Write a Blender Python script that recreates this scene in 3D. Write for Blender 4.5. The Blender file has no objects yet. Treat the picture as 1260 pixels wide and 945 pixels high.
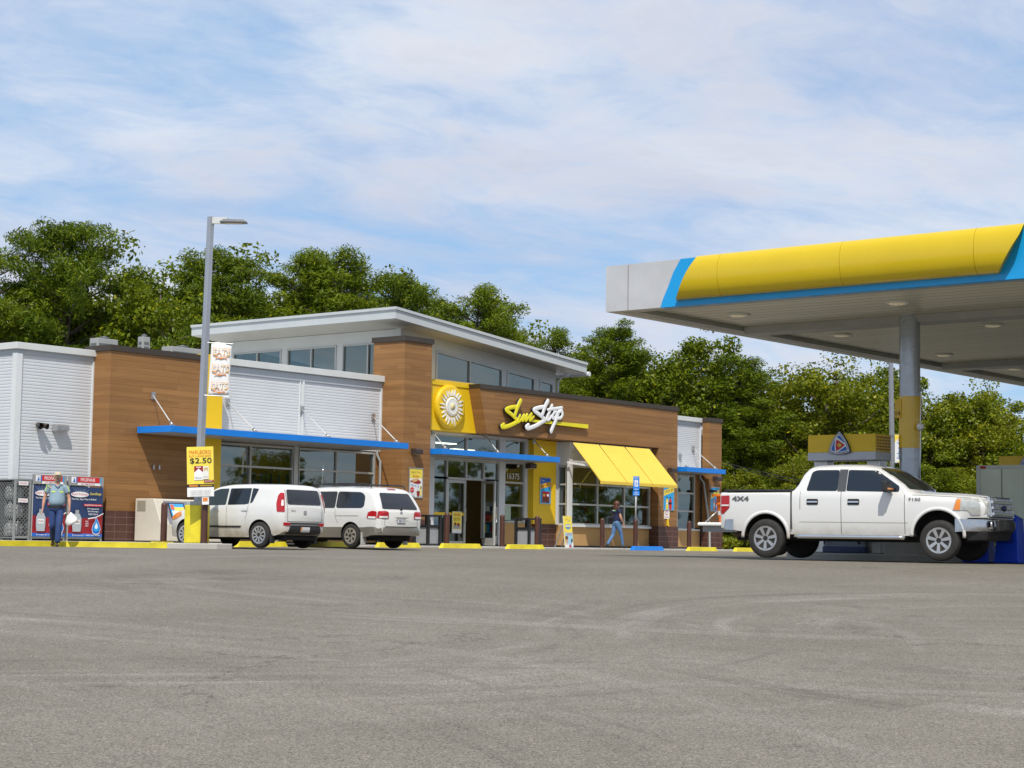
import bpy, bmesh, math, random
import numpy as np
from mathutils import Vector, Matrix, Euler, geometry
from mathutils.bvhtree import BVHTree
random.seed(7); RNG = np.random.default_rng(7)
sc = bpy.context.scene
COL = sc.collection
rad = math.radians

# ------------------------------------------------------------------ camera model (site frame: X along the shop front, Y into the shop)
FPX = 2300.0; CX, CY = 630.0, 472.5
TH = math.atan(195.5/FPX); RHO = 0.0155
CAM = np.array([-30.40, -41.86, 0.26])
AZ = np.array([0.776, 0.631]); AZ /= np.linalg.norm(AZ)
RT = np.array([AZ[1], -AZ[0]])
Fv = np.array([AZ[0]*math.cos(TH), AZ[1]*math.cos(TH), math.sin(TH)])
Rv = np.array([RT[0], RT[1], 0.0]); Uv = np.cross(Rv, Fv)
rv = Rv*math.cos(RHO)+Uv*math.sin(RHO); uv = -Rv*math.sin(RHO)+Uv*math.cos(RHO)
def ray(x, y): return Fv + rv*(x-CX)/FPX - uv*(y-CY)/FPX
def onY(x, y, Y): d = ray(x, y); return CAM + d*((Y-CAM[1])/d[1])
def onX(x, y, X): d = ray(x, y); return CAM + d*((X-CAM[0])/d[0])
def atD(x, y, D): d = ray(x, y); return CAM + d*(D/np.dot(d, Fv))

def sstep(a, b, t):
    t = np.clip((t-a)/(b-a), 0, 1); return t*t*(3-2*t)
def gz(X, Y):
    """height of the paved ground: a level forecourt that falls away towards the camera"""
    s = (X-CAM[0])*AZ[0] + (Y-CAM[1])*AZ[1]
    w = 2.2
    drop = 0.047*w*np.logaddexp(0, (32.0-s)/w)
    return 0.07*sstep(-9, -4, Y)*sstep(1, 8, X) - drop

# ------------------------------------------------------------------ materials
def ramp(c):  # sRGB 0-255 -> linear
    def f(v):
        v /= 255.0
        return v/12.92 if v <= 0.04045 else ((v+0.055)/1.055)**2.4
    return tuple(f(v) for v in c)
class NT:
    def __init__(s, m):
        s.t = m.node_tree; s.n = s.t.nodes; s.l = s.t.links
    def new(s, typ, **kw):
        nd = s.n.new(typ)
        for k, v in kw.items():
            if k == 'i':
                for kk, vv in v.items():
                    sock = nd.inputs[kk]
                    if isinstance(vv, bpy.types.NodeSocket): s.l.new(vv, sock)
                    else: sock.default_value = vv
            else: setattr(nd, k, v)
        return nd
    def math(s, op, a, b=None, c=None, clamp=False):
        nd = s.n.new('ShaderNodeMath'); nd.operation = op; nd.use_clamp = clamp
        for k, v in enumerate((a, b, c)):
            if v is None: continue
            if isinstance(v, bpy.types.NodeSocket): s.l.new(v, nd.inputs[k])
            else: nd.inputs[k].default_value = v
        return nd.outputs[0]
    def mix(s, fac, a, b, mode='MIX'):
        nd = s.n.new('ShaderNodeMix'); nd.data_type = 'RGBA'; nd.blend_type = mode
        for k, v in ((0, fac), (6, a), (7, b)):
            if isinstance(v, bpy.types.NodeSocket): s.l.new(v, nd.inputs[k])
            elif k == 0: nd.inputs[0].default_value = v
            else: nd.inputs[k].default_value = (*v[:3], 1)
        return nd.outputs[2]
    def noise(s, vec, scale, detail=4, rough=.55, out=0):
        nd = s.new('ShaderNodeTexNoise', i={'Scale': scale, 'Detail': detail, 'Roughness': rough})
        if vec is not None: s.l.new(vec, nd.inputs['Vector'])
        return nd.outputs[out]
    def rng(s, v, a, b, c=0., d=1.):
        nd = s.new('ShaderNodeMapRange', i={'From Min': a, 'From Max': b, 'To Min': c, 'To Max': d}); s.l.new(v, nd.inputs[0]); return nd.outputs[0]
def newmat(name):
    m = bpy.data.materials.new(name); m.use_nodes = True
    g = NT(m); b = g.n['Principled BSDF']; return m, g, b
_mc = {}
def M(name, rgb, rough=.55, metal=0., var=.10, vscale=1.5, bump=0., bscale=40., spec=.5, coat=0., emit=0.):
    """plain procedural surface: base colour with slow mottling, optional fine bump"""
    if name in _mc: return _mc[name]
    m, g, b = newmat(name)
    co = g.new('ShaderNodeTexCoord').outputs['Object']
    n1 = g.noise(co, vscale, 5, .6)
    f = g.rng(n1, .3, .7, 1-var, 1+var*.6)
    mul = g.new('ShaderNodeVectorMath', operation='SCALE'); mul.inputs[0].default_value = rgb[:3]; g.l.new(f, mul.inputs['Scale'])
    g.l.new(mul.outputs[0], b.inputs['Base Color'])
    n2 = g.noise(co, vscale*4, 3)
    g.l.new(g.rng(n2, .3, .7, max(rough-.08, .02), rough+.1), b.inputs['Roughness'])
    b.inputs['Metallic'].default_value = metal
    b.inputs['Specular IOR Level'].default_value = spec
    b.inputs['Coat Weight'].default_value = coat
    if coat: b.inputs['Coat Roughness'].default_value = .06
    if emit:
        b.inputs['Emission Color'].default_value = (*rgb[:3], 1); b.inputs['Emission Strength'].default_value = emit
    if bump:
        bp = g.new('ShaderNodeBump', i={'Strength': bump, 'Distance': .01}); g.l.new(g.noise(co, bscale, 4), bp.inputs['Height'])
        g.l.new(bp.outputs[0], b.inputs['Normal'])
    _mc[name] = m; return m

# ------------------------------------------------------------------ mesh builder
class MB:
    def __init__(s): s.v = []; s.f = []; s.m = []; s.mats = []; s.cur = 0; s.sm = []; s.pr = []
    def mat(s, m):
        if m not in s.mats: s.mats.append(m)
        s.cur = s.mats.index(m); return s
    def add(s, vs, fs, smooth=False):
        o = len(s.v); s.v += [tuple(float(c) for c in p) for p in vs]; s.pr.append((o, len(s.v), len(s.f), len(s.f)+len(fs)))
        for f in fs: s.f.append(tuple(i+o for i in f)); s.m.append(s.cur); s.sm.append(smooth)
        return s
    def box(s, x0, x1, y0, y1, z0, z1):
        return s.add([(x0,y0,z0),(x1,y0,z0),(x1,y1,z0),(x0,y1,z0),(x0,y0,z1),(x1,y0,z1),(x1,y1,z1),(x0,y1,z1)],
                     [(0,3,2,1),(4,5,6,7),(0,1,5,4),(1,2,6,5),(2,3,7,6),(3,0,4,7)])
    def hexa(s, p):  # 8 corners: bottom 4 ccw, top 4 ccw
        return s.add(p, [(0,3,2,1),(4,5,6,7),(0,1,5,4),(1,2,6,5),(2,3,7,6),(3,0,4,7)])
    def bar(s, a, b, w, h=None, up=(0,0,1)):
        a, b = Vector(a), Vector(b); h = h or w; d = (b-a).normalized(); u = Vector(up)
        if abs(d.dot(u)) > .98: u = Vector((1,0,0))
        sx = d.cross(u).normalized()*w/2; sz = sx.cross(d).normalized()*h/2
        c = [a-sx-sz, a+sx-sz, b+sx-sz, b-sx-sz, a-sx+sz, a+sx+sz, b+sx+sz, b-sx+sz]
        return s.hexa(c)
    def prism(s, poly, axis, a, b):
        """poly in the other two axes (x: (y,z); y: (x,z); z: (x,y)); any winding"""
        n = len(poly)
        def P(u, w, t): return {'x': (t,u,w), 'y': (u,t,w), 'z': (u,w,t)}[axis]
        ar = sum(poly[i][0]*poly[(i+1)%n][1]-poly[(i+1)%n][0]*poly[i][1] for i in range(n))
        if (ar < 0) != (axis == 'y'): poly = poly[::-1]
        if a > b: a, b = b, a
        vs = [P(u,w,a) for u,w in poly]+[P(u,w,b) for u,w in poly]
        fs = [tuple(range(n))[::-1], tuple(range(n,2*n))]+[(i,(i+1)%n,n+(i+1)%n,n+i) for i in range(n)]
        return s.add(vs, fs)
    def ring(s, rings, cap=True, smooth=True, close=True):
        n = len(rings[0]); vs = [p for r in rings for p in r]; fs = []
        for k in range(len(rings)-1):
            for i in range(n if close else n-1):
                j = (i+1) % n; fs.append((k*n+i, k*n+j, (k+1)*n+j, (k+1)*n+i))
        s.add(vs, fs, smooth)
        if cap:
            o = len(s.v)-len(vs)
            s.f.append(tuple(o+i for i in range(n))[::-1]); s.m.append(s.cur); s.sm.append(False)
            o2 = len(s.v)-n
            s.f.append(tuple(o2+i for i in range(n))); s.m.append(s.cur); s.sm.append(False)
        return s
    def cyl(s, a, b, r0, r1=None, n=16, cap=True):
        return s.tube([a, b], [r0, r0 if r1 is None else r1], n, cap)
    def tube(s, path, r, n=8, cap=True, flat=1., nrm=None):
        path = [Vector(p) for p in path]; rings = []
        if not hasattr(r, '__len__'): r = [r]*len(path)
        prev = None
        for k, p in enumerate(path):
            d = (path[min(k+1, len(path)-1)]-path[max(k-1, 0)]).normalized()
            if nrm is not None: u = Vector(nrm)
            else:
                u = prev if prev is not None else (Vector((0,0,1)) if abs(d.z) < .9 else Vector((1,0,0)))
            x = d.cross(u)
            if x.length < 1e-5: x = d.cross(Vector((0.3,1,0.2)))
            x.normalize(); y = x.cross(d).normalized()
            if nrm is None: prev = y
            rings.append([p+(x*math.cos(t)+y*math.sin(t)*flat)*r[k] for t in [2*math.pi*i/n for i in range(n)]])
        return s.ring(rings, cap)
    def lathe(s, prof, n=24, c=(0,0,0), axis='z', cap=True):
        rings = []
        for r, h in prof:
            rg = []
            for i in range(n):
                t = 2*math.pi*i/n; a, b = r*math.cos(t), r*math.sin(t)
                rg.append({'z': (c[0]+a, c[1]+b, c[2]+h), 'y': (c[0]+b, c[1]+h, c[2]+a), 'x': (c[0]+h, c[1]+a, c[2]+b)}[axis])
            rings.append(rg)
        return s.ring(rings, cap)
    def sphere(s, c, r, n=12, m=8, sq=(1,1,1)):
        rings = []
        for k in range(m+1):
            t = math.pi*(k+.02)/(m+.04)
            rings.append([(c[0]+sq[0]*r*math.sin(t)*math.cos(2*math.pi*i/n), c[1]+sq[1]*r*math.sin(t)*math.sin(2*math.pi*i/n), c[2]-sq[2]*r*math.cos(t)) for i in range(n)])
        return s.ring(rings)
    def xf(s, mat):
        s.v = [tuple(mat @ Vector(p)) for p in s.v]; return s
    def build(s, name, mat=None, parent=None, bevel=0., seg=2, auto=None):
        me = bpy.data.meshes.new(name); me.from_pydata(s.v, [], s.f)
        ms = s.mats if s.mats else [mat]
        for m in ms: me.materials.append(m)
        me.polygons.foreach_set('material_index', s.m)
        me.polygons.foreach_set('use_smooth', s.sm)
        me.update()
        o = bpy.data.objects.new(name, me); COL.objects.link(o)
        if auto is not None:
            me.polygons.foreach_set('use_smooth', [True]*len(me.polygons)); me.set_sharp_from_angle(angle=rad(auto))
        if bevel:
            b = o.modifiers.new('b', 'BEVEL'); b.width = bevel; b.segments = seg; b.limit_method = 'ANGLE'; b.angle_limit = rad(40)
        if parent is not None: par(o, parent)
        return o
def split_build(mb, name, parent, bevel=0., tol=.03):
    """pieces that do not touch become parts of their own"""
    pr = mb.pr; n = len(pr); bb = []
    V = np.array(mb.v)
    for a, b, c, d in pr: bb.append((V[a:b].min(0)-tol, V[a:b].max(0)+tol))
    p = list(range(n))
    def find(i):
        while p[i] != i: i = p[i]
        return i
    for i in range(n):
        for j in range(i):
            if (bb[i][0] <= bb[j][1]).all() and (bb[j][0] <= bb[i][1]).all(): p[find(i)] = find(j)
    groups = {}
    for i in range(n): groups.setdefault(find(i), []).append(i)
    out = []
    for g_ in groups.values():
        m = MB(); m.mats = list(mb.mats)
        for i in g_:
            a, b, c, d = pr[i]; o = len(m.v); m.v += mb.v[a:b]
            for k in range(c, d): m.f.append(tuple(q-a+o for q in mb.f[k])); m.m.append(mb.m[k]); m.sm.append(mb.sm[k])
        used = sorted(set(m.m)); m.mats = [mb.mats[k] for k in used]; m.m = [used.index(k) for k in m.m]
        out.append(m.build(name, None, parent, bevel))
    return out[0]
def lm(o): return Matrix.LocRotScale(o.location, o.rotation_euler, o.scale)
def wm(o):
    m = lm(o)
    return wm(o.parent) @ o.matrix_parent_inverse @ m if o.parent else m
def par(o, p):
    o.parent = p; o.matrix_parent_inverse = wm(p).inverted()
def tag(o, label=None, cat=None, group=None, kind=None):
    if label: o['label'] = label
    if cat: o['category'] = cat
    if group: o['group'] = group
    if kind: o['kind'] = kind
    return o
def thing(name, label, cat, loc=(0,0,0), rz=0., group=None):
    o = bpy.data.objects.new(name, None); COL.objects.link(o); o.location = loc; o.rotation_euler = (0,0,rz)
    o.empty_display_size = .2
    return tag(o, label, cat, group)
def children(o): return [c for c in bpy.data.objects if c.parent == o]
def dup(o, parent=None, kids=None):
    if kids is None:
        kids = {}
        for c in bpy.data.objects:
            if c.parent: kids.setdefault(c.parent.name, []).append(c)
    c = o.copy(); COL.objects.link(c)
    if parent is not None: c.parent = parent
    for ch in kids.get(o.name, []): dup(ch, c, kids)
    return c
def place(o, loc, rz=0., label=None, sc_=None):
    o.location = loc; o.rotation_euler = (0,0,rz)
    if label: o['label'] = label
    if sc_ is not None: o.scale = sc_ if hasattr(sc_, '__len__') else (sc_,)*3
    return o

# ------------------------------------------------------------------ text and flat art
_tc = {}
def textgeo(txt, bold=0., shear=0.):
    key = (txt, bold, shear)
    if key not in _tc:
        cu = bpy.data.curves.new('t', 'FONT'); cu.body = txt; cu.size = 1.; cu.offset = bold; cu.shear = shear; cu.resolution_u = 3
        o = bpy.data.objects.new('t', cu); COL.objects.link(o)
        dg = bpy.context.evaluated_depsgraph_get(); me = o.evaluated_get(dg).to_mesh()
        v = np.array([p.co[:] for p in me.vertices]) if len(me.vertices) else np.zeros((0,3)); f = [tuple(p.vertices) for p in me.polygons]
        o.evaluated_get(dg).to_mesh_clear(); bpy.data.objects.remove(o); bpy.data.curves.remove(cu)
        if len(v): v[:,0] -= v[:,0].min(); v[:,1] -= v[:,1].min()
        _tc[key] = (v, f)
    return _tc[key]
class Art:
    """flat artwork in (u right, w up) metres; each layer lies 2 mm in front of the last"""
    def __init__(s): s.mb = MB(); s.k = 0
    def poly(s, pts, m, lift=None):
        s.k += 1; d = s.k*.0015 if lift is None else lift
        ar = sum(pts[i][0]*pts[(i+1)%len(pts)][1]-pts[(i+1)%len(pts)][0]*pts[i][1] for i in range(len(pts)))
        if ar < 0: pts = pts[::-1]
        s.mb.mat(m).add([(u, -d, w) for u, w in pts], [tuple(range(len(pts)))]); return s
    def rect(s, u0, u1, w0, w1, m): return s.poly([(u0,w0),(u1,w0),(u1,w1),(u0,w1)], m)
    def ell(s, u, w, a, b, m, n=20, rot=0.):
        c, d = math.cos(rot), math.sin(rot)
        return s.poly([(u+a*math.cos(t)*c-b*math.sin(t)*d, w+a*math.cos(t)*d+b*math.sin(t)*c) for t in [2*math.pi*i/n for i in range(n)]], m)
    def text(s, txt, u, w, m, width=None, height=None, bold=.02, center=True, rot=0., shear=0.):
        v, f = textgeo(txt, bold, shear)
        if not len(v): return s
        W, H = v[:,0].max(), v[:,1].max()
        ku = kw = None
        if width: ku = width/W
        if height: kw = height/H
        ku = ku or kw; kw = kw or ku
        s.k += 1; d = s.k*.0015
        uu = v[:,0]*ku - (W*ku/2 if center else 0); ww = v[:,1]*kw - (H*kw/2 if center else 0)
        c, e = math.cos(rot), math.sin(rot)
        s.mb.mat(m).add([(u+a*c-b*e, -d, w+a*e+b*c) for a, b in zip(uu, ww)], f); return s
    def build(s, name, loc, rz, parent, extra=0.):
        """faces -Y when rz=0"""
        s.mb.xf(Matrix.Translation(loc) @ Matrix.Rotation(rz, 4, 'Z'))
        return s.mb.build(name, None, parent)
# ------------------------------------------------------------------ shared materials
def wallcoord(g):
    co = g.new('ShaderNodeTexCoord').outputs['Object']
    sp = g.new('ShaderNodeSeparateXYZ'); g.l.new(co, sp.inputs[0])
    u = g.math('ADD', sp.outputs[0], sp.outputs[1])
    return co, u, sp.outputs[2]
def wood_cladding():
    m, g, b = newmat('wood_cladding')
    co, u, z = wallcoord(g)
    H, L = .172, 2.44
    row = g.math('FLOOR', g.math('DIVIDE', z, H))
    wn = g.new('ShaderNodeTexWhiteNoise', noise_dimensions='1D'); g.l.new(row, wn.inputs['W'])
    us = g.math('ADD', g.math('DIVIDE', u, L), wn.outputs['Value'])
    colm = g.math('FLOOR', us)
    cv = g.new('ShaderNodeCombineXYZ'); g.l.new(row, cv.inputs[0]); g.l.new(colm, cv.inputs[1])
    w2 = g.new('ShaderNodeTexWhiteNoise', noise_dimensions='2D'); g.l.new(cv.outputs[0], w2.inputs['Vector'])
    # long grain
    gv = g.new('ShaderNodeCombineXYZ'); g.l.new(g.math('MULTIPLY', u, .55), gv.inputs[0]); g.l.new(g.math('MULTIPLY', z, 22.), gv.inputs[1]); g.l.new(w2.outputs[0], gv.inputs[2])
    gr = g.noise(gv.outputs[0], 1.6, 5, .62)
    gv2 = g.new('ShaderNodeCombineXYZ'); g.l.new(g.math('MULTIPLY', u, .25), gv2.inputs[0]); g.l.new(g.math('MULTIPLY', z, 5.5), gv2.inputs[1]); g.l.new(w2.outputs[0], gv2.inputs[2])
    gr2 = g.noise(gv2.outputs[0], 1.5, 3, .5)
    t = g.math('ADD', g.math('MULTIPLY', gr, .5), g.math('ADD', g.math('MULTIPLY', gr2, .55), g.math('MULTIPLY', w2.outputs[0], .20)))
    t = g.rng(t, .30, .95)
    c = g.mix(t, (.185,.085,.027), (.37,.188,.066))
    fz = g.math('FRACT', g.math('DIVIDE', z, H)); gap = g.math('LESS_THAN', fz, .05)
    fu = g.math('FRACT', us); gap2 = g.math('LESS_THAN', fu, .004)
    c = g.mix(g.math('MULTIPLY', g.math('MAXIMUM', gap, gap2), .5), c, (.07,.03,.01))
    g.l.new(c, b.inputs['Base Color']); b.inputs['Roughness'].default_value = .5
    b.inputs['Specular IOR Level'].default_value = .35
    bp = g.new('ShaderNodeBump', i={'Strength': .35, 'Distance': .01}); g.l.new(g.math('SUBTRACT', g.math('MULTIPLY', gr, .3), gap), bp.inputs['Height']); g.l.new(bp.outputs[0], b.inputs['Normal'])
    return m
def brick_tile():
    m, g, b = newmat('brick_tile')
    co, u, z = wallcoord(g)
    cv = g.new('ShaderNodeCombineXYZ'); g.l.new(u, cv.inputs[0]); g.l.new(z, cv.inputs[1])
    br = g.new('ShaderNodeTexBrick', offset=0., i={'Scale': 1., 'Mortar Size': .008, 'Brick Width': .41, 'Row Height': .2, 'Color1': (.075,.028,.02,1), 'Color2': (.055,.021,.016,1), 'Mortar': (.19,.12,.09,1)})
    g.l.new(cv.outputs[0], br.inputs['Vector'])
    n = g.noise(co, 6, 5); c = g.mix(g.rng(n, .3, .7, .0, .5), br.outputs['Color'], (.11,.05,.035))
    g.l.new(c, b.inputs['Base Color']); b.inputs['Roughness'].default_value = .6
    bp = g.new('ShaderNodeBump', i={'Strength': .4, 'Distance': .01}, invert=True); g.l.new(br.outputs['Fac'], bp.inputs['Height']); g.l.new(bp.outputs[0], b.inputs['Normal'])
    return m
def asphalt():
    m, g, b = newmat('asphalt')
    co = g.new('ShaderNodeTexCoord').outputs['Object']
    sp = g.new('ShaderNodeSeparateXYZ'); g.l.new(co, sp.inputs[0])
    fine = g.noise(co, 55, 3, .7); mid = g.noise(co, 7, 5, .65); big = g.noise(co, .35, 5, .6)
    warp = g.noise(co, .12, 3, .5, out=1)
    base = g.mix(g.rng(big, .3, .7), (.172,.153,.119), (.230,.206,.166))
    base = g.mix(g.rng(mid, .35, .7, 0, .35), base, (.13,.117,.096))
    # sweeping tyre marks: brush-like rings about several turning centres, broken up by slow noise
    wv = g.new('ShaderNodeVectorMath', operation='SCALE'); g.l.new(warp, wv.inputs[0]); wv.inputs['Scale'].default_value = 1.6
    cw = g.new('ShaderNodeVectorMath', operation='ADD'); g.l.new(co, cw.inputs[0]); g.l.new(wv.outputs[0], cw.inputs[1])
    lit = dark = None
    for k, (dx, dd, r0, r1) in enumerate(((-3.2, 20., 2.2, 8.5), (4.5, 31., 7., 15.), (7., 20., 3., 9.5), (-9., 10., 6., 13.), (1., 3., 9., 19.))):
        c = CAM[:2] + AZ*dd + RT*dx
        df = g.new('ShaderNodeVectorMath', operation='SUBTRACT'); g.l.new(cw.outputs[0], df.inputs[0]); df.inputs[1].default_value = (c[0], c[1], 0)
        q = g.new('ShaderNodeSeparateXYZ'); g.l.new(df.outputs[0], q.inputs[0])
        r = g.math('SQRT', g.math('ADD', g.math('MULTIPLY', q.outputs[0], q.outputs[0]), g.math('MULTIPLY', q.outputs[1], q.outputs[1])))
        an = g.math('ARCTAN2', q.outputs[1], q.outputs[0])
        cv = g.new('ShaderNodeCombineXYZ'); g.l.new(g.math('MULTIPLY', r, 2.6), cv.inputs[0]); g.l.new(g.math('MULTIPLY', an, .9), cv.inputs[1]); cv.inputs[2].default_value = k*7.3
        n = g.noise(cv.outputs[0], 1.0, 5, .62)
        m_ = g.math('MULTIPLY', g.rng(r, r0, r0+1.2), g.rng(r, r1, r1-2.))
        cp = g.new('ShaderNodeCombineXYZ'); g.l.new(g.math('MULTIPLY', r, .35), cp.inputs[0]); g.l.new(g.math('MULTIPLY', an, 1.4), cp.inputs[1]); cp.inputs[2].default_value = k*3.1
        m_ = g.math('MULTIPLY', m_, g.rng(g.noise(cp.outputs[0], 1., 3), .42, .6))
        l_ = g.math('MULTIPLY', m_, g.rng(n, .53, .66)); d_ = g.math('MULTIPLY', m_, g.rng(n, .44, .32))
        lit = l_ if lit is None else g.math('MAXIMUM', lit, l_); dark = d_ if dark is None else g.math('MAXIMUM', dark, d_)
    base = g.mix(g.math('MULTIPLY', lit, .40), base, (.33,.312,.275))
    base = g.mix(g.math('MULTIPLY', dark, .5), base, (.085,.079,.068))
    # hairline cracks and sealed joints
    vc = g.new('ShaderNodeTexVoronoi', feature='DISTANCE_TO_EDGE', i={'Scale': .16}); 
    wc = g.new('ShaderNodeVectorMath', operation='SCALE'); g.l.new(g.noise(co, .9, 5, .65, out=1), wc.inputs[0]); wc.inputs['Scale'].default_value = 1.7
    wc2 = g.new('ShaderNodeVectorMath', operation='ADD'); g.l.new(co, wc2.inputs[0]); g.l.new(wc.outputs[0], wc2.inputs[1]); g.l.new(wc2.outputs[0], vc.inputs['Vector'])
    crack = g.math('MULTIPLY', g.math('LESS_THAN', vc.outputs['Distance'], .0026), g.rng(g.noise(co, .22, 3), .5, .58))
    base = g.mix(g.math('MULTIPLY', crack, .55), base, (.055,.05,.044))
    spots = g.rng(g.noise(co, 1.15, 3, .5), .70, .76)
    base = g.mix(g.math('MULTIPLY', spots, .35), base, (.07,.065,.058))
    # worn long streaks along the traffic direction
    mp = g.new('ShaderNodeMapping', i={'Scale': (.9, .07, 1.), 'Rotation': (0, 0, rad(62))}); g.l.new(co, mp.inputs[0])
    st = g.noise(mp.outputs[0], 1., 5, .6)
    base = g.mix(g.rng(st, .52, .75, 0, .3), base, (.12,.108,.09))
    # oil stain
    oc = atD(255, 737, 26.)
    ds = g.new('ShaderNodeVectorMath', operation='DISTANCE'); g.l.new(cw.outputs[0], ds.inputs[0]); ds.inputs[1].default_value = (oc[0]+1, oc[1]+1, 0)
    stain = g.math('MULTIPLY', g.rng(ds.outputs['Value'], 2.4, .2), g.rng(g.noise(co, 1.6, 5, .7), .47, .62))
    base = g.mix(g.math('MULTIPLY', stain, .55), base, (.06,.055,.05))
    sv = g.new('ShaderNodeTexVoronoi', feature='F1', i={'Scale': 105.}); g.l.new(co, sv.inputs['Vector'])
    sp2 = g.new('ShaderNodeSeparateColor'); g.l.new(sv.outputs['Color'], sp2.inputs[0])
    agg = g.rng(sp2.outputs[0], 0, 1, .5, 1.5)
    ag2 = g.math('MULTIPLY', agg, g.rng(fine, .3, .7, .72, 1.28))
    sc_ = g.new('ShaderNodeVectorMath', operation='SCALE'); g.l.new(base, sc_.inputs[0]); g.l.new(ag2, sc_.inputs['Scale'])
    g.l.new(sc_.outputs[0], b.inputs['Base Color']); b.inputs['Roughness'].default_value = .85
    b.inputs['Specular IOR Level'].default_value = .25
    bp = g.new('ShaderNodeBump', i={'Strength': .5, 'Distance': .008}); g.l.new(g.math('ADD', fine, sp2.outputs[0]), bp.inputs['Height']); g.l.new(bp.outputs[0], b.inputs['Normal'])
    return m
def glass(name, tint=(.30,.34,.31), refl=.16):
    m, g, b = newmat(name); g.n.remove(b)
    tr = g.new('ShaderNodeBsdfTransparent'); tr.inputs[0].default_value = (*tint, 1)
    gl = g.new('ShaderNodeBsdfGlossy', i={'Roughness': .012, 'Color': (.82,.96,.93,1)})
    co = g.new('ShaderNodeTexCoord').outputs['Object']
    bp = g.new('ShaderNodeBump', i={'Strength': .015, 'Distance': .05}); g.l.new(g.noise(co, .9, 2), bp.inputs['Height']); g.l.new(bp.outputs[0], gl.inputs['Normal'])
    fr = g.new('ShaderNodeFresnel', i={'IOR': 1.5}); g.l.new(bp.outputs[0], fr.inputs['Normal'])
    fac = g.math('ADD', g.math('MULTIPLY', fr.outputs[0], .85), refl, clamp=True)
    mx = g.new('ShaderNodeMixShader'); g.l.new(fac, mx.inputs[0]); g.l.new(tr.outputs[0], mx.inputs[1]); g.l.new(gl.outputs[0], mx.inputs[2])
    g.l.new(mx.outputs[0], g.n['Material Output'].inputs[0]); return m
def leafmat(name, dark, light, transl=.35):
    m, g, b = newmat(name); g.n.remove(b)
    geo = g.new('ShaderNodeNewGeometry'); oi = g.new('ShaderNodeObjectInfo')
    co = g.new('ShaderNodeTexCoord').outputs['Object']
    cl = g.noise(co, .45, 3)
    t = g.math('ADD', g.math('MULTIPLY', geo.outputs['Random Per Island'], .55), g.math('ADD', g.math('MULTIPLY', cl, .5), g.math('MULTIPLY', oi.outputs['Random'], .3)))
    c = g.mix(g.rng(t, .25, 1.1), dark, light)
    c = g.mix(g.math('MULTIPLY', g.math('GREATER_THAN', geo.outputs['Random Per Island'], .965), .6), c, (light[0]*1.8, light[1]*1.35, light[2]))
    d = g.new('ShaderNodeBsdfDiffuse'); g.l.new(c, d.inputs[0])
    tl = g.new('ShaderNodeBsdfTranslucent'); g.l.new(c, tl.inputs[0])
    gl = g.new('ShaderNodeBsdfGlossy', i={'Roughness': .45, 'Color': (.9,.95,.8,1)})
    mx = g.new('ShaderNodeMixShader', i={0: transl}); g.l.new(d.outputs[0], mx.inputs[1]); g.l.new(tl.outputs[0], mx.inputs[2])
    m2 = g.new('ShaderNodeMixShader', i={0: .018}); g.l.new(mx.outputs[0], m2.inputs[1]); g.l.new(gl.outputs[0], m2.inputs[2])
    g.l.new(m2.outputs[0], g.n['Material Output'].inputs[0]); return m

WOOD = wood_cladding(); BRICK = brick_tile(); ASPH = asphalt()
GLASS = glass('store_glass'); GLASSH = glass('clerestory_glass', (.2,.24,.22), .17)
METAL = M('siding_metal', (.60,.62,.64), .42, 0., .05, .8)
METALT = M('trim_metal', (.66,.675,.68), .4, 0., .05, .8)
FRAME = M('window_frame_aluminium', (.50,.50,.47), .38, .35, .05)
CAPB = M('bronze_cap', (.058,.045,.034), .5, .2, .12)
YEL = M('yellow_panel_paint', (.80,.52,.010), .42, 0., .05, .6)
YELB = M('yellow_gloss_paint', (.66,.465,.004), .22, 0., .05, .5, coat=.3)
YELK = M('safety_yellow_paint', (.72,.60,.025), .6, 0., .22, 2.5, bump=.2)
BLUE = M('canopy_blue_paint', (.006,.205,.70), .38, 0., .06)
BLUEL = M('fascia_blue_paint', (.006,.33,.74), .35, 0., .05)
WHITE = M('white_plastic', (.80,.80,.78), .45, 0., .04)
OFFW = M('roof_trim_paint', (.62,.63,.61), .45, 0., .05)
SOFF = M('soffit_paint', (.55,.54,.50), .5, 0., .05)
STUC = M('tan_stucco', (.46,.275,.105), .8, 0., .10, 1.2, bump=.3, bscale=60)
CONC = M('sidewalk_concrete', (.46,.44,.40), .85, 0., .14, .8, bump=.3, bscale=50)
GREY = M('grey_paint', (.33,.34,.36), .45, .2, .08)
LGREY = M('light_grey_fascia', (.53,.53,.54), .35, 0., .09)
BLACK = M('black_plastic', (.015,.015,.016), .45, 0., .2)
DARK = M('dark_interior', (.03,.028,.024), .8, 0., .2)
BRN = M('bollard_brown', (.072,.026,.016), .42, 0., .15, 3.)
STEEL = M('brushed_steel', (.55,.55,.54), .35, .85, .1)
RUB = M('tyre_rubber', (.026,.023,.020), .75, 0., .35, 6., bump=.2)
CHROME = M('chrome', (.75,.75,.76), .12, 1., .05)
ALLOY = M('alloy_rim', (.50,.50,.495), .28, .7, .15)
RED = M('red_print', (.60,.02,.02), .5); CRIM = M('crimson_print', (.30,.012,.02), .5)
INKB = M('black_print', (.012,.012,.012), .5); INKBL = M('navy_print', (.022,.045,.125), .45); SKYB = M('cyan_print', (.02,.36,.75), .45)
YPR = M('yellow_print', (.86,.68,.08), .5); WPR = M('white_print', (.80,.80,.79), .5); OPR = M('orange_print', (.70,.22,.03), .5)
BPR = M('brown_print', (.16,.06,.02), .5); GPR = M('grey_print', (.35,.35,.35), .5); SKIN_PR = M('peach_print', (.62,.34,.22), .5)
MBL = M('mid_blue_print', (.012,.13,.52), .45)
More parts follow.
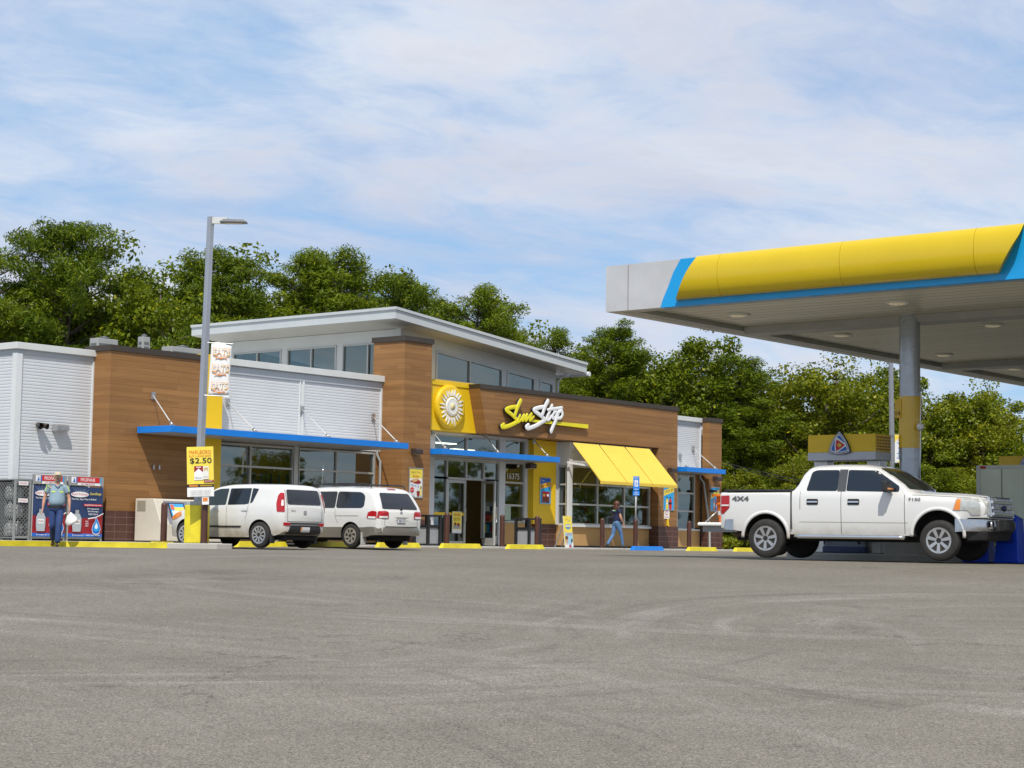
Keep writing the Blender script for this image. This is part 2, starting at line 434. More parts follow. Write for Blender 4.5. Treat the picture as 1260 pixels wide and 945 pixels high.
ORANGE = M('cone_orange', (.80,.17,.01), .5)
BARK = M('tree_bark', (.10,.075,.055), .9, 0., .3, 3., bump=.5, bscale=14)
LEAF_D = leafmat('broadleaf', (.050,.084,.003), (.235,.280,.009))
LEAF_O = leafmat('yellowgreen_leaf', (.066,.092,.004), (.285,.300,.011))
LEAF_P = leafmat('pine_needles', (.042,.080,.003), (.200,.255,.009), .3)
# ------------------------------------------------------------------ ground, pavement
def sheet(name, xs, ys, dz, m, kind='structure'):
    vs = []; nx = len(xs)
    for y in ys:
        for x in xs: vs.append((x, y, float(gz(x, y))+dz))
    fs = [(j*nx+i, j*nx+i+1, (j+1)*nx+i+1, (j+1)*nx+i) for j in range(len(ys)-1) for i in range(nx-1)]
    mb = MB(); mb.mat(m).add(vs, fs, True); o = mb.build(name); return tag(o, kind=kind)
GRASSM = M('lawn_green', (.07,.10,.025), .9, 0., .35, .6, bump=.5, bscale=20)
far = [-900,-500,-300,-180,-120,-90]; 
gx = far+list(np.arange(-70, 71, 4.))+[90,120,180,300,500,900]
sheet('ground', gx, gx, -.05, GRASSM)
sheet('forecourt', list(np.arange(-75, 61, 1.5)), list(np.arange(-75, 16.6, 1.5)), 0., ASPH)
# sidewalk slab (its front follows the shop, with a kerb nose round the lamp post)
sw = [(-16,-4.2),(-2.2,-4.72),(-.9,-5.9),(.05,-6.95),(.7,-7.35),(1.25,-7.3),(1.4,-6.8),(1.45,-3.35),(35.5,-3.35),(35.5,0.3),(-16,.3)]
mb = MB(); mb.mat(CONC).prism(sw, 'z', -.25, .13); tag(mb.build('sidewalk', bevel=.02), kind='structure')
mb = MB(); mb.mat(YELK)
kp = [(-16,-4.2),(-2.2,-4.72),(-.9,-5.9),(-.25,-6.62)]
for a, b in zip(kp, kp[1:]):
    d = (Vector(b)-Vector(a)).normalized(); nn = Vector((d.y, -d.x))*.004
    if nn.y > 0: nn = -nn
    ins = -nn.normalized()*.16
    A = [Vector(a)+nn, Vector(b)+nn, Vector(b)+ins, Vector(a)+ins]
    mb.hexa([(p.x,p.y,-.2) for p in A]+[(p.x,p.y,.134) for p in A])
tag(mb.build('kerb_paint'), kind='structure')

# ------------------------------------------------------------------ the shop
store = thing('convenience_store', 'brown timber clad convenience store with yellow sun panel, blue canopies and sloping raised roof', 'store', (17, 8, .1))
def part(mb, name, mat=None, parent=store, bevel=0., auto=None, whole=False):
    return mb.build(name, mat, parent, bevel, auto=auto) if (auto or whole) else split_build(mb, name, parent, bevel)
def siding(mb, plane, a, b, z0, z1, ax='Y', pitch=.088, dep=.007, big=11):
    prof = []; z = z0; k = 0
    while z < z1-1e-6:
        d = dep*2.2 if k % big == big-1 else dep
        prof += [(-.002-dep, z), (-.002-dep, min(z+pitch*.62, z1)), (-.002, min(z+pitch*.72, z1)), (-.002, min(z+pitch*.9, z1))]
        if k % big == big-1: prof += [(.02, min(z+pitch*.91, z1)), (.02, min(z+pitch*.985, z1))]
        z += pitch; k += 1
    prof.append((-.002-dep, z1)); vs = []; fs = []
    for o, zz in prof:
        if ax == 'Y': vs += [(a, plane+o, zz), (b, plane+o, zz)]
        else: vs += [(plane+o, b, zz), (plane+o, a, zz)]
    for i in range(len(prof)-1): fs.append((2*i, 2*i+1, 2*i+3, 2*i+2))
    mb.add(vs, fs)
    return mb
def window(us, zs, plane, ax='Y', fw=.06, dep=.12, gl=None, posts=(), parent=store, name='window', pane_off=.0, head=None):
    """us/zs: centre lines of mullions and rails; posts: (u, width) thicker posts; head(u): sloping head line"""
    f = MB(); f.mat(FRAME)
    def bx(u0, u1, z0, z1, d=dep):
        if ax == 'Y': f.box(u0, u1, plane-d/2, plane+d/2, z0, z1)
        else: f.box(plane-d/2, plane+d/2, u0, u1, z0, z1)
    zt = zs[-1]
    for u in us: bx(u-fw/2, u+fw/2, zs[0]-fw/2, (head(u) if head else zt)+fw/2)
    for u, w in posts: bx(u-w/2, u+w/2, zs[0]-fw/2, (head(u) if head else zt)+fw/2, dep+.04)
    for z in (zs[:-1] if head else zs): bx(us[0], us[-1], z-fw/2, z+fw/2, dep-.012)
    if head:
        for u0, u1 in zip(us, us[1:]):
            for d_ in (0,):
                a, b = head(u0), head(u1)
                if ax == 'Y': f.hexa([(u0,plane-dep/2+.006,a-fw/2),(u1,plane-dep/2+.006,b-fw/2),(u1,plane+dep/2-.006,b-fw/2),(u0,plane+dep/2-.006,a-fw/2),(u0,plane-dep/2+.006,a+fw/2),(u1,plane-dep/2+.006,b+fw/2),(u1,plane+dep/2-.006,b+fw/2),(u0,plane+dep/2-.006,a+fw/2)])
                else: f.box(plane-dep/2+.006, plane+dep/2-.006, u0, u1, a-fw/2, a+fw/2)
    o = f.build(name, None, parent)
    p = MB(); p.mat(gl or GLASS)
    t0, t1 = (head(us[0]), head(us[-1])) if head else (zt, zt)
    pl = plane+pane_off
    if ax == 'Y': p.add([(us[0],pl,zs[0]),(us[-1],pl,zs[0]),(us[-1],pl,t1),(us[0],pl,t0)], [(0,1,2,3)])
    else: p.add([(pl,us[-1],zs[0]),(pl,us[0],zs[0]),(pl,us[0],t0),(pl,us[-1],t1)], [(0,1,2,3)])
    p.build('pane', None, o); return o

# walls --------------------------------------------------------------
mb = MB(); mb.mat(METAL)
mb.box(0, 2.6, .0, .25, .1, 5.25); mb.box(0, .25, .25, 18, .1, 5.25); mb.box(.25, 34.2, 17.75, 18, .1, 5.25)
mb.box(6.66, 14.3, .0, .25, 3.16, 5.5); mb.box(30.1, 33.3, .0, .25, 3.16, 5.3); mb.box(33.95, 34.2, -.1, 17.75, .1, 5.2)
siding(mb, 0, .1, 2.5, .98, 5.12); siding(mb, 0, .1, 18, .98, 5.12, 'X')
siding(mb, 0, 6.66, 10.55, 3.36, 5.2); siding(mb, 0, 10.72, 14.24, 3.36, 5.2); siding(mb, 0, 30.13, 33.2, 3.4, 5.1, pitch=.075)
part(mb, 'metal_siding')
mb = MB(); mb.mat(METALT)
# corner trims, end trims, seam, head bands and metal parapet caps
mb.box(-.06, .13, -.06, .13, .98, 5.14); mb.box(2.5, 2.54, -.05, 0, .98, 5.14)
mb.box(10.55, 10.59, -.04, 0, 3.36, 5.2); mb.box(10.66, 10.74, -.05, 0, 3.36, 5.2); mb.box(14.24, 14.3, -.05, 0, 3.36, 5.22); mb.box(33.2, 33.25, -.05, 0, 3.4, 5.12)
part(mb, 'siding_trim')
mb = MB(); mb.mat(M('band_metal', (.42,.45,.48), .4, .0, .05))
mb.box(-.035, 2.54, -.035, 0, 5.12, 5.25); mb.box(-.035, 0, .0, 18, 5.12, 5.25)
mb.box(6.66, 14.3, -.045, 0, 5.2, 5.42); mb.box(30.13, 33.25, -.045, 0, 5.1, 5.24)
part(mb, 'siding_band')
mb = MB(); mb.mat(OFFW)
mb.box(-.12, 2.66, -.12, .3, 5.25, 5.43); mb.box(-.12, .3, .3, 18.1, 5.25, 5.43)
mb.box(6.64, 14.45, -.14, .3, 5.44, 5.64); mb.box(30.13, 33.4, -.12, .3, 5.24, 5.42)
part(mb, 'metal_cap', bevel=.01)
mb = MB(); mb.mat(WOOD)
mb.box(2.54, 5.85, -.75, .3, .97, 5.4)                     # left block
mb.box(14.3, 15.64, -1.0, .39, .97, 6.76)                  # tower
mb.prism([(18.12,5.48),(18.54,3.98),(30.13,3.98),(30.13,5.48)], 'y', -1.0, .3)   # fascia
mb.box(28.85, 30.13, -1.0, .2, .97, 3.98)                  # pier under the fascia
mb.box(33.25, 34.2, -.42, -.1, .97, 5.28)                  # right pier
mb.box(14.06, 14.3, .0, .2, .97, 3.16); mb.box(32.84, 33.25, -.02, .2, .97, 3.16)
part(mb, 'wood_wall', bevel=.006)
mb = MB(); mb.mat(CAPB)
mb.box(2.50, 5.86, -.79, .34, 5.4, 5.56); mb.box(14.25, 15.69, -1.05, .44, 6.76, 6.93)
mb.prism([(18.07,5.64),(18.12,5.482),(30.17,5.482),(30.17,5.64)], 'y', -1.04, .34)
mb.box(33.21, 34.24, -.46, .0, 5.28, 5.44); mb.box(33.9, 34.24, 0, 18, 5.2, 5.44)
part(mb, 'bronze_cap')
mb = MB(); mb.mat(BRICK)
mb.box(.0, 2.52, -.03, .0, .16, .97); mb.box(-.03, 0, -.03, 18, .16, .97); mb.box(2.50, 5.85, -.79, .0, .16, .97)
mb.box(14.26, 15.68, -1.04, .3, .16, .97); mb.box(28.81, 30.17, -1.04, .2, .16, .97); mb.box(33.21, 34.24, -.46, -.1, .16, .97)
mb.box(22.3, 23.35, -.31, 0., .16, .95); mb.box(5.85, 6.70, -.84, 0, .16, .95)
part(mb, 'brick_base')
mb = MB(); mb.mat(STUC)
mb.box(6.7, 14.26, -.02, .2, .2, .93); mb.box(20.7, 22.3, -.04, .2, .2, .96); mb.box(23.35, 28.81, -.60, .2, .2, .93); mb.box(30.17, 33.21, -.03, .2, .2, .90)
part(mb, 'stucco_base')
mb = MB(); mb.mat(BLACK)
mb.box(-.02, 34.2, -.005, .3, .1, .2); mb.box(2.53, 6.67, -.77, -.005, .1, .16); mb.box(23.36, 28.8, -.58, -.005, .1, .2); mb.box(14.3, 15.65, -1.02, 0, .1, .16); mb.box(28.84, 30.14, -1.02, 0, .1, .16)
part(mb, 'base_gap')
# yellow walls
mb = MB(); mb.mat(YEL)
mb.box(5.86, 6.66, -.80, .2, .95, 5.60)
part(mb, 'yellow_panel', bevel=.008)
mb = MB(); mb.mat(YEL)
mb.box(22.05, 23.37, -.27, .2, .95, 3.96)
part(mb, 'yellow_pier', bevel=.008)
mb = MB(); mb.mat(YEL)
mb.prism([(15.645,5.5),(15.645,3.98),(18.8,3.98),(18.5,5.5)], 'y', -.5, .25); mb.box(15.645, 18.5, -.53, .25, 5.5, 5.68)
sunp = part(mb, 'sun_panel', bevel=.01)
# sun emblem: domed disc, white heart and flame rays
em = MB(); em.mat(YEL)
c0 = (17.06, -.5, 4.80)
em.lathe([(.74,-.02),(.74,-.10),(.70,-.15),(.64,-.165),(.001,-.17)], 40, c0, 'y')
emb = em.build('sun_emblem', None, sunp, auto=40)
em = MB(); em.mat(WPR); em.lathe([(.32,-.16),(.32,-.20),(.30,-.212),(.24,-.214),(.001,-.214)], 32, c0, 'y')
em.mat(M('cream_print', (.78,.66,.36), .5)); em.lathe([(.27,-.2),(.27,-.217),(.245,-.217),(.245,-.2)], 32, c0, 'y', cap=False); em.lathe([(.13,-.2),(.13,-.218),(.001,-.218)], 24, c0, 'y')
em.mat(WPR); rr = random.Random(3)
for k in range(22):
    t0 = 2*math.pi*k/22; L = .60+rr.uniform(-.05,.06); pts = []
    cur = .06*(-1 if k % 2 else 1)
    for q, w in ((.37,.028),(.44,.036),(.51,.022),(L,.0)):
        pts.append((q, w))
    side = [(q, t0+w/q+cur*(q-.37)*2.5) for q, w in pts]+[(q, t0-w/q+cur*(q-.37)*2.5) for q, w in pts[:-1]][::-1]
    poly = [(c0[0]+q*math.sin(t), c0[2]+q*math.cos(t)) for q, t in side]
    em.prism(poly, 'y', -.70, -.64)
em.build('sun_rays', None, sunp)

# storefront windows ---------------------------------------------------
window([7.0, 8.58, 10.37], [.95, 1.65, 2.44, 3.09], .05); window([10.62, 12.3, 14.04], [.95, 1.65, 2.44, 3.09], .05)
mb = MB(); mb.mat(FRAME).box(10.37, 10.62, -.01, .12, .95, 3.16); mb.box(6.66, 7.0, -.01, .12, .95, 3.16); part(mb, 'window_post')
# entrance: jamb, door leaf, ajar leaf, sidelights, transoms
mb = MB(); mb.mat(METALT)
mb.box(15.64, 16.98, -.02, .2, .16, 3.96); mb.box(20.42, 20.74, -.03, .15, .16, 3.96); mb.box(21.88, 22.05, -.02, .2, .16, 3.96)
mb.box(16.98, 20.42, -.03, .14, 3.1, 3.36); mb.box(20.7, 21.9, -.03, .14, 3.1, 3.36); mb.box(16.9, 22.0, -.04, .3, 3.90, 3.975)
part(mb, 'storefront_frame')
window([16.98, 17.66, 18.68, 19.62, 20.42], [2.43, 3.06], .06, fw=.07, name='transom_window')
window([16.98, 17.66], [.2, 2.43], .06, fw=.07, name='sidelight'); window([19.66, 20.42], [.45, 2.43], .06, fw=.08, name='sidelight')
window([16.98, 18.68, 20.42], [3.38, 3.88], .06, fw=.06, name='transom_window'); window([20.74, 21.88], [3.38, 3.88], .06, fw=.06, name='transom_window')
window([20.76, 21.86], [1.0, 1.59, 2.39, 3.09], .06, fw=.07)
mb = MB(); mb.mat(FRAME).box(19.66, 20.42, .02, .1, .14, .45); part(mb, 'kick_plate')
d1 = window([17.73, 18.64], [.24, 2.33], .045, fw=.1, name='door', dep=.06)
mb = MB(); mb.mat(STEEL).tube([(18.57,-.0,.95),(18.57,-.08,.97),(18.57,-.08,1.45),(18.57,-.0,1.47)], .016, 8); mb.build('handle', None, d1)
mb = MB(); mb.mat(YEL).box(17.78, 18.6, -.0, .012, 1.17, 1.26); mb.build('push_bar', None, d1)
# ajar leaf swings outward about its right jamb
dl = MB(); dl.mat(FRAME)
W_ = .86
for a, b, z0, z1 in ((0,.09,.16,2.38),(W_-.09,W_,.16,2.38),(.09,W_-.09,.16,.42),(.09,W_-.09,2.29,2.38)): dl.box(-b, -a, -.03, .03, z0, z1)
H_ = Matrix.Translation((19.62, .02, 0)) @ Matrix.Rotation(rad(68), 4, 'Z')
d2 = dl.xf(H_).build('door', None, store)
p = MB(); p.mat(GLASS).add([(-W_+.09,0,.42),(-.09,0,.42),(-.09,0,2.29),(-W_+.09,0,2.29)], [(0,1,2,3)]); p.xf(H_).build('pane', None, d2)
p = MB(); p.mat(YEL).box(-W_+.1, -.1, -.02, -.008, 1.17, 1.26); p.xf(H_).build('push_bar', None, d2)
p = MB(); p.mat(STEEL).tube([(-W_+.05,-.03,.95),(-W_+.05,-.1,.97),(-W_+.05,-.1,1.45),(-W_+.05,-.03,1.47)], .016, 8); p.xf(H_).build('handle', None, d2)
mb = MB(); mb.mat(YEL).box(19.7, 20.38, .03, .04, 1.17, 1.26); mb.box(17.02, 17.62, .03, .04, 1.17, 1.26); part(mb, 'safety_band')
# house number
n_ = Art(); n_.text('16375', 21.3, 2.62, WPR, height=.21, bold=.0); n_.mb.xf(Matrix.Translation((0,.05,0))); n_.mb.build('house_number', None, store)
# bay window
mb = MB(); mb.mat(METALT)
mb.box(23.62, 28.84, -.66, .2, 3.1, 3.96); mb.box(23.6, 23.78, -.70, -.56, .95, 3.96); mb.box(23.37, 23.62, -.2, .2, .95, 3.96); mb.box(23.5, 28.86, -.72, -.3, .88, .96)
siding(mb, -.665, 23.8, 28.82, 3.14, 3.96, pitch=.085, dep=.02, big=99)
part(mb, 'bay_box')
window([23.8, 25.38, 27.08, 28.74], [.98, 1.70, 2.44, 3.08], -.62, fw=.065)
window([-.56, -.2], [.98, 1.70, 2.41, 3.06], 23.66, 'X', fw=.06)
# right window
window([30.6, 31.6, 32.82], [.92, 1.63, 2.35, 3.07], .03, fw=.065); mb = MB(); mb.mat(METALT).box(30.13, 30.6, -.01, .2, .9, 3.16); mb.box(30.1, 33.2, -.06, .1, .86, .92); part(mb, 'window_post')

# blue canopies --------------------------------------------------------
def blue_canopy(poly, z0, z1, rods):
    mb = MB(); mb.mat(BLUE).prism(poly, 'z', z0+.012, z1)
    mb.mat(LGREY)
    cx_, cy_ = sum(p[0] for p in poly)/len(poly), sum(p[1] for p in poly)/len(poly)
    mb.prism([(p[0]+(.05 if p[0] < cx_ else -.05), p[1]+(.05 if p[1] < cy_ else -.01)) for p in poly], 'z', z1-.02, z1+.004)
    mb.mat(GREY).prism([(p[0]+(.04 if p[0] < cx_ else -.04), p[1]+(.04 if p[1] < cy_ else -.01)) for p in poly], 'z', z0, z0+.02)
    o = mb.build('blue_canopy', None, store)
    for a, b in rods:
        r = MB(); r.mat(M('rod_grey', (.60,.60,.58), .4)).tube([a, b], .016, 8); d = (Vector(b)-Vector(a)).normalized()
        r.mat(STEEL).box(a[0]-.07, a[0]+.07, a[1]-.02, a[1]+.03, a[2]-.1, a[2]+.1); r.tube([Vector(b)-d*.16, Vector(b)], .04, 8); r.box(b[0]-.05, b[0]+.05, b[1]-.05, b[1]+.05, b[2]-.06, b[2]+.01)
        r.build('support_rod', None, o)
    return o
blue_canopy([(3.52,-2.2),(13.25,-2.2),(13.25,-.06),(6.72,-.06),(6.72,-.83),(3.52,-.79)], 3.15, 3.34,
    [((4.07,-.77,4.25),(3.75,-2.0,3.37)), ((7.55,-.05,4.33),(6.87,-2.,3.37)), ((10.64,-.06,4.31),(9.87,-2.,3.37)), ((13.89,-.05,4.28),(12.88,-2.05,3.37))])
blue_canopy([(15.70,-1.45),(22.05,-1.45),(22.05,-.33),(21.9,-.06),(15.70,-.06)], 3.12, 3.31,
    [((16.56,-.3,3.92),(16.05,-1.3,3.34)), ((19.33,-.3,3.92),(18.79,-1.3,3.34)), ((21.97,-.35,3.92),(21.54,-1.3,3.34))])
blue_canopy([(30.25,-1.35),(33.05,-1.35),(33.05,-.48),(33.2,-.06),(30.25,-.06)], 3.12, 3.31,
    [((31.75,-.05,3.8),(30.48,-1.2,3.34)), ((32.68,-.05,4.16),(32.57,-1.2,3.34))])
# yellow awning panels: thin sloped plates on arms
for k, (xa, xb) in enumerate(((23.35,24.91),(24.98,26.53),(26.60,28.17))):
    mb = MB(); mb.mat(M('awning_yellow', (.80,.56,.07), .6, 0., .05))
    t = .05
    mb.hexa([(xa,-2.3,2.46),(xb,-2.3,2.46),(xb,-1.06,3.84),(xa,-1.06,3.84),(xa,-2.33,2.52),(xb,-2.33,2.52),(xb,-1.03,3.91),(xa,-1.03,3.91)])
    mb.box(xa, xb, -2.335, -2.27, 2.40, 2.51)
    o = mb.build('awning', None, store, bevel=.008)
    r = MB(); r.mat(WHITE)
    for xx in (xa+.12, xb-.12): r.bar((xx,-.7,3.2), (xx,-1.72,3.06), .05, .07); r.bar((xx,-1.72,3.06),(xx,-1.60,3.2),.05)
    r.build('awning_arm', None, o)
# lettering -------------------------------------------------------------
def zpx(x, y): return onY(600+x/9., 460+y/9., -1.1)
def smooth(pts, n=6):
    pts = [Vector(p) for p in pts]; out = []
    for i in range(len(pts)-1):
        a, b, c, d = pts[max(i-1,0)], pts[i], pts[i+1], pts[min(i+2,len(pts)-1)]
        for k in range(n):
            t = k/n; out.append(.5*((2*b)+(c-a)*t+(2*a-5*b+4*c-d)*t*t+(3*b-a-3*c+d)*t**3))
    out.append(pts[-1]); return out
def strokes(lst, m, name):
    mb = MB(); mb.mat(m)
    for pts, r0, r1 in lst:
        P = smooth([zpx(*p) for p in pts]); n = len(P)
        rs = [r0+(r1-r0)*i/(n-1) for i in range(n)]
        off = Vector((0, -.004*len(mb.pr)/3., 0))
        mb.mat(m).tube([p+off+Vector((0,-.05,0)) for p in P], rs, 12, True, .22, nrm=(0,1,0))
        mb.mat(BLACK).tube([p+off+Vector((0,.02,0)) for p in P], [r*.97 for r in rs], 12, True, .9, nrm=(0,1,0))
        for q in (0, -1):
            mb.mat(m).sphere(P[q]+off+Vector((0,-.05,0)), (r0 if q == 0 else r1), 12, 6, (1,.22,1)); mb.mat(BLACK).sphere(P[q]+off+Vector((0,.02,0)), (r0 if q == 0 else r1)*.97, 12, 6, (1,.9,1))
    return part(mb, name, whole=True)
SY = M('sign_yellow', (.80,.70,.012), .35); SW = M('sign_white', (.82,.82,.81), .35)
strokes([([(166,563),(146,578),(165,592),(232,574),(300,540),(318,520),(262,458),(195,402),(225,380),(280,368),(318,368)], .075, .075),
         ([(352,298),(325,360),(305,410),(292,455)], .085, .075),
         ([(345,458),(318,530),(345,520),(388,452),(370,520)], .05, .05), ([(388,455),(372,522),(418,448),(402,520)], .05, .05), ([(420,450),(404,522),(470,438),(446,520),(492,475)], .05, .045)], SY, 'sign_lettering')
mb = MB(); mb.mat(SY); a, b = zpx(462,520), zpx(1105,582)
mb.hexa([(a[0],-1.14,a[2]-.03),(b[0],-1.14,b[2]-.08),(b[0],-1.05,b[2]-.08),(a[0],-1.05,a[2]-.03),(a[0],-1.14,a[2]+.05),(b[0],-1.14,b[2]+.07),(b[0],-1.05,b[2]+.07),(a[0],-1.05,a[2]+.05)])
part(mb, 'sign_underline')
strokes([([(440,568),(418,586),(440,604),(520,576),(598,530),(622,508),(565,455),(502,405),(530,384),(590,370),(628,368)], .078, .078),
         ([(654,302),(626,360),(606,415),(592,458)], .085, .075), ([(698,352),(668,430),(640,500),(664,506),(690,470)], .07, .06), ([(650,398),(720,388),(806,378)], .055, .065),
         ([(720,425),(700,470),(712,498),(738,470),(748,430),(722,424)], .058, .058), ([(768,420),(738,510),(706,580),(682,640)], .07, .08), ([(758,432),(796,412),(806,450),(786,488),(752,494)], .062, .062)], SW, 'sign_lettering')
# downspouts, wall lights, sockets
for pts in ([(14.05,-.1,3.2),(14.05,-.1,3.05),(14.16,-.14,2.85),(14.16,-.14,.2)], [(33.08,-.12,3.14),(33.08,-.12,2.98),(33.2,-.22,2.8),(33.2,-.5,.95),(33.15,-.55,.16)]):
    mb = MB(); mb.mat(M('downspout_grey', (.36,.36,.34), .45)).tube(pts, .045, 8); part(mb, 'downspout')
def walllight(x, y, z, w=.32, m=BLACK):
    mb = MB(); mb.mat(m).prism([(y,z+.09),(y-.2,z+.09),(y-.24,z+.05),(y-.24,z-.07),(y-.18,z-.09),(y,z-.09)], 'x', x-w/2, x+w/2)
    mb.mat(WPR).box(x-w/2+.04, x+w/2-.04, y-.16, y-.03, z-.094, z-.088); part(mb, 'wall_light', bevel=.012)
LB = M('dark_bronze_light', (.05,.035,.03), .45)
walllight(14.86, -1., 3.18, .34, LB); walllight(29.62, -1., 3.15, .36, LB); walllight(33.72, -.42, 2.98, .36, LB); walllight(21.75, -.27, 3.0, .36, LB); walllight(1.41, 0, 3.2, .42, STEEL)
mb = MB(); mb.mat(LB).cyl((.72,-.02,3.24),(.72,-.1,3.24),.06); mb.cyl((.70,-.08,3.25),(.62,-.3,3.2),.07,.09); mb.cyl((.78,-.08,3.25),(.86,-.28,3.2),.06,.08); part(mb, 'floodlight')
mb = MB(); mb.mat(STEEL).box(4.13,4.19,-.80,-.75,2.17,2.29); mb.box(4.33,4.39,-.80,-.75,2.17,2.29); part(mb, 'wall_socket')
mb = MB(); mb.mat(LB).box(33.3,33.55,-.62,-.42,2.42,2.52); part(mb, 'wall_camera')

# clerestory and sloping roof ------------------------------------------
XC, YC = 15.51, .3
slope = (7.86-6.9)/(24.57-14.15)
def rz_(x): return 7.50-(x-14.15)*slope       # underside of the roof
mb = MB(); mb.mat(OFFW)
def cw(x0, x1, z0f, z1f, y0=YC, y1=YC+.2): mb.hexa([(x0,y0,z0f(x0)),(x1,y0,z0f(x1)),(x1,y1,z0f(x1)),(x0,y1,z0f(x0)),(x0,y0,z1f(x0)),(x1,y0,z1f(x1)),(x1,y1,z1f(x1)),(x0,y1,z1f(x0))])
headR = lambda x: 6.74-(x-17.45)*slope*1.06
cw(XC, 24.02, lambda x: headR(x)+.03, rz_)
cw(XC, 17.3, lambda x: 5.3, lambda x: headR(x)+.03)
for x0, x1 in ((20.9, 21.15),(22.75, 23.05),(23.85, 24.02)): cw(x0, x1, lambda x: 5.3, lambda x: headR(x)+.03)
cw(XC, 24.02, lambda x: 5.2, lambda x: 5.76, YC-.001)
# left face: (y spans) windows between pilasters
mb.box(XC, XC+.2, YC+.2, 8.85, 6.95, rz_(XC+.2)); mb.box(XC, XC+.2, YC+.2, 8.85, 5.2, 5.72)
Lw = [onX(x, 430, XC)[1] for x in (288,317,346.5,354,383.5,414,422,453,462)]
ylist = [(8.85, Lw[0]+.03), (Lw[2], Lw[3]), (Lw[5], Lw[6]), (.95, YC+.2)]
for a, b in ylist: mb.box(XC, XC+.2, min(a,b), max(a,b), 5.72, 6.95)
mb.box(XC+.2, 24.02, 8.65, 8.85, 5.2, 6.5); mb.box(23.82, 24.02, YC+.2, 8.65, 5.2, rz_(24.02))
part(mb, 'clerestory_wall')
window([17.33, 19.1, 20.87], [5.74], YC-.0, fw=.07, gl=GLASSH, head=headR, name='clerestory_window') if False else None
def cwin(us):
    window(us, [5.78, 0], YC+.03, fw=.07, gl=GLASSH, head=headR, name='clerestory_window')
cwin([17.33, 19.1, 20.87]); cwin([21.18, 22.72]); cwin([23.08, 23.82])
for a in ((Lw[2]+.03, Lw[1], Lw[0]), (Lw[5]+.02, Lw[4], Lw[3]-.02), (1.0, Lw[7], Lw[6]-.02)):
    window(sorted(a), [5.74, 6.92], XC+.03, 'X', fw=.06, gl=GLASSH, name='clerestory_window')
mb = MB(); mb.mat(M('roof_fascia_grey', (.50,.525,.53), .4, .0, .05))
x0, x1, y0, y1 = 14.15, 24.57, -.7, 9.25
def rt(x): return rz_(x)+.36
mb.hexa([(x0,y0,rz_(x0)),(x1,y0,rz_(x1)),(x1,y1,rz_(x1)),(x0,y1,rz_(x0)),(x0,y0,rt(x0)),(x1,y0,rt(x1)),(x1,y1,rt(x1)),(x0,y1,rt(x0))])
# drip edge
def edge(a, b, dx, dy): 
    mb.hexa([(a[0]-dx,a[1]-dy,rt(a[0])-.07),(b[0]+dx*0+ (0 if dx else 0),b[1]-dy,rt(b[0])-.07),(b[0],b[1],rt(b[0])-.07),(a[0],a[1],rt(a[0])-.07),(a[0]-dx,a[1]-dy,rt(a[0])+.02),(b[0],b[1]-dy,rt(b[0])+.02),(b[0],b[1],rt(b[0])+.02),(a[0],a[1],rt(a[0])+.02)])
edge((x0,y0),(x1,y0),0,.05); mb.box(x0-.05, x0, y0-.05, y1, rt(x0)-.07, rt(x0)+.02)
rf = part(mb, 'roof')
mb = MB(); mb.mat(SOFF); mb.hexa([(x0+.08,y0+.08,rz_(x0)-.01),(x1-.08,y0+.08,rz_(x1)-.01),(x1-.08,y1-.08,rz_(x1)-.01),(x0+.08,y1-.08,rz_(x0)-.01),(x0+.08,y0+.08,rz_(x0)+.02),(x1-.08,y0+.08,rz_(x1)+.02),(x1-.08,y1-.08,rz_(x1)+.02),(x0+.08,y1-.08,rz_(x0)+.02)])
mb.build('soffit', None, rf)
mb = MB(); mb.mat(METALT).tube([(24.75,y0,6.52),(24.75,y1,6.52)], .09, 8); mb.tube([(24.7,.2,6.5),(24.3,.25,6.42),(24.08,.25,6.2),(24.08,.25,5.6)], .045, 8); mb.build('gutter', None, rf)
# flat roof, floor, inner walls
mb = MB(); mb.mat(M('flat_roof', (.55,.55,.53), .8)).box(.25, 15.5, .3, 17.75, 4.75, 5.0); mb.box(24.05, 33.95, .3, 17.75, 4.75, 5.0); mb.box(15.5, 24.05, 8.86, 17.75, 4.75, 5.0)
part(mb, 'flat_roof')
mb = MB(); mb.mat(M('shop_floor', (.30,.25,.19), .3)).box(.25, 33.95, .25, 17.75, .0, .14); part(mb, 'shop_floor')
mb = MB(); mb.mat(M('shop_inner_wall', (.34,.25,.10), .7)).box(.26, 33.94, 11.0, 11.15, .14, 4.74); mb.box(6.4, 6.55, .3, 11, .14, 4.74); mb.box(32.9, 33.0, .3, 11, .14, 4.74); part(mb, 'inner_wall')
mb = MB(); mb.mat(M('amber_wall', (.50,.26,.03), .6)).box(12.2, 16.5, 4.4, 4.5, .14, 4.5)
a_ = Art(); a_.text("CHILLIN'", 14.3, 2.2, M('teal_letters', (.01,.08,.16), .5), height=.62, bold=.03); a_.mb.xf(Matrix.Translation((-.6,4.38,0))); w_ = part(mb, 'amber_wall', whole=True); a_.mb.build('wall_lettering', None, w_)
for k, (x, y) in enumerate(((9,2.5),(12.5,2.5),(18.5,2.5),(18.5,6),(22,4),(26,2.8),(26,6.5),(30.5,3),(9,7))):
    mb = MB(); mb.mat(M('ceiling_lamp_glow', (1,.93,.8), emit=6.)).box(x-.6, x+.6, y-.15, y+.15, 3.9, 3.94); part(mb, 'ceiling_lamp')
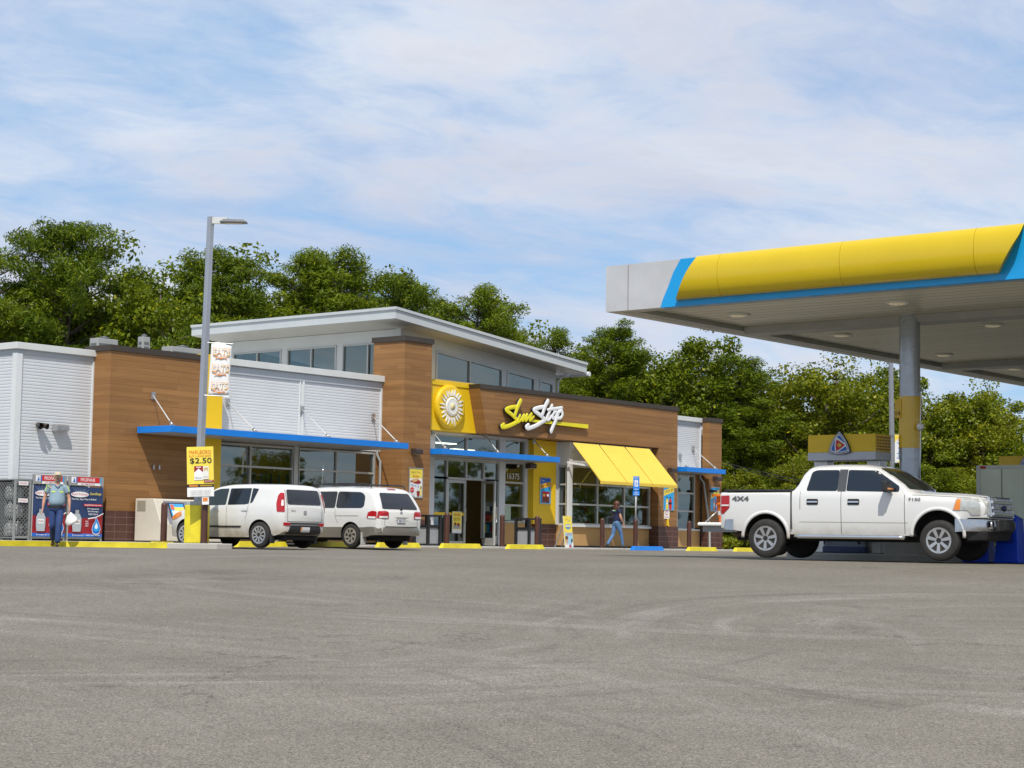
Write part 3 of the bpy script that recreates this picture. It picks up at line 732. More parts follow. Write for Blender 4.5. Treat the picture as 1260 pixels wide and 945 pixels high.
# shelves of goods seen dimly behind the glass
def shelf(x, y, L, label, seed):
    t = thing('shelf_unit', label, 'shelf', (x, y, .14)); r = random.Random(seed)
    mb = MB(); mb.mat(GREY).box(x-L/2, x+L/2, y+.22, y+.26, .14, 1.75)
    for z in (.2, .62, 1.0, 1.38): mb.box(x-L/2, x+L/2, y-.2, y+.24, z, z+.03)
    for xx in (x-L/2, x+L/2-.04): mb.box(xx, xx+.04, y-.18, y+.26, .14, 1.8)
    mb.build('rack', None, t)
    g_ = MB(); cs = [RED, YPR, INKBL, WPR, OPR, SKYB, CRIM, BPR]
    for z in (.23, .65, 1.03, 1.41):
        xx = x-L/2+.08
        while xx < x+L/2-.2:
            w = r.uniform(.08, .2); g_.mat(r.choice(cs)).box(xx, xx+w-.012, y-.16, y+.1, z, z+r.uniform(.16,.3)); xx += w
    tag(g_.build('packed_goods', None, t), kind='stuff')
shelf(26.3, 2.0, 4.2, 'long shelf of snacks behind the yellow awning window', 1)
shelf(18.7, 3.6, 2.4, 'shelf of snacks inside the entrance doors', 2)
shelf(31.4, 2.6, 2.0, 'shelf of goods inside the narrow window at the right end', 3)
shelf(9.3, 3.0, 3.4, 'shelf of goods behind the window under the long blue canopy', 4)
# ------------------------------------------------------------------ fuel canopy
X0c, X1c, Y0c, Y1c, ZB, ZT = 1.91, 31.7, -46.0, -18.16, 5.25, 6.24
can = thing('fuel_canopy', 'flat fuel station canopy with yellow and blue edge over the white pickup', 'canopy', (X0c, Y1c, ZB))
mb = MB(); mb.mat(LGREY)
mb.box(X0c, X0c+.25, Y0c, Y1c, ZB, ZT); mb.box(X1c-.25, X1c, Y0c, Y1c, ZB, ZT); mb.box(X0c+.25, X1c-.25, Y1c-.25, Y1c, ZB, ZT); mb.box(X0c+.25, X1c-.25, Y0c, Y0c+.25, ZB, ZT)
mb.build('fascia', None, can)
mb = MB(); mb.mat(M('canopy_top', (.4,.4,.4), .8)).box(X0c+.25, X1c-.25, Y0c+.25, Y1c-.25, 5.75, 5.9); mb.build('deck', None, can)
def deckmat():
    m, g, b = newmat('canopy_deck_pan')
    co = g.new('ShaderNodeTexCoord').outputs['Object']; sp = g.new('ShaderNodeSeparateXYZ'); g.l.new(co, sp.inputs[0])
    fx = g.math('FRACT', g.math('DIVIDE', sp.outputs[0], .40)); seam = g.math('LESS_THAN', fx, .10)
    fl = g.math('FLOOR', g.math('DIVIDE', sp.outputs[0], .40)); wn = g.new('ShaderNodeTexWhiteNoise', noise_dimensions='1D'); g.l.new(fl, wn.inputs['W'])
    mp = g.new('ShaderNodeMapping', i={'Scale': (1.2, .12, 1)}); g.l.new(co, mp.inputs[0])
    n = g.noise(mp.outputs[0], 1.2, 5, .6)
    c = g.mix(g.math('ADD', g.math('MULTIPLY', wn.outputs[0], .5), g.math('MULTIPLY', n, .5)), (.60,.56,.41), (.80,.76,.59))
    c = g.mix(g.math('MULTIPLY', seam, .8), c, (.10,.095,.08))
    g.l.new(c, b.inputs['Base Color']); b.inputs['Roughness'].default_value = .32; b.inputs['Specular IOR Level'].default_value = .5
    bp = g.new('ShaderNodeBump', i={'Strength': .6, 'Distance': .02}, invert=True); g.l.new(seam, bp.inputs['Height']); g.l.new(bp.outputs[0], b.inputs['Normal'])
    return m
DECK = deckmat()
mb = MB(); mb.mat(DECK).box(X0c+.25, X1c-.25, Y0c+.25, Y1c-.25, ZB+.10, ZB+.16); mb.build('soffit', None, can)
TRIM = M('canopy_trim', (.40,.40,.375), .4)
for xx in (6.85, 17.0, 27.1):
    mb = MB(); mb.mat(TRIM).prism([(xx-.36,ZB+.098),(xx-.30,ZB-.06),(xx+.30,ZB-.06),(xx+.36,ZB+.098)], 'y', Y0c+.25, Y1c-.61); mb.build('gutter_strip', None, can)
mb = MB(); mb.mat(TRIM).box(X0c+.25, X0c+.42, Y0c+.25, Y1c-.25, ZB-.001, ZB+.098); mb.box(X0c+.42, X1c-.25, Y1c-.6, Y1c-.25, ZB-.001, ZB+.098); mb.build('edge_strip', None, can)
# painted swoosh on the front edge: (y, z) polygons on the plane X0c
def fc(x, y): p = onX(x, y, X0c); return (p[1], p[2])
def swoosh(cut):
    return [(p[0], p[1]) for p in cut]
lt = [fc(838,318)[:1]+(ZT+.003,), (fc(829,335)[0],5.98), (fc(822,352)[0],5.66), (fc(816,368)[0],5.42), (fc(813,378)[0],ZB-.003)]
ri = [(-27.02,ZB-.003)]
mb = MB(); mb.mat(BLUEL).prism(lt+[(-33.3,ZB-.003),(-33.1,5.45),(-32.9,5.72),(-32.6,6.0),(-32.2,ZT+.003)], 'x', X0c-.012, X0c+.2); mb.build('blue_band', None, can)
# bulging yellow front, its ends slanted
def bull():
    n = 14; prof = []
    for i in range(n+1):
        t = math.pi*i/n; prof.append((5.37+(6.255-5.37)*(1-math.cos(t))/2, .05+.25*math.sin(t)**.8))
    lp_ = [(831,368.5),(834,359),(837,350),(841,341),(845.7,331.5),(852,323),(858.3,317)]; rp_ = [(1228.5,335.7),(1236,325),(1245,311),(1255,294),(1261,283)]
    def curve(pp, f):
        k = f*(len(pp)-1); i = min(int(k), len(pp)-2); t = k-i
        return (pp[i][0]*(1-t)+pp[i+1][0]*t, pp[i][1]*(1-t)+pp[i+1][1]*t)
    def edge_y(pp, f, o): q = curve(pp, f); return float(onX(q[0], q[1], X0c-.012-o)[1])
    sy = [float(onX(x, y, X0c-.3)[1]) for x, y in ((882.5,340),(1033,325),(1198,308))]
    bounds = [lambda f, o: edge_y(lp_, f, o)] + [(lambda y: (lambda f, o: y))(y) for y in sy] + [lambda f, o: edge_y(rp_, f, o)]
    mb = MB(); mb.mat(YELB); m_ = n+3
    for a, b in zip(bounds, bounds[1:]):
        vs = []; fs = []
        for fn, sh in ((a, -.004), (b, .004)):
            for z, o in prof: vs.append((X0c-.012-o, fn((z-5.37)/.885, o)+sh, z))
            for z in (prof[-1][0], prof[0][0]): vs.append((X0c, fn((z-5.37)/.885, .05)+sh, z))
        for i in range(m_): fs.append((i, m_+i, m_+(i+1)%m_, (i+1)%m_))
        fs.append(tuple(range(m_))); fs.append(tuple(m_+i for i in range(m_))[::-1]); mb.add(vs, fs)
    return mb.build('yellow_bullnose', None, can, auto=35)
bull()
# thin joints between the grey and blue fascia sheets
mb = MB(); mb.mat(M('fascia_joint', (.30,.30,.31), .5))
for y in (-18.75, -30.2, -36.1, -39.5): mb.box(X0c-.0145, X0c-.002, y-.006, y+.006, ZB+.01, ZT-.01)
split_build(mb, 'fascia_joint', can)
# downlights
for xx in (4.4, 9.0, 14.4, 18.8, 24.0, 28.8):
    for yy in (-19.95, -23.8, -27.6, -31.4, -35.2):
        mb = MB(); mb.mat(WHITE).lathe([(.26,.0),(.26,-.02),(.21,-.04)], 20, (xx, yy, ZB+.10), 'z'); mb.mat(M('lamp_lens', (1,.85,.55), .2, emit=.12)).lathe([(.20,-.035),(.12,-.06),(.001,-.065)], 20, (xx, yy, ZB+.10), 'z'); mb.build('downlight', None, can)
def column(x, y):
    mb = MB(); mb.mat(M('column_grey_paint', (.42,.44,.47), .2, .4, .04)).cyl((x,y,.1),(x,y,ZB+.10),.225,n=28)
    mb.cyl((x,y,2.2),(x,y,2.44),.232,n=28)
    o = mb.build('column', None, can, auto=40)
    m2 = MB(); m2.mat(M('column_yellow', (.80,.50,.008), .25, .0, .05, coat=.4)).cyl((x,y,2.445),(x,y,3.57),.236,n=28); m2.build('yellow_wrap', None, o, auto=40)
    m3 = MB(); m3.mat(CONC).box(x-.42,x+.42,y-.42,y+.42,.1,.5); m3.build('column_base', None, o, bevel=.03)
    return o
c_ = column(6.62, -22.95)
for y in (-32., -41.): column(6.62, y)
for y in (-41.,): column(17., y); column(27., y)
# number plate "14" and globe camera on the near column
# facing direction towards -X, a little towards -Y
cd = math.atan2(CAM[1]+22.95, CAM[0]-6.62)
mb = MB(); mb.mat(M('column_yellow_plate', (.74,.46,.008), .3)).prism([(6.385,-22.86),(6.41,-22.70),(6.50,-22.70),(6.50,-22.9)], 'z', 3.10, 3.50); pl = mb.build('number_plate', None, c_)
a_ = Art(); a_.text('14', 0, 0, INKB, width=.11, height=.11, bold=.0); a_.mb.xf(Matrix.Translation((6.392,-22.78,3.2)) @ Matrix.Rotation(rad(-100+0), 4, 'Z')); a_.mb.build('number', None, pl)
mb = MB(); mb.mat(WHITE).sphere((6.50,-23.26,2.9), .085, 14, 10); mb.mat(WHITE).cyl((6.5,-23.26,2.9),(6.56,-23.12,2.93),.03); mb.build('globe_camera', None, c_)

# ------------------------------------------------------------------ pump islands with dispensers and their illuminated toppers
def emblem(parent, x, y, z, s, rz):
    """three-sided shield: white rim, blue body, red kite with a yellow heart"""
    a = Art()
    def tri(r, bul, dy=0., inv=False):
        pts = []
        V = [(0, 1.12*r), (-1.0*r, -.62*r), (1.0*r, -.62*r)]
        for i in range(3):
            p, q = Vector(V[i]), Vector(V[(i+1)%3]); nrm = Vector((q-p)).orthogonal().normalized()
            if nrm.dot((p+q)/2) < 0: nrm = -nrm
            for k in range(8):
                t = k/8; w = p.lerp(q, t)+nrm*(bul*r*4*t*(1-t)); pts.append((w.x, w.y+dy))
        return pts
    a.poly(tri(s*.96, .16), INKBL); a.poly(tri(s*.90, .16), WPR); a.poly(tri(s*.83, .16), INKBL); a.poly(tri(s*.77, .16), WPR); a.poly(tri(s*.68, .16), MBL)
    a.poly([(-.28*s,.62*s),(-.40*s,-.06*s),(-.34*s,-.62*s),(-.2*s,-.60*s),(.62*s,-.12*s),(.58*s,.02*s),(.1*s,.40*s)], WPR)
    a.poly([(-.22*s,.42*s),(-.30*s,-.04*s),(-.24*s,-.50*s),(.2*s,-.26*s),(.52*s,-.04*s),(.16*s,.20*s)], RED)
    a.poly([(-.18*s,-.02*s),(.02*s,.14*s),(.26*s,-.04*s),(.02*s,-.2*s)], YPR); a.ell(.02*s,-.03*s,.1*s,.09*s, OPR); a.ell(.02*s,-.03*s,.06*s,.06*s, YPR)
    a.mb.mat(INKBL).prism(tri(s*.95, .16), 'y', .0, .06)
    return a.build('emblem', (x, y, z), rz, parent)
TOPY = M('topper_yellow', (.84,.54,.008), .4); TOPG = M('topper_grey', (.50,.51,.53), .35, .2)
def dispenser(x, y, label):
    t = thing('fuel_dispenser', label, 'fuel pump', (x, y, .15), 0, 'fuel dispensers under the canopy')
    mb = MB(); mb.mat(M('pump_body_grey', (.20,.23,.27), .4)).box(x-.28, x+.28, y-.52, y+.52, .2, 1.55); mb.mat(WHITE).box(x-.31, x+.31, y-.55, y+.55, 1.55, 1.9); mb.mat(INKBL).box(x-.30, x+.30, y-.54, y+.54, .15, .3)
    b = mb.build('cabinet', None, t, bevel=.03)
    for sx in (-1, 1):
        mb = MB(); mb.mat(BLACK).box(x+sx*.315-.004, x+sx*.315+.004, y-.3, y+.3, 1.25, 1.5); mb.mat(M('screen_glass', (.05,.08,.1), .1)).box(x+sx*.32-.004, x+sx*.32+.004, y-.18, y+.18, 1.3, 1.46); mb.build('display', None, t)
        for sy in (-.35, .35):
            mb = MB(); mb.mat(BLACK).tube(smooth([(x+sx*.3,y+sy,1.5),(x+sx*.42,y+sy,1.25),(x+sx*.45,y+sy*1.1,.6),(x+sx*.38,y+sy*1.25,.36),(x+sx*.33,y+sy*1.3,.8)]), .018, 6); mb.box(x+sx*.34-.03, x+sx*.34+.03, y+sy*1.3-.03, y+sy*1.3+.03, .75, .98); mb.build('hose', None, t)
    for dy in (-.66, .66):
        mb = MB(); mb.mat(STEEL).box(x-.16, x+.16, y+dy-.17, y+dy+.17, .15, 2.2); mb.build('post', None, t, bevel=.02)
    mb = MB(); mb.mat(TOPY).box(x-.4, x+.31, y-.84, y+.84, 2.37, 2.76); mb.mat(TOPG).box(x-.404, x+.314, y-.844, y+.844, 2.19, 2.37)
    tp = mb.build('topper', None, t, bevel=.006)
    mb = MB(); mb.mat(BPR)
    for i in range(9):
        for k in range(5): mb.box(x-.34+i*.072, x-.34+i*.072+.034, y-.846, y-.842, 2.41+k*.066, 2.41+k*.066+.034)
    mb.build('perforation', None, tp)
    emblem(tp, x-.46, y+.02, 2.53, .285, rad(-90)); emblem(tp, x+.37, y, 2.53, .285, rad(90))
    return t
dispenser(6.6, -21.5, 'fuel dispenser behind the pickup cab, its yellow topper left of the column')
dispenser(16.8, -21.4, 'fuel dispenser whose topper peeks over the grey trailer')
for x, y0, y1 in ((6.62,-24.6,-20.2),(16.8,-24.6,-20.2)):
    mb = MB(); mb.mat(CONC).box(x-.6, x+.6, y0, y1, -.1, .15); o = mb.build('pump_island', bevel=.04); tag(o, kind='structure')

# blue service bins beside the truck nose
def service_bin(x, y, rz, label, sx=1.):
    t = thing('service_bin', label, 'bin', (x, y, .0), rz, 'blue service bins on the pump island')
    mb = MB(); mb.mat(M('bin_blue', (.006,.06,.62), .4, 0., .08))
    w = .27
    mb.hexa([(-.24,-w,.0),(.24,-w,.0),(.24,w,.0),(-.24,w,.0),(-.17,-w*.78,.96),(.19,-w*.78,.92),(.19,w*.78,.92),(-.17,w*.78,.96)])
    mb.box(-.26,.26,-w-.02,w+.02,.0,.07)
    b = mb.build('body', None, None, bevel=.03); 
    m2 = MB(); m2.mat(M('bin_blue_dark', (.003,.02,.25), .45)).hexa([(-.242,-.15,.42),(-.20,-.15,.42),(-.20,.15,.42),(-.242,.15,.42),(-.206,-.13,.66),(-.17,-.13,.66),(-.17,.13,.66),(-.206,.13,.66)]); s_ = m2.build('slot')
    m3 = MB(); m3.mat(M('bin_blue', (.004,.035,.42))).hexa([(-.20,-w*.85,.93),(.22,-w*.85,.89),(.22,w*.85,.89),(-.20,w*.85,.93),(-.10,-w*.5,1.0),(.12,-w*.5,.97),(.12,w*.5,.97),(-.10,w*.5,1.0)]); l_ = m3.build('lid', None, None, bevel=.02)
    for q in (b, s_, l_): q.parent = t
    return t
service_bin(5.95, -25.55, rad(4), 'upright blue plastic service bin in front of the pickup grille')
service_bin(6.0, -24.85, rad(4), 'blue plastic service bin low behind the pickup front wheel')

# grey box trailer
tr = thing('box_trailer', 'grey ribbed box trailer parked beyond the pickup nose', 'trailer', (10.6, -26.5, .1))
mb = MB(); mb.mat(M('trailer_grey', (.84,.88,.70), .5, 0., .14, 1.)).box(9.55, 11.7, -30.6, -23.15, .62, 2.12); mb.build('box_body', None, tr, bevel=.02)
mb = MB(); mb.mat(M('trailer_trim', (.72,.74,.64), .4)).box(9.53, 11.72, -30.62, -23.13, 2.11, 2.19); mb.box(9.53, 9.6, -23.22, -23.13, .6, 2.11); mb.box(9.53,11.72,-30.62,-23.13,.56,.66); mb.build('edge_trim', None, tr)
mb = MB(); mb.mat(M('trailer_rib', (.34,.36,.31), .5))
for k in range(13): mb.box(9.535, 9.552, -23.75-.55*k, -23.73-.55*k, .66, 2.11)
mb.build('seam', None, tr)
mb = MB(); mb.mat(RED).box(9.50, 9.53, -23.36, -23.24, 2.12, 2.17); mb.build('marker_lamp', None, tr)
for y in (-26.6, -27.5):
    for x in (9.7, 11.55):
        mb = MB(); mb.mat(RUB).lathe([(.2,-.1),(.34,-.1),(.36,-.06),(.36,.06),(.34,.1),(.2,.1)], 24, (x,y,.37), 'x'); w_ = mb.build('wheel', None, tr, auto=40)
        mb = MB(); mb.mat(WHITE).lathe([(.2,-.06),(.19,.06)], 20, (x,y,.37), 'x'); mb.build('rim', None, w_)
# utility trailer with white deck and orange cones behind the tailgate
ut = thing('flatbed_trailer', 'white flatbed trailer mostly hidden behind the pickup tailgate', 'trailer', (11.5, -16.4, .1))
base = atD(858, 647, 55.); d_ = Vector((.25, -1., 0)).normalized(); n_ = Vector((d_.y, -d_.x, 0))*-1
B = Vector((base[0], base[1], 0))
if n_.x < 0: n_ = -n_
def upt(a, b, z): p = B + d_*a + n_*b; return (p.x, p.y, z)
def ubox(mb, a0, a1, b0, b1, z0, z1): return mb.hexa([upt(a0,b1,z0),upt(a1,b1,z0),upt(a1,b0,z0),upt(a0,b0,z0),upt(a0,b1,z1),upt(a1,b1,z1),upt(a1,b0,z1),upt(a0,b0,z1)])
mb = MB(); mb.mat(WHITE); ubox(mb, 0, 3.6, 0, 1.5, .85, .95); mb.build('deck', None, ut, bevel=.03)
mb = MB(); mb.mat(GREY); ubox(mb, .1, 3.5, .2, .3, .68, .85); ubox(mb, .1, 3.5, 1.2, 1.3, .68, .85); mb.build('chassis', None, ut)
for b in (-.02, 1.52):
    c = upt(2.0, b, .36); mb = MB(); mb.mat(RUB)
    prof = [(.18,-.1),(.33,-.1),(.35,-.06),(.35,.06),(.33,.1),(.18,.1)]
    mb.lathe(prof, 20, (0,0,0), 'x'); mb.xf(Matrix.Translation(c) @ Matrix.Rotation(math.atan2(n_.y, n_.x), 4, 'Z')); w_ = mb.build('wheel', None, ut, auto=40)
mb = MB(); mb.mat(STEEL).tube([upt(.1,.1,.86), upt(.55,.25,1.3)], .02, 6); mb.build('strut', None, ut)
cq = atD(889.5, 643, 55.); cp = (cq[0], cq[1], .95)
def cones():
    t = thing('traffic_cone', 'stack of orange traffic cones upended on the white flatbed beside the tailgate', 'cone', cp)
    x, y, z = cp
    mb = MB(); mb.mat(ORANGE).lathe([(.10,0),(.14,.22)], 20, cp); mb.lathe([(.16,.34),(.18,.52),(.23,.53),(.23,.58),(.2,.6)], 20, cp); mb.lathe([(.19,.6),(.2,.76),(.34,.77),(.34,.82),(.02,.82)], 20, cp)
    mb.mat(WPR).lathe([(.142,.22),(.162,.34)], 20, cp, cap=False); mb.build('cone', None, t, auto=40)
cones()

# ------------------------------------------------------------------ lamp posts and hanging signs
def lamp_post(base, top, w, label, group=None, arm=None):
    t = thing('lamp_post', label, 'lamp post', base)
    b, tp = Vector(base), Vector(top)
    mb = MB(); mb.mat(M('lamp_steel', (.40,.42,.46), .35, .4, .06)); az = math.atan2(CAM[1]-b.y, CAM[0]-b.x)+rad(38)
    c, s = math.cos(az), math.sin(az); hx, hy = Vector((c,s,0)), Vector((-s,c,0))
    rings = []
    for q, k in ((b,1.),(tp,.8)): rings.append([q+(hx*i+hy*j)*w/2*k for i, j in ((-1,-1),(1,-1),(1,1),(-1,1))])
    mb.ring([[tuple(p) for p in r] for r in rings], True, False); mb.build('pole', None, t, bevel=.012)
    d = Vector(arm); e = tp+Vector((0,0,-.10)); sd = Vector((-d.y, d.x, 0)).normalized()
    mb = MB(); mb.mat(OFFW).bar(e, e+d.normalized()*.42, .09, .16); mb.build('arm', None, t)
    s0 = e+d.normalized()*.25; s1 = e+d.normalized()*.92
    mb = MB(); mb.mat(M('lamp_head_grey', (.10,.105,.115), .5, .1))
    P = [s0-sd*.15, s1-sd*.11, s1+sd*.11, s0+sd*.15]
    if (P[1]-P[0]).cross(P[2]-P[0]).z < 0: P = P[::-1]
    z = Vector((0,0,1)); sh = [p.lerp((s0+s1)/2, .28) for p in P]
    mb.hexa([p-z*.06 for p in P]+[p-z*.03 for p in P]); mb.hexa([p-z*.03 for p in P]+[p+z*.03 for p in sh]); hd = mb.build('lamp_head', None, t)
    mb = MB(); mb.mat(M('lamp_lens_warm', (.5,.4,.2), .3)); mb.hexa([p-z*.075 for p in sh]+[p-z*.058 for p in sh]); mb.build('lens', None, hd)
    return t
LB0 = atD(241.5, 673, 47.0); LTP = atD(259.5, 266.5, 47.3)
lamp_post((LB0[0], LB0[1], .13), tuple(LTP), .165, 'tall square steel lamp post rising from the yellow base beside the white hatchback', arm=RT.tolist()+[0])
lt_ = [c for c in bpy.data.objects if c.name == 'lamp_post'][0]
# yellow concrete-filled base and collar
t = thing('post_base', 'square yellow guard base round the foot of the lamp post', 'post base', (LB0[0], LB0[1], .13))
bx, by = LB0[0], LB0[1]
az = rad(18)
mb = MB(); mb.mat(YELK).box(-.235,.235,-.235,.235,0,.95); mb.xf(Matrix.Translation((bx,by,.13)) @ Matrix.Rotation(az,4,'Z')); mb.build('body', None, t, bevel=.025)
mb = MB(); mb.mat(M('collar_grey', (.36,.39,.40), .5)).box(-.2,.2,-.2,.2,.95,1.05); mb.xf(Matrix.Translation((bx,by,.13)) @ Matrix.Rotation(az,4,'Z')); mb.build('collar', None, t, bevel=.01)
CAMRZ = math.atan2(AZ[1], AZ[0]) - math.pi/2        # rotation that makes a -Y face look at the camera
def frame_of(px0, px1, D): 
    a, b = atD(*px0, D), atD(*px1, D); return a, b
# "EATS" banner
a = atD(256, 486, 46.9)
bw, bh = .51, 1.31
bn = thing('banner', 'white EATS banner hung on the side of the tall lamp post', 'banner', tuple(a))
mb = MB(); mb.mat(WPR)
nx, nz = 8, 12; vs = []; fs = []
def bpt(i, k, off): u = bw*i/nx; w = bh*k/nz; return (u+.03*w/bh*0, off+.025*math.sin(i/nx*5+k*.25)*(i/nx), w-.02*math.sin(i*.6)*(1-k/nz))
art = Art(); art.k = 18
arts = []
for q, w in enumerate((1.10,.68,.24)):
    art = Art(); art.k = 18; arts.append(art)
    art.text('EATS', .27, w, OPR, width=.42, height=.19, bold=.014); art.text('EATS', .268, w+.004, YPR, width=.40, height=.165, bold=.004); art.text('EATS', .266, w+.007, WPR, width=.385, height=.145, bold=.0)
    art.poly([(.14,w-.12),(.40,w-.12),(.43,w-.175),(.36,w-.155),(.27,w-.185),(.18,w-.155),(.11,w-.175)], OPR); art.rect(.17,.38,w-.145,w-.13,WPR)
for k in range(nz+1):
    for i in range(nx+1): vs.append(bpt(i,k,0))
for k in range(nz):
    for i in range(nx): fs.append((k*(nx+1)+i, k*(nx+1)+i+1, (k+1)*(nx+1)+i+1, (k+1)*(nx+1)+i))
mb.add(vs, fs, True)
RZ = CAMRZ + rad(4)
MX = Matrix.Translation(a) @ Matrix.Rotation(RZ, 4, 'Z') @ Matrix.Rotation(rad(-2.0), 4, 'Y').inverted()
mb.xf(MX); cl = mb.build('cloth', None, bn); so = cl.modifiers.new('s', 'SOLIDIFY'); so.thickness = .006
for art in arts: art.mb.xf(MX @ Matrix.Translation((0,-.005,0))); art.mb.build('print', None, bn)
mb = MB(); mb.mat(STEEL)
for w in (-.01, bh+.01): mb.tube([(-.1,.0,w),(bw+.03,.0,w)], .012, 6); mb.sphere((bw+.03,0,w), .022, 8, 6)
mb.xf(MX); split_build(mb, 'bracket', bn, tol=.005)
# price poster on the lamp post
a = atD(230.5, 611.5, 46.4); W_, H_ = .66, 1.24
ps = thing('price_poster', 'yellow cigarette price poster strapped to the front of the lamp post', 'poster', tuple(a))
art = Art()
art.rect(0,W_,0,H_,YPR); art.rect(0,W_,0,.23,WPR); art.rect(0,W_,.23,.31,INKB); art.rect(.05,.27,.25,.29,OPR); art.rect(.32,.62,.255,.285,M('gold_print',(.5,.3,.02),.5))
art.text('MARLBORO', .33, 1.105, M('orange_red_print', (.72,.10,.02), .5), width=.54, height=.095, bold=.0); art.text('BUY 2 AND SAVE', .33, 1.01, M('orange_red_print', (.72,.10,.02), .5), width=.54, height=.05, bold=.0)
art.text('$2.50', .345, .885, INKB, width=.54, height=.155, bold=.008)
art.rect(.18,.40,.41,.76,WPR); art.poly([(.18,.76),(.40,.76),(.40,.60),(.29,.70),(.18,.60)], CRIM); art.rect(.23,.35,.72,.74,WPR); art.rect(.40,.54,.43,.75,M('pack_white',(.78,.76,.70),.5)); art.poly([(.42,.72),(.52,.72),(.52,.62),(.47,.67),(.42,.62)], M('pack_gold',(.6,.45,.2),.5))
art.text('Marlboro', .29, .47, GPR, width=.18, height=.05, bold=0); art.text('Marlboro', .47, .49, GPR, width=.12, height=.04, bold=0)
art.rect(.42,.66,.355,.405,CRIM); art.text('BUY NOW', .54, .38, WPR, width=.18, height=.03, bold=.01)
for w in (.15,.10,.05): art.text('SURGEON GENERAL WARNING', .33, w, GPR, width=.5, height=.03, bold=0)
MX = Matrix.Translation(a) @ Matrix.Rotation(CAMRZ+rad(2), 4, 'Z') @ Matrix.Rotation(rad(-2.5), 4, 'Y')
art.mb.xf(MX); art.mb.build('print', None, ps)
mb = MB(); mb.mat(WPR).box(0, W_, .0, .012, 0, H_); mb.xf(MX); mb.build('board', None, ps)
mb = MB(); mb.mat(WPR).box(.36,.53,.01,.02,-.20,.0); mb.mat(OPR).box(.38,.50,.006,.01,-.12,-.03); mb.xf(MX); mb.build('tag', None, ps)
# second lamp post beyond the canopy with its banner
B2 = atD(1099.5, 672, 58.); T2 = atD(1096, 432, 58.)
T2 = B2 + (T2-B2)*1.2
lamp_post((B2[0], B2[1], .05), tuple(T2), .13, 'white lamp post beyond the fuel canopy beside the yellow column', arm=RT.tolist()+[0])
a = atD(1101, 569, 57.8); W_, H_ = .25, .86
bn = thing('banner', 'narrow white and yellow banner with blue upright lettering by the column', 'banner', tuple(a))
art = Art(); art.rect(0,W_,0,H_,WPR); art.poly([(0,H_),(W_*.8,H_),(0,H_*.72)], YPR); art.poly([(W_,0),(W_,.2),(W_*.3,0)], YPR); art.text('Island', .13, .36, MBL, width=.52, height=.13, rot=rad(88), bold=.004, shear=.2); art.ell(.15,.73,.05,.09,OPR); art.ell(.15,.73,.032,.06,WPR)
MX = Matrix.Translation(a) @ Matrix.Rotation(CAMRZ+rad(-8), 4, 'Z'); art.mb.xf(MX); art.mb.build('print', None, bn)
mb = MB(); mb.mat(WPR).box(0,W_,.0,.01,0,H_); mb.mat(STEEL).box(-.08,W_,.0,.02,H_,H_+.02); mb.box(-.08,W_,0,.02,-.02,0); mb.xf(MX); mb.build('cloth', None, bn)

# ------------------------------------------------------------------ bollards, parking stops, accessible sign
def bollard(name='bollard'):
    t = thing(name, 'x', 'bollard', (0,0,0), 0, 'brown steel bollards along the shop front')
    mb = MB(); mb.mat(BRN).lathe([(.085,-.1),(.085,.97),(.078,1.01),(.055,1.035),(.001,1.045)], 24); o = mb.build('post', None, None, auto=40); o.parent = t
    mb = MB(); mb.mat(M('rust_ring', (.04,.02,.015), .7)).lathe([(.09,-.1),(.09,.03),(.086,.035)], 24); r_ = mb.build('collar', None, None, auto=40); r_.parent = t
    return t
b0 = bollard()
kids = {b0.name: children(b0)}
BL = [((14.25,-3.),'brown bollard in front of the timber tower beside the left bin'), ((17.0,-3.),'brown bollard right of the open entrance door'),
      ((18.84,-3.),'brown bollard in front of the right grey bin'), ((22.52,-3.),'brown bollard left of the walking woman'), ((24.53,-3.),'brown bollard carrying the blue accessible parking sign'),
      ((27.98,-3.),'brown bollard in front of the narrow right window'), ((1.9,-3.95),'brown bollard in front of the beige twin-screen machine')]
for k, ((x, y), lab) in enumerate(BL):
    o = b0 if k == 0 else dup(b0, None, kids)
    place(o, (x, y, .13), 0, lab)
q = atD(250.5, 674, 46.5)
o = dup(b0, None, kids); place(o, (q[0], q[1], .13), 0, 'brown bollard touching the yellow base of the lamp post')
def stop(m, name='parking_stop'):
    mb = MB(); mb.mat(m); w, L = .09, .96
    mb.hexa([(-L,-w,-.02),(L,-w,-.02),(L,w,-.02),(-L,w,-.02),(-L+.10,-w*.62,.145),(L-.10,-w*.62,.145),(L-.10,w*.62,.145),(-L+.10,w*.62,.145)])
    o = mb.build(name, bevel=.012); return tag(o, 'x', 'parking stop', 'concrete parking stops')
s0 = stop(YELK); 
ST = [((2.3,-4.05),'yellow parking stop in front of the beige machine and the hatchback nose'), ((5.3,-4.05),'yellow parking stop seen under the middle of the white hatchback'), ((8.0,-4.05),'yellow parking stop between the hatchback and the minivan rear wheel'), ((10.85,-4.05),'yellow parking stop peeking out right of the minivan bumper'),
      ((13.7,-4.05),'yellow parking stop in front of the entrance doors'), ((16.9,-4.05),'yellow parking stop in front of the right grey bin'), ((27.25,-4.05),'yellow parking stop right of the blue one'), ((30.4,-4.05),'yellow parking stop under the pickup tail')]
for k, ((x, y), lab) in enumerate(ST):
    o = s0 if k == 0 else dup(s0)
    place(o, (x, y, float(gz(x, y))), 0, lab)
o = stop(BLUE); place(o, (23.77, -4.05, float(gz(23.8,-4.05))), 0, 'blue parking stop below the accessible parking sign')
x, y = 24.53, -3.0
sg = thing('parking_sign', 'blue accessible parking sign on a white pole set in a bollard', 'sign', (x, y, 1.1))
mb = MB(); mb.mat(WHITE).cyl((x,y,1.17),(x,y,2.70),.028,n=12); mb.build('pole', None, sg)
RS = CAMRZ+rad(-6)
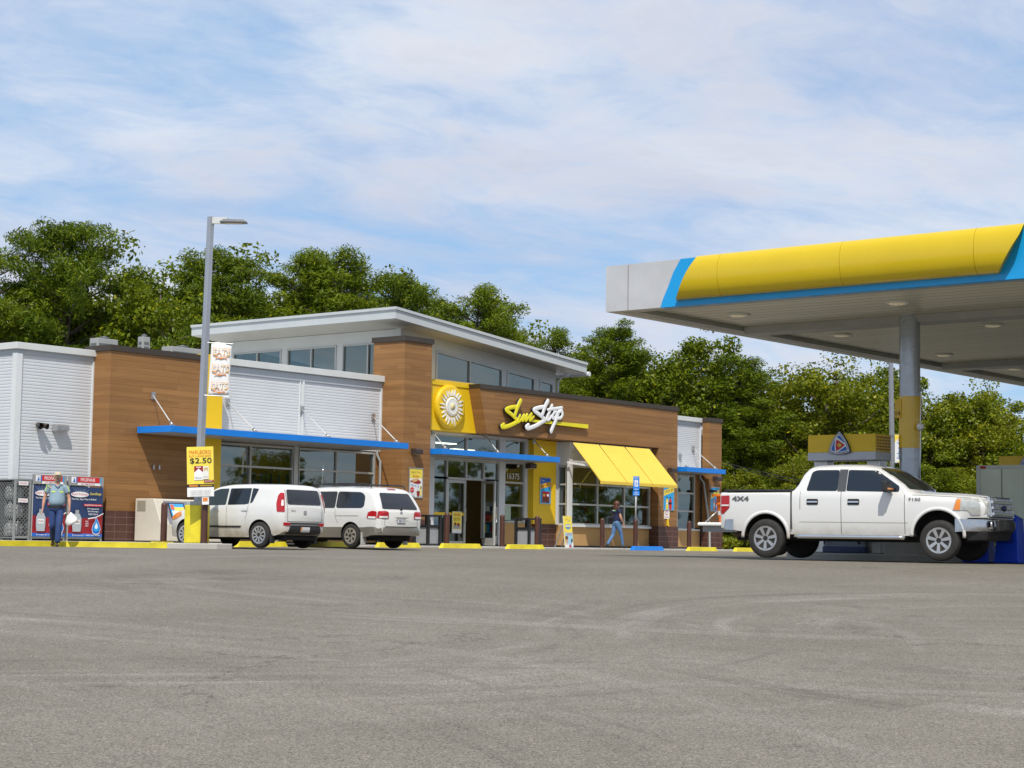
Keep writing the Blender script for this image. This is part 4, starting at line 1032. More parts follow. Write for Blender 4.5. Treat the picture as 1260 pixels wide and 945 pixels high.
art = Art(); art.rect(-.15,.15,.23,.86,BLUE); art.text('RESERVED', 0,.79,WPR,width=.22,height=.05,bold=.01); art.text('PARKING',0,.28,WPR,width=.2,height=.045,bold=.01)
art.rect(-.085,.085,.40,.70,WPR); art.ell(-.01,.655,.022,.022,BLUE); art.poly([(-.03,.63),(.0,.63),(.005,.565),(.05,.565),(.06,.49),(.035,.49),(.03,.54),(-.025,.54)],BLUE); art.ell(-.012,.49,.052,.052,BLUE); art.ell(-.012,.49,.036,.036,WPR)
art.rect(-.165,.165,.0,.20,BLUE); art.text('VAN',0,.14,WPR,width=.16,height=.05,bold=.004); art.text('ACCESSIBLE',0,.06,WPR,width=.26,height=.045,bold=.01)
art.mb.mat(GREY).box(-.15,.15,.0,.008,.23,.86); art.mb.box(-.165,.165,0,.008,0,.2)
art.mb.v = [(u*.74, d, v*.80) for u, d, v in art.mb.v]; art.build('sign_plate', (x-.03,y-.035,2.02), RS, sg)

# ------------------------------------------------------------------ waste bins, totem, posters
def waste_bin(x, y, label):
    t = thing('waste_bin', label, 'waste bin', (x,y,.13), 0, 'grey and black bins by the entrance')
    mb = MB(); mb.mat(M('bin_grey_panel', (.30,.31,.32), .5)).box(x-.26,x+.26,y-.26,y+.26,.18,.72); mb.build('body', None, t, bevel=.02)
    mb = MB(); mb.mat(BLACK)
    for sx in (-1,1):
        for sy in (-1,1): mb.box(x+sx*.29-.045,x+sx*.29+.045,y+sy*.29-.045,y+sy*.29+.045,.13,1.06)
    mb.box(x-.34,x+.34,y-.34,y+.34,1.06,1.12); mb.box(x-.3,x+.3,y-.3,y+.3,.72,.80); mb.box(x-.3,x+.3,y-.3,y+.3,.13,.18); mb.build('frame', None, t, bevel=.012)
waste_bin(14.72, -1.75, 'grey and black waste bin against the timber tower left of the doors'); waste_bin(20.1, -1.6, 'grey and black waste bin between the side window and the yellow pier')
# totem sign
t = thing('totem_sign', 'narrow yellow totem sign standing under the bay window', 'sign', (21.7,-2.2,.13))
art = Art(); W_, H_ = .5, 1.1
art.rect(0,W_,0,H_,YPR); art.text('NEW', .2,.98,OPR,width=.14,height=.06,bold=.004); art.text('HOT', .34,.94,GPR,width=.14,height=.07,bold=.004)
art.ell(.25,.73,.15,.09,SKYB); art.ell(.25,.73,.12,.06,WPR); art.poly([(.15,.71),(.25,.80),(.35,.71)], YPR); art.rect(.12,.38,.68,.71,MBL)
art.rect(.04,.48,0,.52,M('pale_blue_print',(.35,.6,.75),.5)); art.text('WOW!', .28,.46,RED,width=.3,height=.09,bold=.008)
art.poly([(0,0),(.22,0),(.2,.12),(.15,.16),(.06,.16),(0,.1)], WPR); art.ell(.11,.27,.07,.1,SKIN_PR); art.ell(.11,.34,.085,.065,BPR); art.rect(.085,.135,.1,.2,SKIN_PR); art.poly([(.22,0),(.34,0),(.32,.1),(.25,.1)], RED); art.rect(.36,.44,.15,.3,INKB); art.ell(.41,.10,.05,.09,WPR)
MX = Matrix.Translation((21.45,-2.2,.13)) @ Matrix.Rotation(rad(2),4,'Z') @ Matrix.Rotation(rad(-6),4,'X')
art.mb.xf(MX); art.mb.build('print', None, t)
mb = MB(); mb.mat(WPR).box(0,W_,.0,.02,0,H_); mb.mat(GREY).bar((.06,.02,.9),(.06,.5,.03),.03); mb.bar((W_-.06,.02,.9),(W_-.06,.5,.03),.03); mb.xf(MX); mb.build('board', None, t)
def poster(name, label, x, y, z, w, h, draw, group=None, frame=.03, fm=None):
    t = thing(name, label, 'poster', (x, y, z), 0, group)
    art = Art(); art.k = 3; draw(art, w, h); art.mb.xf(Matrix.Translation((x-w/2, y-.012, z-h/2))); art.mb.build('print', None, t)
    mb = MB(); mb.mat(fm or STEEL)
    a, b, c, d = x-w/2-frame, x+w/2+frame, z-h/2-frame, z+h/2+frame
    mb.box(a,b,y-.03,y,c,c+frame); mb.box(a,b,y-.03,y,d-frame,d); mb.box(a,a+frame,y-.03,y,c+frame,d-frame); mb.box(b-frame,b,y-.03,y,c+frame,d-frame); mb.mat(WPR).box(a+frame,b-frame,y-.01,y,c+frame,d-frame); mb.build('frame', None, t)
def dr1(a, w, h):
    a.rect(0,w,0,h,WPR); a.rect(0,w,h*.66,h,YPR); a.text('NEED TWO', w/2,h*.87,BPR,width=w*.74,height=h*.06,bold=.0); a.text('Subs', w/2,h*.74,RED,width=w*.5,height=h*.09,bold=.004,shear=.3)
    a.ell(w*.5,h*.56,w*.32,h*.085,OPR); a.ell(w*.62,h*.53,w*.28,h*.06,CRIM); a.ell(w*.4,h*.59,w*.2,h*.05,M('bread_print',(.72,.45,.2),.5)); a.rect(w*.05,w*.25,h*.535,h*.575,CRIM)
    a.text('2 for $', w*.3,h*.41,MBL,width=w*.45,height=h*.075,bold=.008,rot=-.15); a.text('7', w*.68,h*.36,MBL,height=h*.1,bold=.008); a.ell(w*.2,h*.25,w*.15,h*.095,RED); a.text('SAVE', w*.2,h*.25,WPR,width=w*.2,height=h*.035)
    a.poly([(w*.55,h*.2),(w*.8,h*.2),(w*.76,.03*h),(w*.6,.03*h)], CRIM); a.ell(w*.68,h*.2,w*.13,h*.02,BPR); a.rect(w*.82,w*.93,h*.05,h*.4,YPR); a.rect(w*.84,w*.91,h*.3,h*.38,INKB); a.rect(w*.05,w*.4,h*.06,h*.1,M('pale_grey_print',(.6,.6,.65),.5))
def dr2(a, w, h):
    a.rect(0,w,0,h,SKYB); a.rect(0,w,h*.78,h,MBL); a.text('2 for', w*.3,h*.9,WPR,width=w*.3,height=h*.05); a.poly([(0,h*.56),(0,h*.74),(w,h*.88),(w,h*.68)], M('amber_print',(.75,.38,.03),.5)); a.text('BUY', w*.25,h*.68,BPR,width=w*.36,height=h*.1,rot=.18,bold=.008); a.text('GET', w*.72,h*.76,BPR,width=w*.4,height=h*.11,rot=.18,bold=.008)
    for k in (0,1): a.poly([(w*(.2+.36*k),h*.04),(w*(.54+.36*k),h*.04),(w*(.56+.36*k),h*.46),(w*(.2+.36*k),h*.48)], CRIM if k else RED); a.ell(w*(.37+.36*k),h*.32,w*.11,h*.05,YPR if k==0 else WPR); a.rect(w*(.25+.36*k),w*(.5+.36*k),h*.06,h*.24,BPR)
def dr3(a, w, h):
    a.rect(0,w,0,h,SKYB); a.poly([(0,h*.9),(0,h),(w,h),(w*.9,h*.99)], MBL); a.poly([(0,h*.55),(0,h*.78),(w,h*.96),(w,h*.74)], YPR); a.text('2 FOR $4', w*.5,h*.76,BPR,width=w*.86,height=h*.13,rot=.2,bold=.008)
    for u, m in ((.34,YPR),(.66,RED)): a.poly([(w*(u-.13),h*.02),(w*(u+.13),h*.02),(w*(u+.13),h*.36),(w*(u+.05),h*.46),(w*(u-.05),h*.46),(w*(u-.13),h*.36)], m); a.rect(w*(u-.05),w*(u+.05),h*.46,h*.53,INKB); a.rect(w*(u-.13),w*(u+.13),h*.22,h*.3,INKB if u>.5 else WPR)
    a.ell(w*.48,h*.27,w*.06,h*.04,INKB)
def dr4(a, w, h):
    a.rect(0,w,0,h,SKYB); a.poly([(0,h*.5),(0,h*.72),(w,h*.92),(w,h*.7)], YPR); a.text('2 / $3', w*.5,h*.71,BPR,width=w*.8,height=h*.13,rot=.2,bold=.008)
    for u, m in ((.4,OPR),(.68,M('violet_print',(.3,.2,.5),.5))): a.poly([(w*(u-.12),h*.02),(w*(u+.1),h*.02),(w*(u+.04),h*.5),(w*(u-.1),h*.5)], m); a.ell(w*u,h*.25,w*.06,h*.12,WPR)
poster('poster', 'framed yellow and white food poster on the timber tower', 14.94, -1., 2.16, .62, .92, dr1)
poster('poster', 'blue framed snack poster on the yellow pier', 22.72, -.27, 2.15, .58, .9, dr2)
poster('poster', 'blue and yellow drinks poster on the timber pier under the awning end', 29.52, -1., 2.10, .68, .94, dr3)
poster('poster', 'blue and yellow poster on the far right timber pier above the cones', 33.68, -.42, 2.15, .6, .92, dr4)
def drn(a, w, h):
    a.rect(0,w,0,h,WPR); a.ell(w/2,h*.62,w*.3,w*.3,RED); a.ell(w/2,h*.62,w*.21,w*.21,WPR); a.text('NO SMOKING', w/2,h*.14,RED,width=w*.8,height=h*.12,bold=.01)
poster('notice', 'small white notice on the timber pier below the drinks poster', 29.4, -1., 1.46, .3, .34, drn, frame=.01, fm=WPR)
mb = MB(); mb.mat(YEL).box(29.42,29.52,-1.04,-1.0,1.02,1.27); mb.tube([(29.44,-1.03,1.05),(29.5,-1.06,.98),(29.54,-1.03,1.02)], .015, 6); tag(mb.build('emergency_switch'), 'small yellow emergency shut-off tag below the white notice', 'switch')
def drd(a, w, h):
    a.rect(0,w,0,h,YPR); a.rect(0,w,0,h*.17,WPR); a.text('$1.75', w/2,h*.64,INKB,width=w*.6,height=h*.17,bold=.004); a.text('ANY SIZE', w/2,h*.86,RED,width=w*.7,height=h*.1,bold=.01); a.rect(w*.1,w*.9,h*.2,h*.36,GPR); a.ell(w*.3,h*.42,w*.12,h*.08,BPR); a.ell(w*.65,h*.4,w*.16,h*.07,CRIM)
poster('poster', 'small yellow price poster on the closed glass door', 18.16, -.02, .93, .46, .72, drd, frame=.008, fm=WPR)
mb = MB(); mb.mat(M('paper_green', (.40,.50,.38), .7)).box(20.8,21.12,.0,.012,1.06,1.56); tag(mb.build('notice'), 'pale green sheet taped inside the low pane right of the doors', 'notice')

# ------------------------------------------------------------------ propane cages and cabinet art
def propane(x0, x1, label, plain=False):
    t = thing('gas_cage', label, 'gas cage', ((x0+x1)/2, -.6, .13), 0, 'propane exchange cages by the metal wall')
    z0, z1 = .18, 1.70; y0, y1 = -1.0, -.12
    mb = MB(); mb.mat(M('cage_steel', (.30,.31,.30), .45, .3))
    for xx in (x0, x1-.05):
        for yy in (y0, y1-.05): mb.box(xx, xx+.05, yy, yy+.05, .13, z1)
    mb.box(x0+.05,x1-.05,y0+.005,y0+.045,z0,z0+.06); mb.box(x0+.05,x1-.05,y0+.005,y0+.045,z1-.07,z1-.01); mb.box(x0+.05,x1-.05,y0+.05,y1,z0,z0+.03); mb.box(x0,x1,y0,y1,z1,z1+.03); mb.box(x0+.05,x1-.05,y1-.04,y1-.01,z0,z1)
    mb.build('cage_frame', None, t)
    mb = MB(); mb.mat(M('mesh_steel', (.26,.27,.27), .4, .4))    # expanded-metal lattice
    n = int((z1-z0)/.11)
    for (ax, a, b, pl) in (('y', x0+.05, x1-.05, y0+.02), ('x', y0+.05, y1-.05, x0+.02)):
        L = b-a; k = 0; u = -(z1-z0)
        while u < L:
            for sg in (1,-1):
                ua, za, ub, zb = u, z0+.06, u+(z1-z0-.12), z1-.06
                if ua < 0: za += -ua; ua = 0
                if ub > L: zb -= ub-L; ub = L
                if ub > ua:
                    A, Bq = (ua, za), (ub, zb)
                    if sg < 0: A, Bq = (L-ua, za), (L-ub, zb)
                    pa, pb = ((a+A[0], pl, A[1]), (a+Bq[0], pl, Bq[1])) if ax == 'y' else ((pl, a+A[0], A[1]), (pl, a+Bq[0], Bq[1]))
                    mb.bar(pa, pb, .014, .006 if sg > 0 else .009)
            u += .11
    mb.build('mesh_panel', None, t)
    for q in range(4 if x1-x0 > .8 else 2):      # gas bottles inside
        for zz in (.22, .72, 1.2):
            cx_ = x0+.2+q*.25; b_ = MB(); b_.mat(M('bottle_grey', (.42,.42,.40), .45)).lathe([(.1,0),(.14,.04),(.15,.1),(.15,.27),(.11,.34),(.05,.36),(.05,.42)], 14, (cx_, -.55, zz)); b_.build('gas_bottle', None, t)
    if plain:
        a = Art(); a.k = 4
        for w in (1.62, 1.17): a.rect(.08,.38,w-.05,w+.05,WPR); a.text('DANGER', .23,w,RED,width=.24,height=.045,bold=.004)
        a.mb.xf(Matrix.Translation((x0+.02,y0-.004,0))); a.mb.build('warning_plate', None, t); return t
    w, h = x1-x0-.04, 1.34
    a = Art()
    a.mb.mat(WPR).box(0,w,.0,.012,0,h)
    a.rect(0,w,0,h,INKBL); a.poly([(0,.09),(w,.09),(w,.62),(w*.7,.52),(w*.35,.50),(0,.56)], CRIM); a.rect(0,w,0,.09,MBL)
    for k in range(15):
        t0 = math.pi*(.06+.88*k/14); c_ = (w*.32,1.08); r0 = .08; r1 = .30+.06*(k%3)
        P = [(c_[0]+r0*math.cos(t0-.07), c_[1]+r0*math.sin(t0-.07)),(c_[0]+r1*math.cos(t0), c_[1]+r1*math.sin(t0)),(c_[0]+r0*math.cos(t0+.07), c_[1]+r0*math.sin(t0+.07))]
        P = [(min(max(u,0.005),w-.005), min(v,h-.005)) for u, v in P]; a.poly(P, M('ray_print', (.45,.55,.72), .5))
    a.ell(w*.3,1.14,w*.26,.075,WPR); a.text('Rapid Xchange', w*.3,1.14,RED,width=w*.46,height=.075,bold=.004); a.text('SunStop', w*.76,1.16,YPR,width=w*.34,height=.085,bold=.01,shear=.3)
    a.text('The Fast, Easy Way to Refuel', w*.42,1.01,WPR,width=w*.72,height=.06,bold=.01)
    a.rect(w*.42,w*.96,.83,.89,RED); a.text('RapidXchange.com', w*.69,.86,WPR,width=w*.48,height=.04)
    for k, s_ in enumerate(('Propane','Exchange','Sold Here')): a.text(s_, w*.7,.76-.07*k,WPR,width=w*(.34-.03*k),height=.05,bold=.01)
    a.poly([(w*.55,.48),(w*.78,.52),(w,.63),(w,.66),(w*.78,.55),(w*.55,.51)], WPR)
    fl = [(0,-.20),(-.10,-.16),(-.135,-.06),(-.11,.04),(-.05,.12),(-.02,.26),(.05,.15),(.10,.06),(.135,-.05),(.10,-.16)]
    for sc_, m in ((1.1,WPR),(1.,MBL),(.68,SKYB),(.38,WPR)): a.poly([(w*.80+u*sc_, .31+(v-.03)*sc_) for u, v in fl], m)
    for k, s_ in enumerate(('FAST','SAFE','EASY')): a.text(s_, w*.52,.42-.06*k,WPR,width=.1,height=.035)
    # plain gas-bottle drawing in place of the printed figure
    for u, m in ((.22, M('bottle_print', (.42,.46,.48), .5)),):
        a.poly([(w*u-.13,.14),(w*u+.13,.14),(w*u+.15,.3),(w*u+.15,.5),(w*u+.09,.62),(w*u-.09,.62),(w*u-.15,.5),(w*u-.15,.3)], m); a.rect(w*u-.06,w*u+.06,.62,.72,GPR); a.rect(w*u-.1,w*u+.1,.34,.46,WPR); a.text('LP GAS', w*u,.40,CRIM,width=.16,height=.05)
    a.text('Emergency? 1-800-555-0100', w*.5,.045,WPR,width=w*.8,height=.045,bold=.01)
    a.mb.xf(Matrix.Translation((x0+.02,y0-.016,.24))); a.mb.build('poster_panel', None, t)
    a = Art(); hw = w
    a.mb.mat(M('header_grey', (.28,.28,.27), .5)).box(-.02,hw+.02,.0,.03,0,.25)
    a.rect(.07,.22,.07,.23,WPR); a.poly([(.12,.08),(.17,.22),(.2,.09)], MBL); a.rect(.24,.27,.07,.22,MBL); a.rect(.27,hw-.13,.09,.23,RED); a.text('PROPANE', hw*.54,.16,WPR,width=hw*.42,height=.09,bold=.008); a.rect(hw-.12,hw-.08,.07,.22,SKYB); a.rect(.27,hw-.1,.01,.075,WPR); a.text('NO SMOKING', hw*.54,.042,RED,width=hw*.4,height=.045,bold=.004)
    a.mb.xf(Matrix.Translation((x0+.02,y0-.01,1.62))); a.mb.build('header_panel', None, t)
    return t
propane(-.64, -.13, 'narrow bare grey mesh gas cage at the left end of the row', True)
propane(-.10, 1.0, 'gas cage with printed poster behind the walking man')
propane(1.06, 2.24, 'gas cage with blue flame poster nearest the timber wall')
# ------------------------------------------------------------------ beige twin-screen kiosk
k_ = thing('rental_kiosk', 'beige kiosk with two slanted screens against the timber wall', 'kiosk', (4.2,-1.5,.13))
KX = .12
BEI = M('kiosk_beige', (.62,.57,.47), .5, 0., .06); KG = M('kiosk_grey', (.22,.225,.26), .5)
for q, x0 in enumerate((3.36+.12, 4.66+.12)):
    x1 = x0+1.28
    mb = MB(); mb.mat(BEI).prism([(-.86,.16),(-.86,1.33),(-1.62,1.33),(-1.66,1.29),(-1.98,.62),(-1.98,.16)], 'x', x0, x1); mb.build('housing', None, k_, bevel=.02)
    mb = MB(); mb.mat(KG)
    def slant(t, o): y = -1.66-(.32)*t; z = 1.29-.67*t; n = Vector((0,-.9,-.43)).normalized(); return y-.9*o, z+.43*o
    def sp(u0,u1,t0,t1,o0,o1,m):
        mb.mat(m); a0,b0 = slant(t0,o0); a1,b1 = slant(t1,o0); c0,d0 = slant(t0,o1); c1,d1 = slant(t1,o1)
        mb.hexa([(u0,a1,b1),(u1,a1,b1),(u1,a0,b0),(u0,a0,b0),(u0,c1,d1),(u1,c1,d1),(u1,c0,d0),(u0,c0,d0)])
    sp(x0+.3,x1-.04,.03,.97,-.02,.02,KG); mb.mat(KG); mb.build('screen_surround', None, k_, bevel=.01)
    mb = MB(); sp(x0+.42,x1-.28,.12,.82,.02,.03,BLACK)
    sp(x0+.46,x1-.32,.16,.78,.03,.034,M('screen_blue_glow', (.05,.30,.62), .2, emit=.35)); sp(x0+.60,x1-.32,.3,.52,.034,.036,M('screen_yellow_glow', (.85,.6,.1), .2, emit=.25)); sp(x0+.50,x0+.72,.45,.76,.036,.038,M('screen_white_glow', (.75,.8,.85), .2, emit=.25)); sp(x0+.48,x0+.6,.2,.4,.038,.040,M('screen_red_glow', (.6,.12,.06), .2, emit=.2))
    mb.build('screen', None, k_)
mb = MB(); mb.mat(M('vent_dark', (.25,.22,.16), .6))
for i in range(8): mb.box(3.47, 3.481, -1.30+.045*i, -1.275+.045*i, .98, 1.27)
mb.build('vent', None, k_)
# ------------------------------------------------------------------ roof units
def hvac(name, label, x0,x1,y0,y1,z0,z1, round_=False):
    t = thing(name, label, 'roof unit', ((x0+x1)/2,(y0+y1)/2,z0))
    mb = MB(); mb.mat(M('unit_grey', (.30,.30,.29), .5)).box(x0,x1,y0,y1,z0,z1); mb.build('casing', None, t, bevel=.02)
    mb = MB(); mb.mat(M('unit_dark', (.10,.11,.11), .5))
    n = 9
    for i in range(n): z = z0+.12+(z1-z0-.22)*i/n; mb.box(x0+.06,x1-.06,y0-.012,y0,z,z+(z1-z0)*.05); mb.box(x0-.012,x0,y0+.06,y1-.06,z,z+(z1-z0)*.05)
    mb.build('louvre', None, t)
    mb = MB(); mb.mat(M('unit_dark', (.10,.11,.11), .5)).lathe([(min(x1-x0,y1-y0)*.38,0),(min(x1-x0,y1-y0)*.38,.06),(.001,.1)], 24, ((x0+x1)/2,(y0+y1)/2,z1)); mb.build('fan_cover', None, t)
hvac('roof_unit', 'grey louvred roof unit at the joint of metal and timber walls', 6.3,7.1,4.6,5.0,5.0,6.42)
hvac('roof_unit', 'small pale roof unit right of the louvred one', 7.42,7.72,3.8,4.05,5.0,6.52)
hvac('roof_unit', 'low wide pale roof unit beside the lamp post', 8.6,9.9,3.8,4.3,5.0,6.33)
# overhead cables on the right
cabs = []
for k, (dz, dd) in enumerate(((0,0),(.35,.5))):
    a, b = atD(880, 583-3*k, 79.), atD(1045, 592-4*k, 86.)
    d = Vector(b)-Vector(a); A = Vector(a)-d*.05; Bq = Vector(b)+d*2.0
    pts = [A.lerp(Bq, i/24)-Vector((0,0,1.1*4*(i/24)*(1-i/24)-.55)) for i in range(25)]
    mb = MB(); mb.mat(BLACK).tube(pts, .016, 5); tag(mb.build('overhead_cable'), ('upper' if k else 'lower')+' of the two dark cables crossing in front of the trees right of the shop', 'cable', 'overhead cables')

p_ = pts[-1]; up = thing('utility_pole', 'wooden utility pole at the far end of the overhead cables', 'utility pole', (p_[0], p_[1], 0))
mb = MB(); mb.mat(BARK).cyl((p_[0],p_[1],-.3),(p_[0],p_[1],7.5),.16,.11,12); mb.build('pole', None, up)
mb = MB(); mb.mat(BARK).bar((p_[0]-.8,p_[1],6.9),(p_[0]+.8,p_[1],6.9),.1); mb.build('crossarm', None, up)
# ------------------------------------------------------------------ vehicles: lofted bodies, arches cut with a boolean, panels projected on the body
def carpaint(name, rgb, z0, z1):
    m, g, b = newmat(name)
    co = g.new('ShaderNodeTexCoord').outputs['Object']; sp = g.new('ShaderNodeSeparateXYZ'); g.l.new(co, sp.inputs[0])
    n = g.noise(co, 3., 5, .65); nb = g.noise(co, .8, 3)
    d = g.math('MULTIPLY', g.math('POWER', g.rng(sp.outputs[2], z1, z0), 1.6), g.rng(n, .3, .7, .35, 1.), clamp=True)
    c = g.mix(d, g.mix(g.rng(nb, .3, .7), tuple(v*.965 for v in rgb), rgb), (.30,.235,.15))
    g.l.new(c, b.inputs['Base Color']); b.inputs['Coat Weight'].default_value = .8; b.inputs['Coat Roughness'].default_value = .05
    g.l.new(g.math('ADD', g.math('MULTIPLY', d, .5), .25), b.inputs['Roughness'])
    bp = g.new('ShaderNodeBump', i={'Strength': .03, 'Distance': .05}); g.l.new(g.noise(co, 1.6, 2), bp.inputs['Height']); g.l.new(bp.outputs[0], b.inputs['Coat Normal'])
    return m
PAINT = carpaint('car_white_paint', (.74,.735,.71), .38, .85)
PAINT2 = carpaint('car_white_paint_warm', (.72,.71,.67), .2, .6)
TINT = M('tinted_glass', (.012,.016,.022), .04, 0., .1, .8, spec=.8)
TINTG = M('tinted_glass_green', (.022,.032,.026), .05, 0., .2, 1.2, spec=.8)
WELL = M('wheel_well', (.012,.011,.010), .9, 0., .2)
SEAM = M('panel_gap', (.05,.05,.048), .7)
TRIMB = M('car_black_trim', (.022,.022,.023), .5, 0., .15)
LRED = M('lamp_red', (.42,.008,.012), .12, 0., .1, coat=.5); LCLR = M('lamp_clear', (.58,.59,.56), .10, .3, .25, 9., coat=.6); LAMB = M('lamp_amber', (.80,.25,.03), .15, coat=.5)
PLATE = M('plate_white', (.66,.67,.66), .5); TAUPE = M('cladding_taupe', (.235,.215,.18), .3, .35, .06, .8, coat=.3)
def interp(tab, x):
    xs = [t[0] for t in tab]; ys = [t[1] for t in tab]
    return float(np.interp(x, xs, ys))
def sinterp(tab, x, k=.05):
    return (interp(tab, x-k)+2*interp(tab, x)+interp(tab, x+k))/4
def loft(P):
    """P: W, zb, zs (shoulder), zt tables over x; lean (inward per metre above shoulder); rr corner radius; returns verts, faces"""
    xs = P['xs']; secs = []
    for x in xs:
        W = sinterp(P['W'], x, .03); zb = sinterp(P['zb'], x); zs = sinterp(P['zs'], x); zt = sinterp(P['zt'], x, P.get('kz', .05))
        zs = min(zs, zt-.02); lean = P['lean']; r = min(P['rr'](x), (zt-zb)*.45); n = P.get('n', 2.6)
        zr = zt-r
        def yw(z):
            t = (z-zb)/max(zs-zb, .05)
            if z <= zs: f = P['belly'](min(max(t,0),1))
            else: f = P['belly'](1.)
            return max(W*f-lean*max(0., z-zs), .02)
        pts = [(0., zb), (yw(zb)*.5, zb), (yw(zb)*.93, zb)]
        N1 = P.get('N1', 16)
        for i in range(N1+1): z = zb+.015+(zr-zb-.015)*i/N1; pts.append((yw(z), z))
        N2 = 9
        for i in range(1, N2+1):
            t = math.pi/2*i/N2
            z = zr+r*math.sin(t)**(2/n); y = (yw(zr)-lean*(z-zr)*(1 if zr >= zs else .3))*math.cos(t)**(2/n)
            pts.append((max(y, 0.), z))
        crown = P.get('crown', .02)
        full = [(y, z) for y, z in pts]+[(-y, z) for y, z in pts[-2:0:-1]]
        secs.append([(x, y, z) for y, z in full])
    mb = MB(); mb.ring(secs, True, True); return mb
def to_obj(mb, name, mat):
    return mb.mat(mat) and None
def boolean(o, cutters):
    for c in cutters:
        m = o.modifiers.new('cut', 'BOOLEAN'); m.operation = 'DIFFERENCE'; m.object = c; m.solver = 'EXACT'
    dg = bpy.context.evaluated_depsgraph_get(); dg.update()
    me = bpy.data.meshes.new_from_object(o.evaluated_get(dg)); old = o.data
    o.modifiers.clear(); o.data = me; bpy.data.meshes.remove(old)
    for c in cutters: bpy.data.objects.remove(c)
class Car:
    def __init__(s, name, label, cat, loc, rz):
        s.t = thing(name, label, cat, (0,0,0)); s.loc, s.rz = loc, rz
    def body(s, P, axles, rw, Wmax, depth=.34, paint=PAINT, lower=None, name='body'):
        mb = loft(P); mb.mats = [paint]
        o = mb.build(name, None, None); o.parent = s.t
        s.Wm = Wmax
        cut = []
        for ax, zc, r in axles:
            for sg in (-1, 1):
                c = MB(); c.lathe([(r,0),(r,depth+.2)], 40, (ax, (Wmax-depth) if sg > 0 else -(Wmax+.2), zc), 'y'); co = c.build('cut', WELL); cut.append(co)
        boolean(o, cut)
        me = o.data
        me.materials.clear(); me.materials.append(paint); me.materials.append(WELL)
        if lower: me.materials.append(lower[1])
        for p in me.polygons:
            c = p.center; k = 0
            for ax, zc, r in axles:
                d = math.hypot(c.x-ax, c.z-zc)
                if abs(c.y) > Wmax-depth-.02 and d < r+.012 and (abs(p.normal.y) < .35 or abs(abs(c.y)-(Wmax-depth)) < .02): k = 1
            if k == 0 and abs(p.normal.z) > .9 and c.z < .6 and p.normal.z < 0: k = 1
            if k == 0 and lower and lower[0](c): k = 2
            p.material_index = k
        me.polygons.foreach_set('use_smooth', [True]*len(me.polygons)); me.set_sharp_from_angle(angle=rad(32))
        vs = [v.co.copy() for v in me.vertices]; s.bvh = BVHTree.FromPolygons(vs, [tuple(p.vertices) for p in me.polygons])
        s.o = o; return o
    def proj(s, d, u, w, side):
        if d == 'side': org = Vector((u, side*3., w)); dr = Vector((0,-side,0))
        elif d == 'rear': org = Vector((-6., u, w)); dr = Vector((1,0,0))
        elif d == 'front': org = Vector((6., u, w)); dr = Vector((-1,0,0))
        elif d == 'top': org = Vector((u, w, 5.)); dr = Vector((0,0,-1))
        elif d == 'corner':
            cx_, cy_ = s.corner; e = Vector((.7071, .7071*side, 0)); dr = Vector((.7071, -.7071*side, 0)); org = Vector((cx_, side*cy_, w))+e*u-dr*2
        h = s.bvh.ray_cast(org, dr)
        return (h[0], h[1], dr) if h[0] is not None else (None, None, dr)
    def panel(s, name, d, poly, mat, side=1, off=.006, step=.07, both=False, parent=None, rounding=.0):
        if rounding: poly = rnd(poly, rounding)
        if both:
            s.panel(name, d, poly, mat, 1, off, step, False, parent); return s.panel(name, d, poly, mat, -1, off, step, False, parent)
        pts = [Vector((p[0], p[1])) for p in poly]
        # densify the outline
        out = []
        for i in range(len(pts)):
            a, b = pts[i], pts[(i+1)%len(pts)]; n = max(1, int((b-a).length/step))
            out += [a.lerp(b, k/n) for k in range(n)]
        edges = [(i, (i+1)%len(out)) for i in range(len(out))]
        inner = []
        x0, x1 = min(p.x for p in out), max(p.x for p in out); y0, y1 = min(p.y for p in out), max(p.y for p in out)
        gx_ = np.arange(x0+step*.6, x1, step); gy_ = np.arange(y0+step*.6, y1, step)
        def inside(p):
            c = False
            for i in range(len(out)):
                a, b = out[i], out[i-1]
                if (a.y > p.y) != (b.y > p.y) and p.x < (b.x-a.x)*(p.y-a.y)/(b.y-a.y)+a.x: c = not c
            return c
        for x in gx_:
            for y in gy_:
                p = Vector((float(x), float(y)))
                if inside(p) and min((p-q).length for q in out) > step*.45: inner.append(p)
        V, E_, F_, *_ = geometry.delaunay_2d_cdt(out+inner, edges, [], 1, 1e-5)
        vs = []; ok = []
        for p in V:
            h, n, dr = s.proj(d, p.x, p.y, side)
            if h is None: vs.append((0,0,0)); ok.append(False)
            else:
                vs.append(h-dr*off); ok.append(True)
        fs = []
        for f in F_:
            if not all(ok[i] for i in f): continue
            a, b, c = (Vector(vs[i]) for i in f[:3]); nn = (b-a).cross(c-a)
            fs.append(tuple(f) if nn.dot(-dr) > 0 else tuple(f)[::-1])
        mb = MB(); mb.mat(mat).add(vs, fs, True); o = mb.build(name); o.parent = s.t if parent is None else parent
        if parent is not None: pass
        return o
    def strip(s, name, d, path, w, mat, side=1, off=.004, parent=None):
        """thin band following a path on the body"""
        P = [Vector(p) for p in path]; L = []; R = []
        for i, p in enumerate(P):
            t = (P[min(i+1,len(P)-1)]-P[max(i-1,0)]).normalized(); n = Vector((-t.y, t.x))*w/2; L.append(p+n); R.append(p-n)
        return s.panel(name, d, [tuple(q) for q in L]+[tuple(q) for q in R[::-1]], mat, side, off, .09, parent=parent)
    def add(s, name, mb, bevel=0., auto=None, parent=None):
        o = mb.build(name, None, None, bevel, auto=auto); o.parent = s.t if parent is None else parent; return o
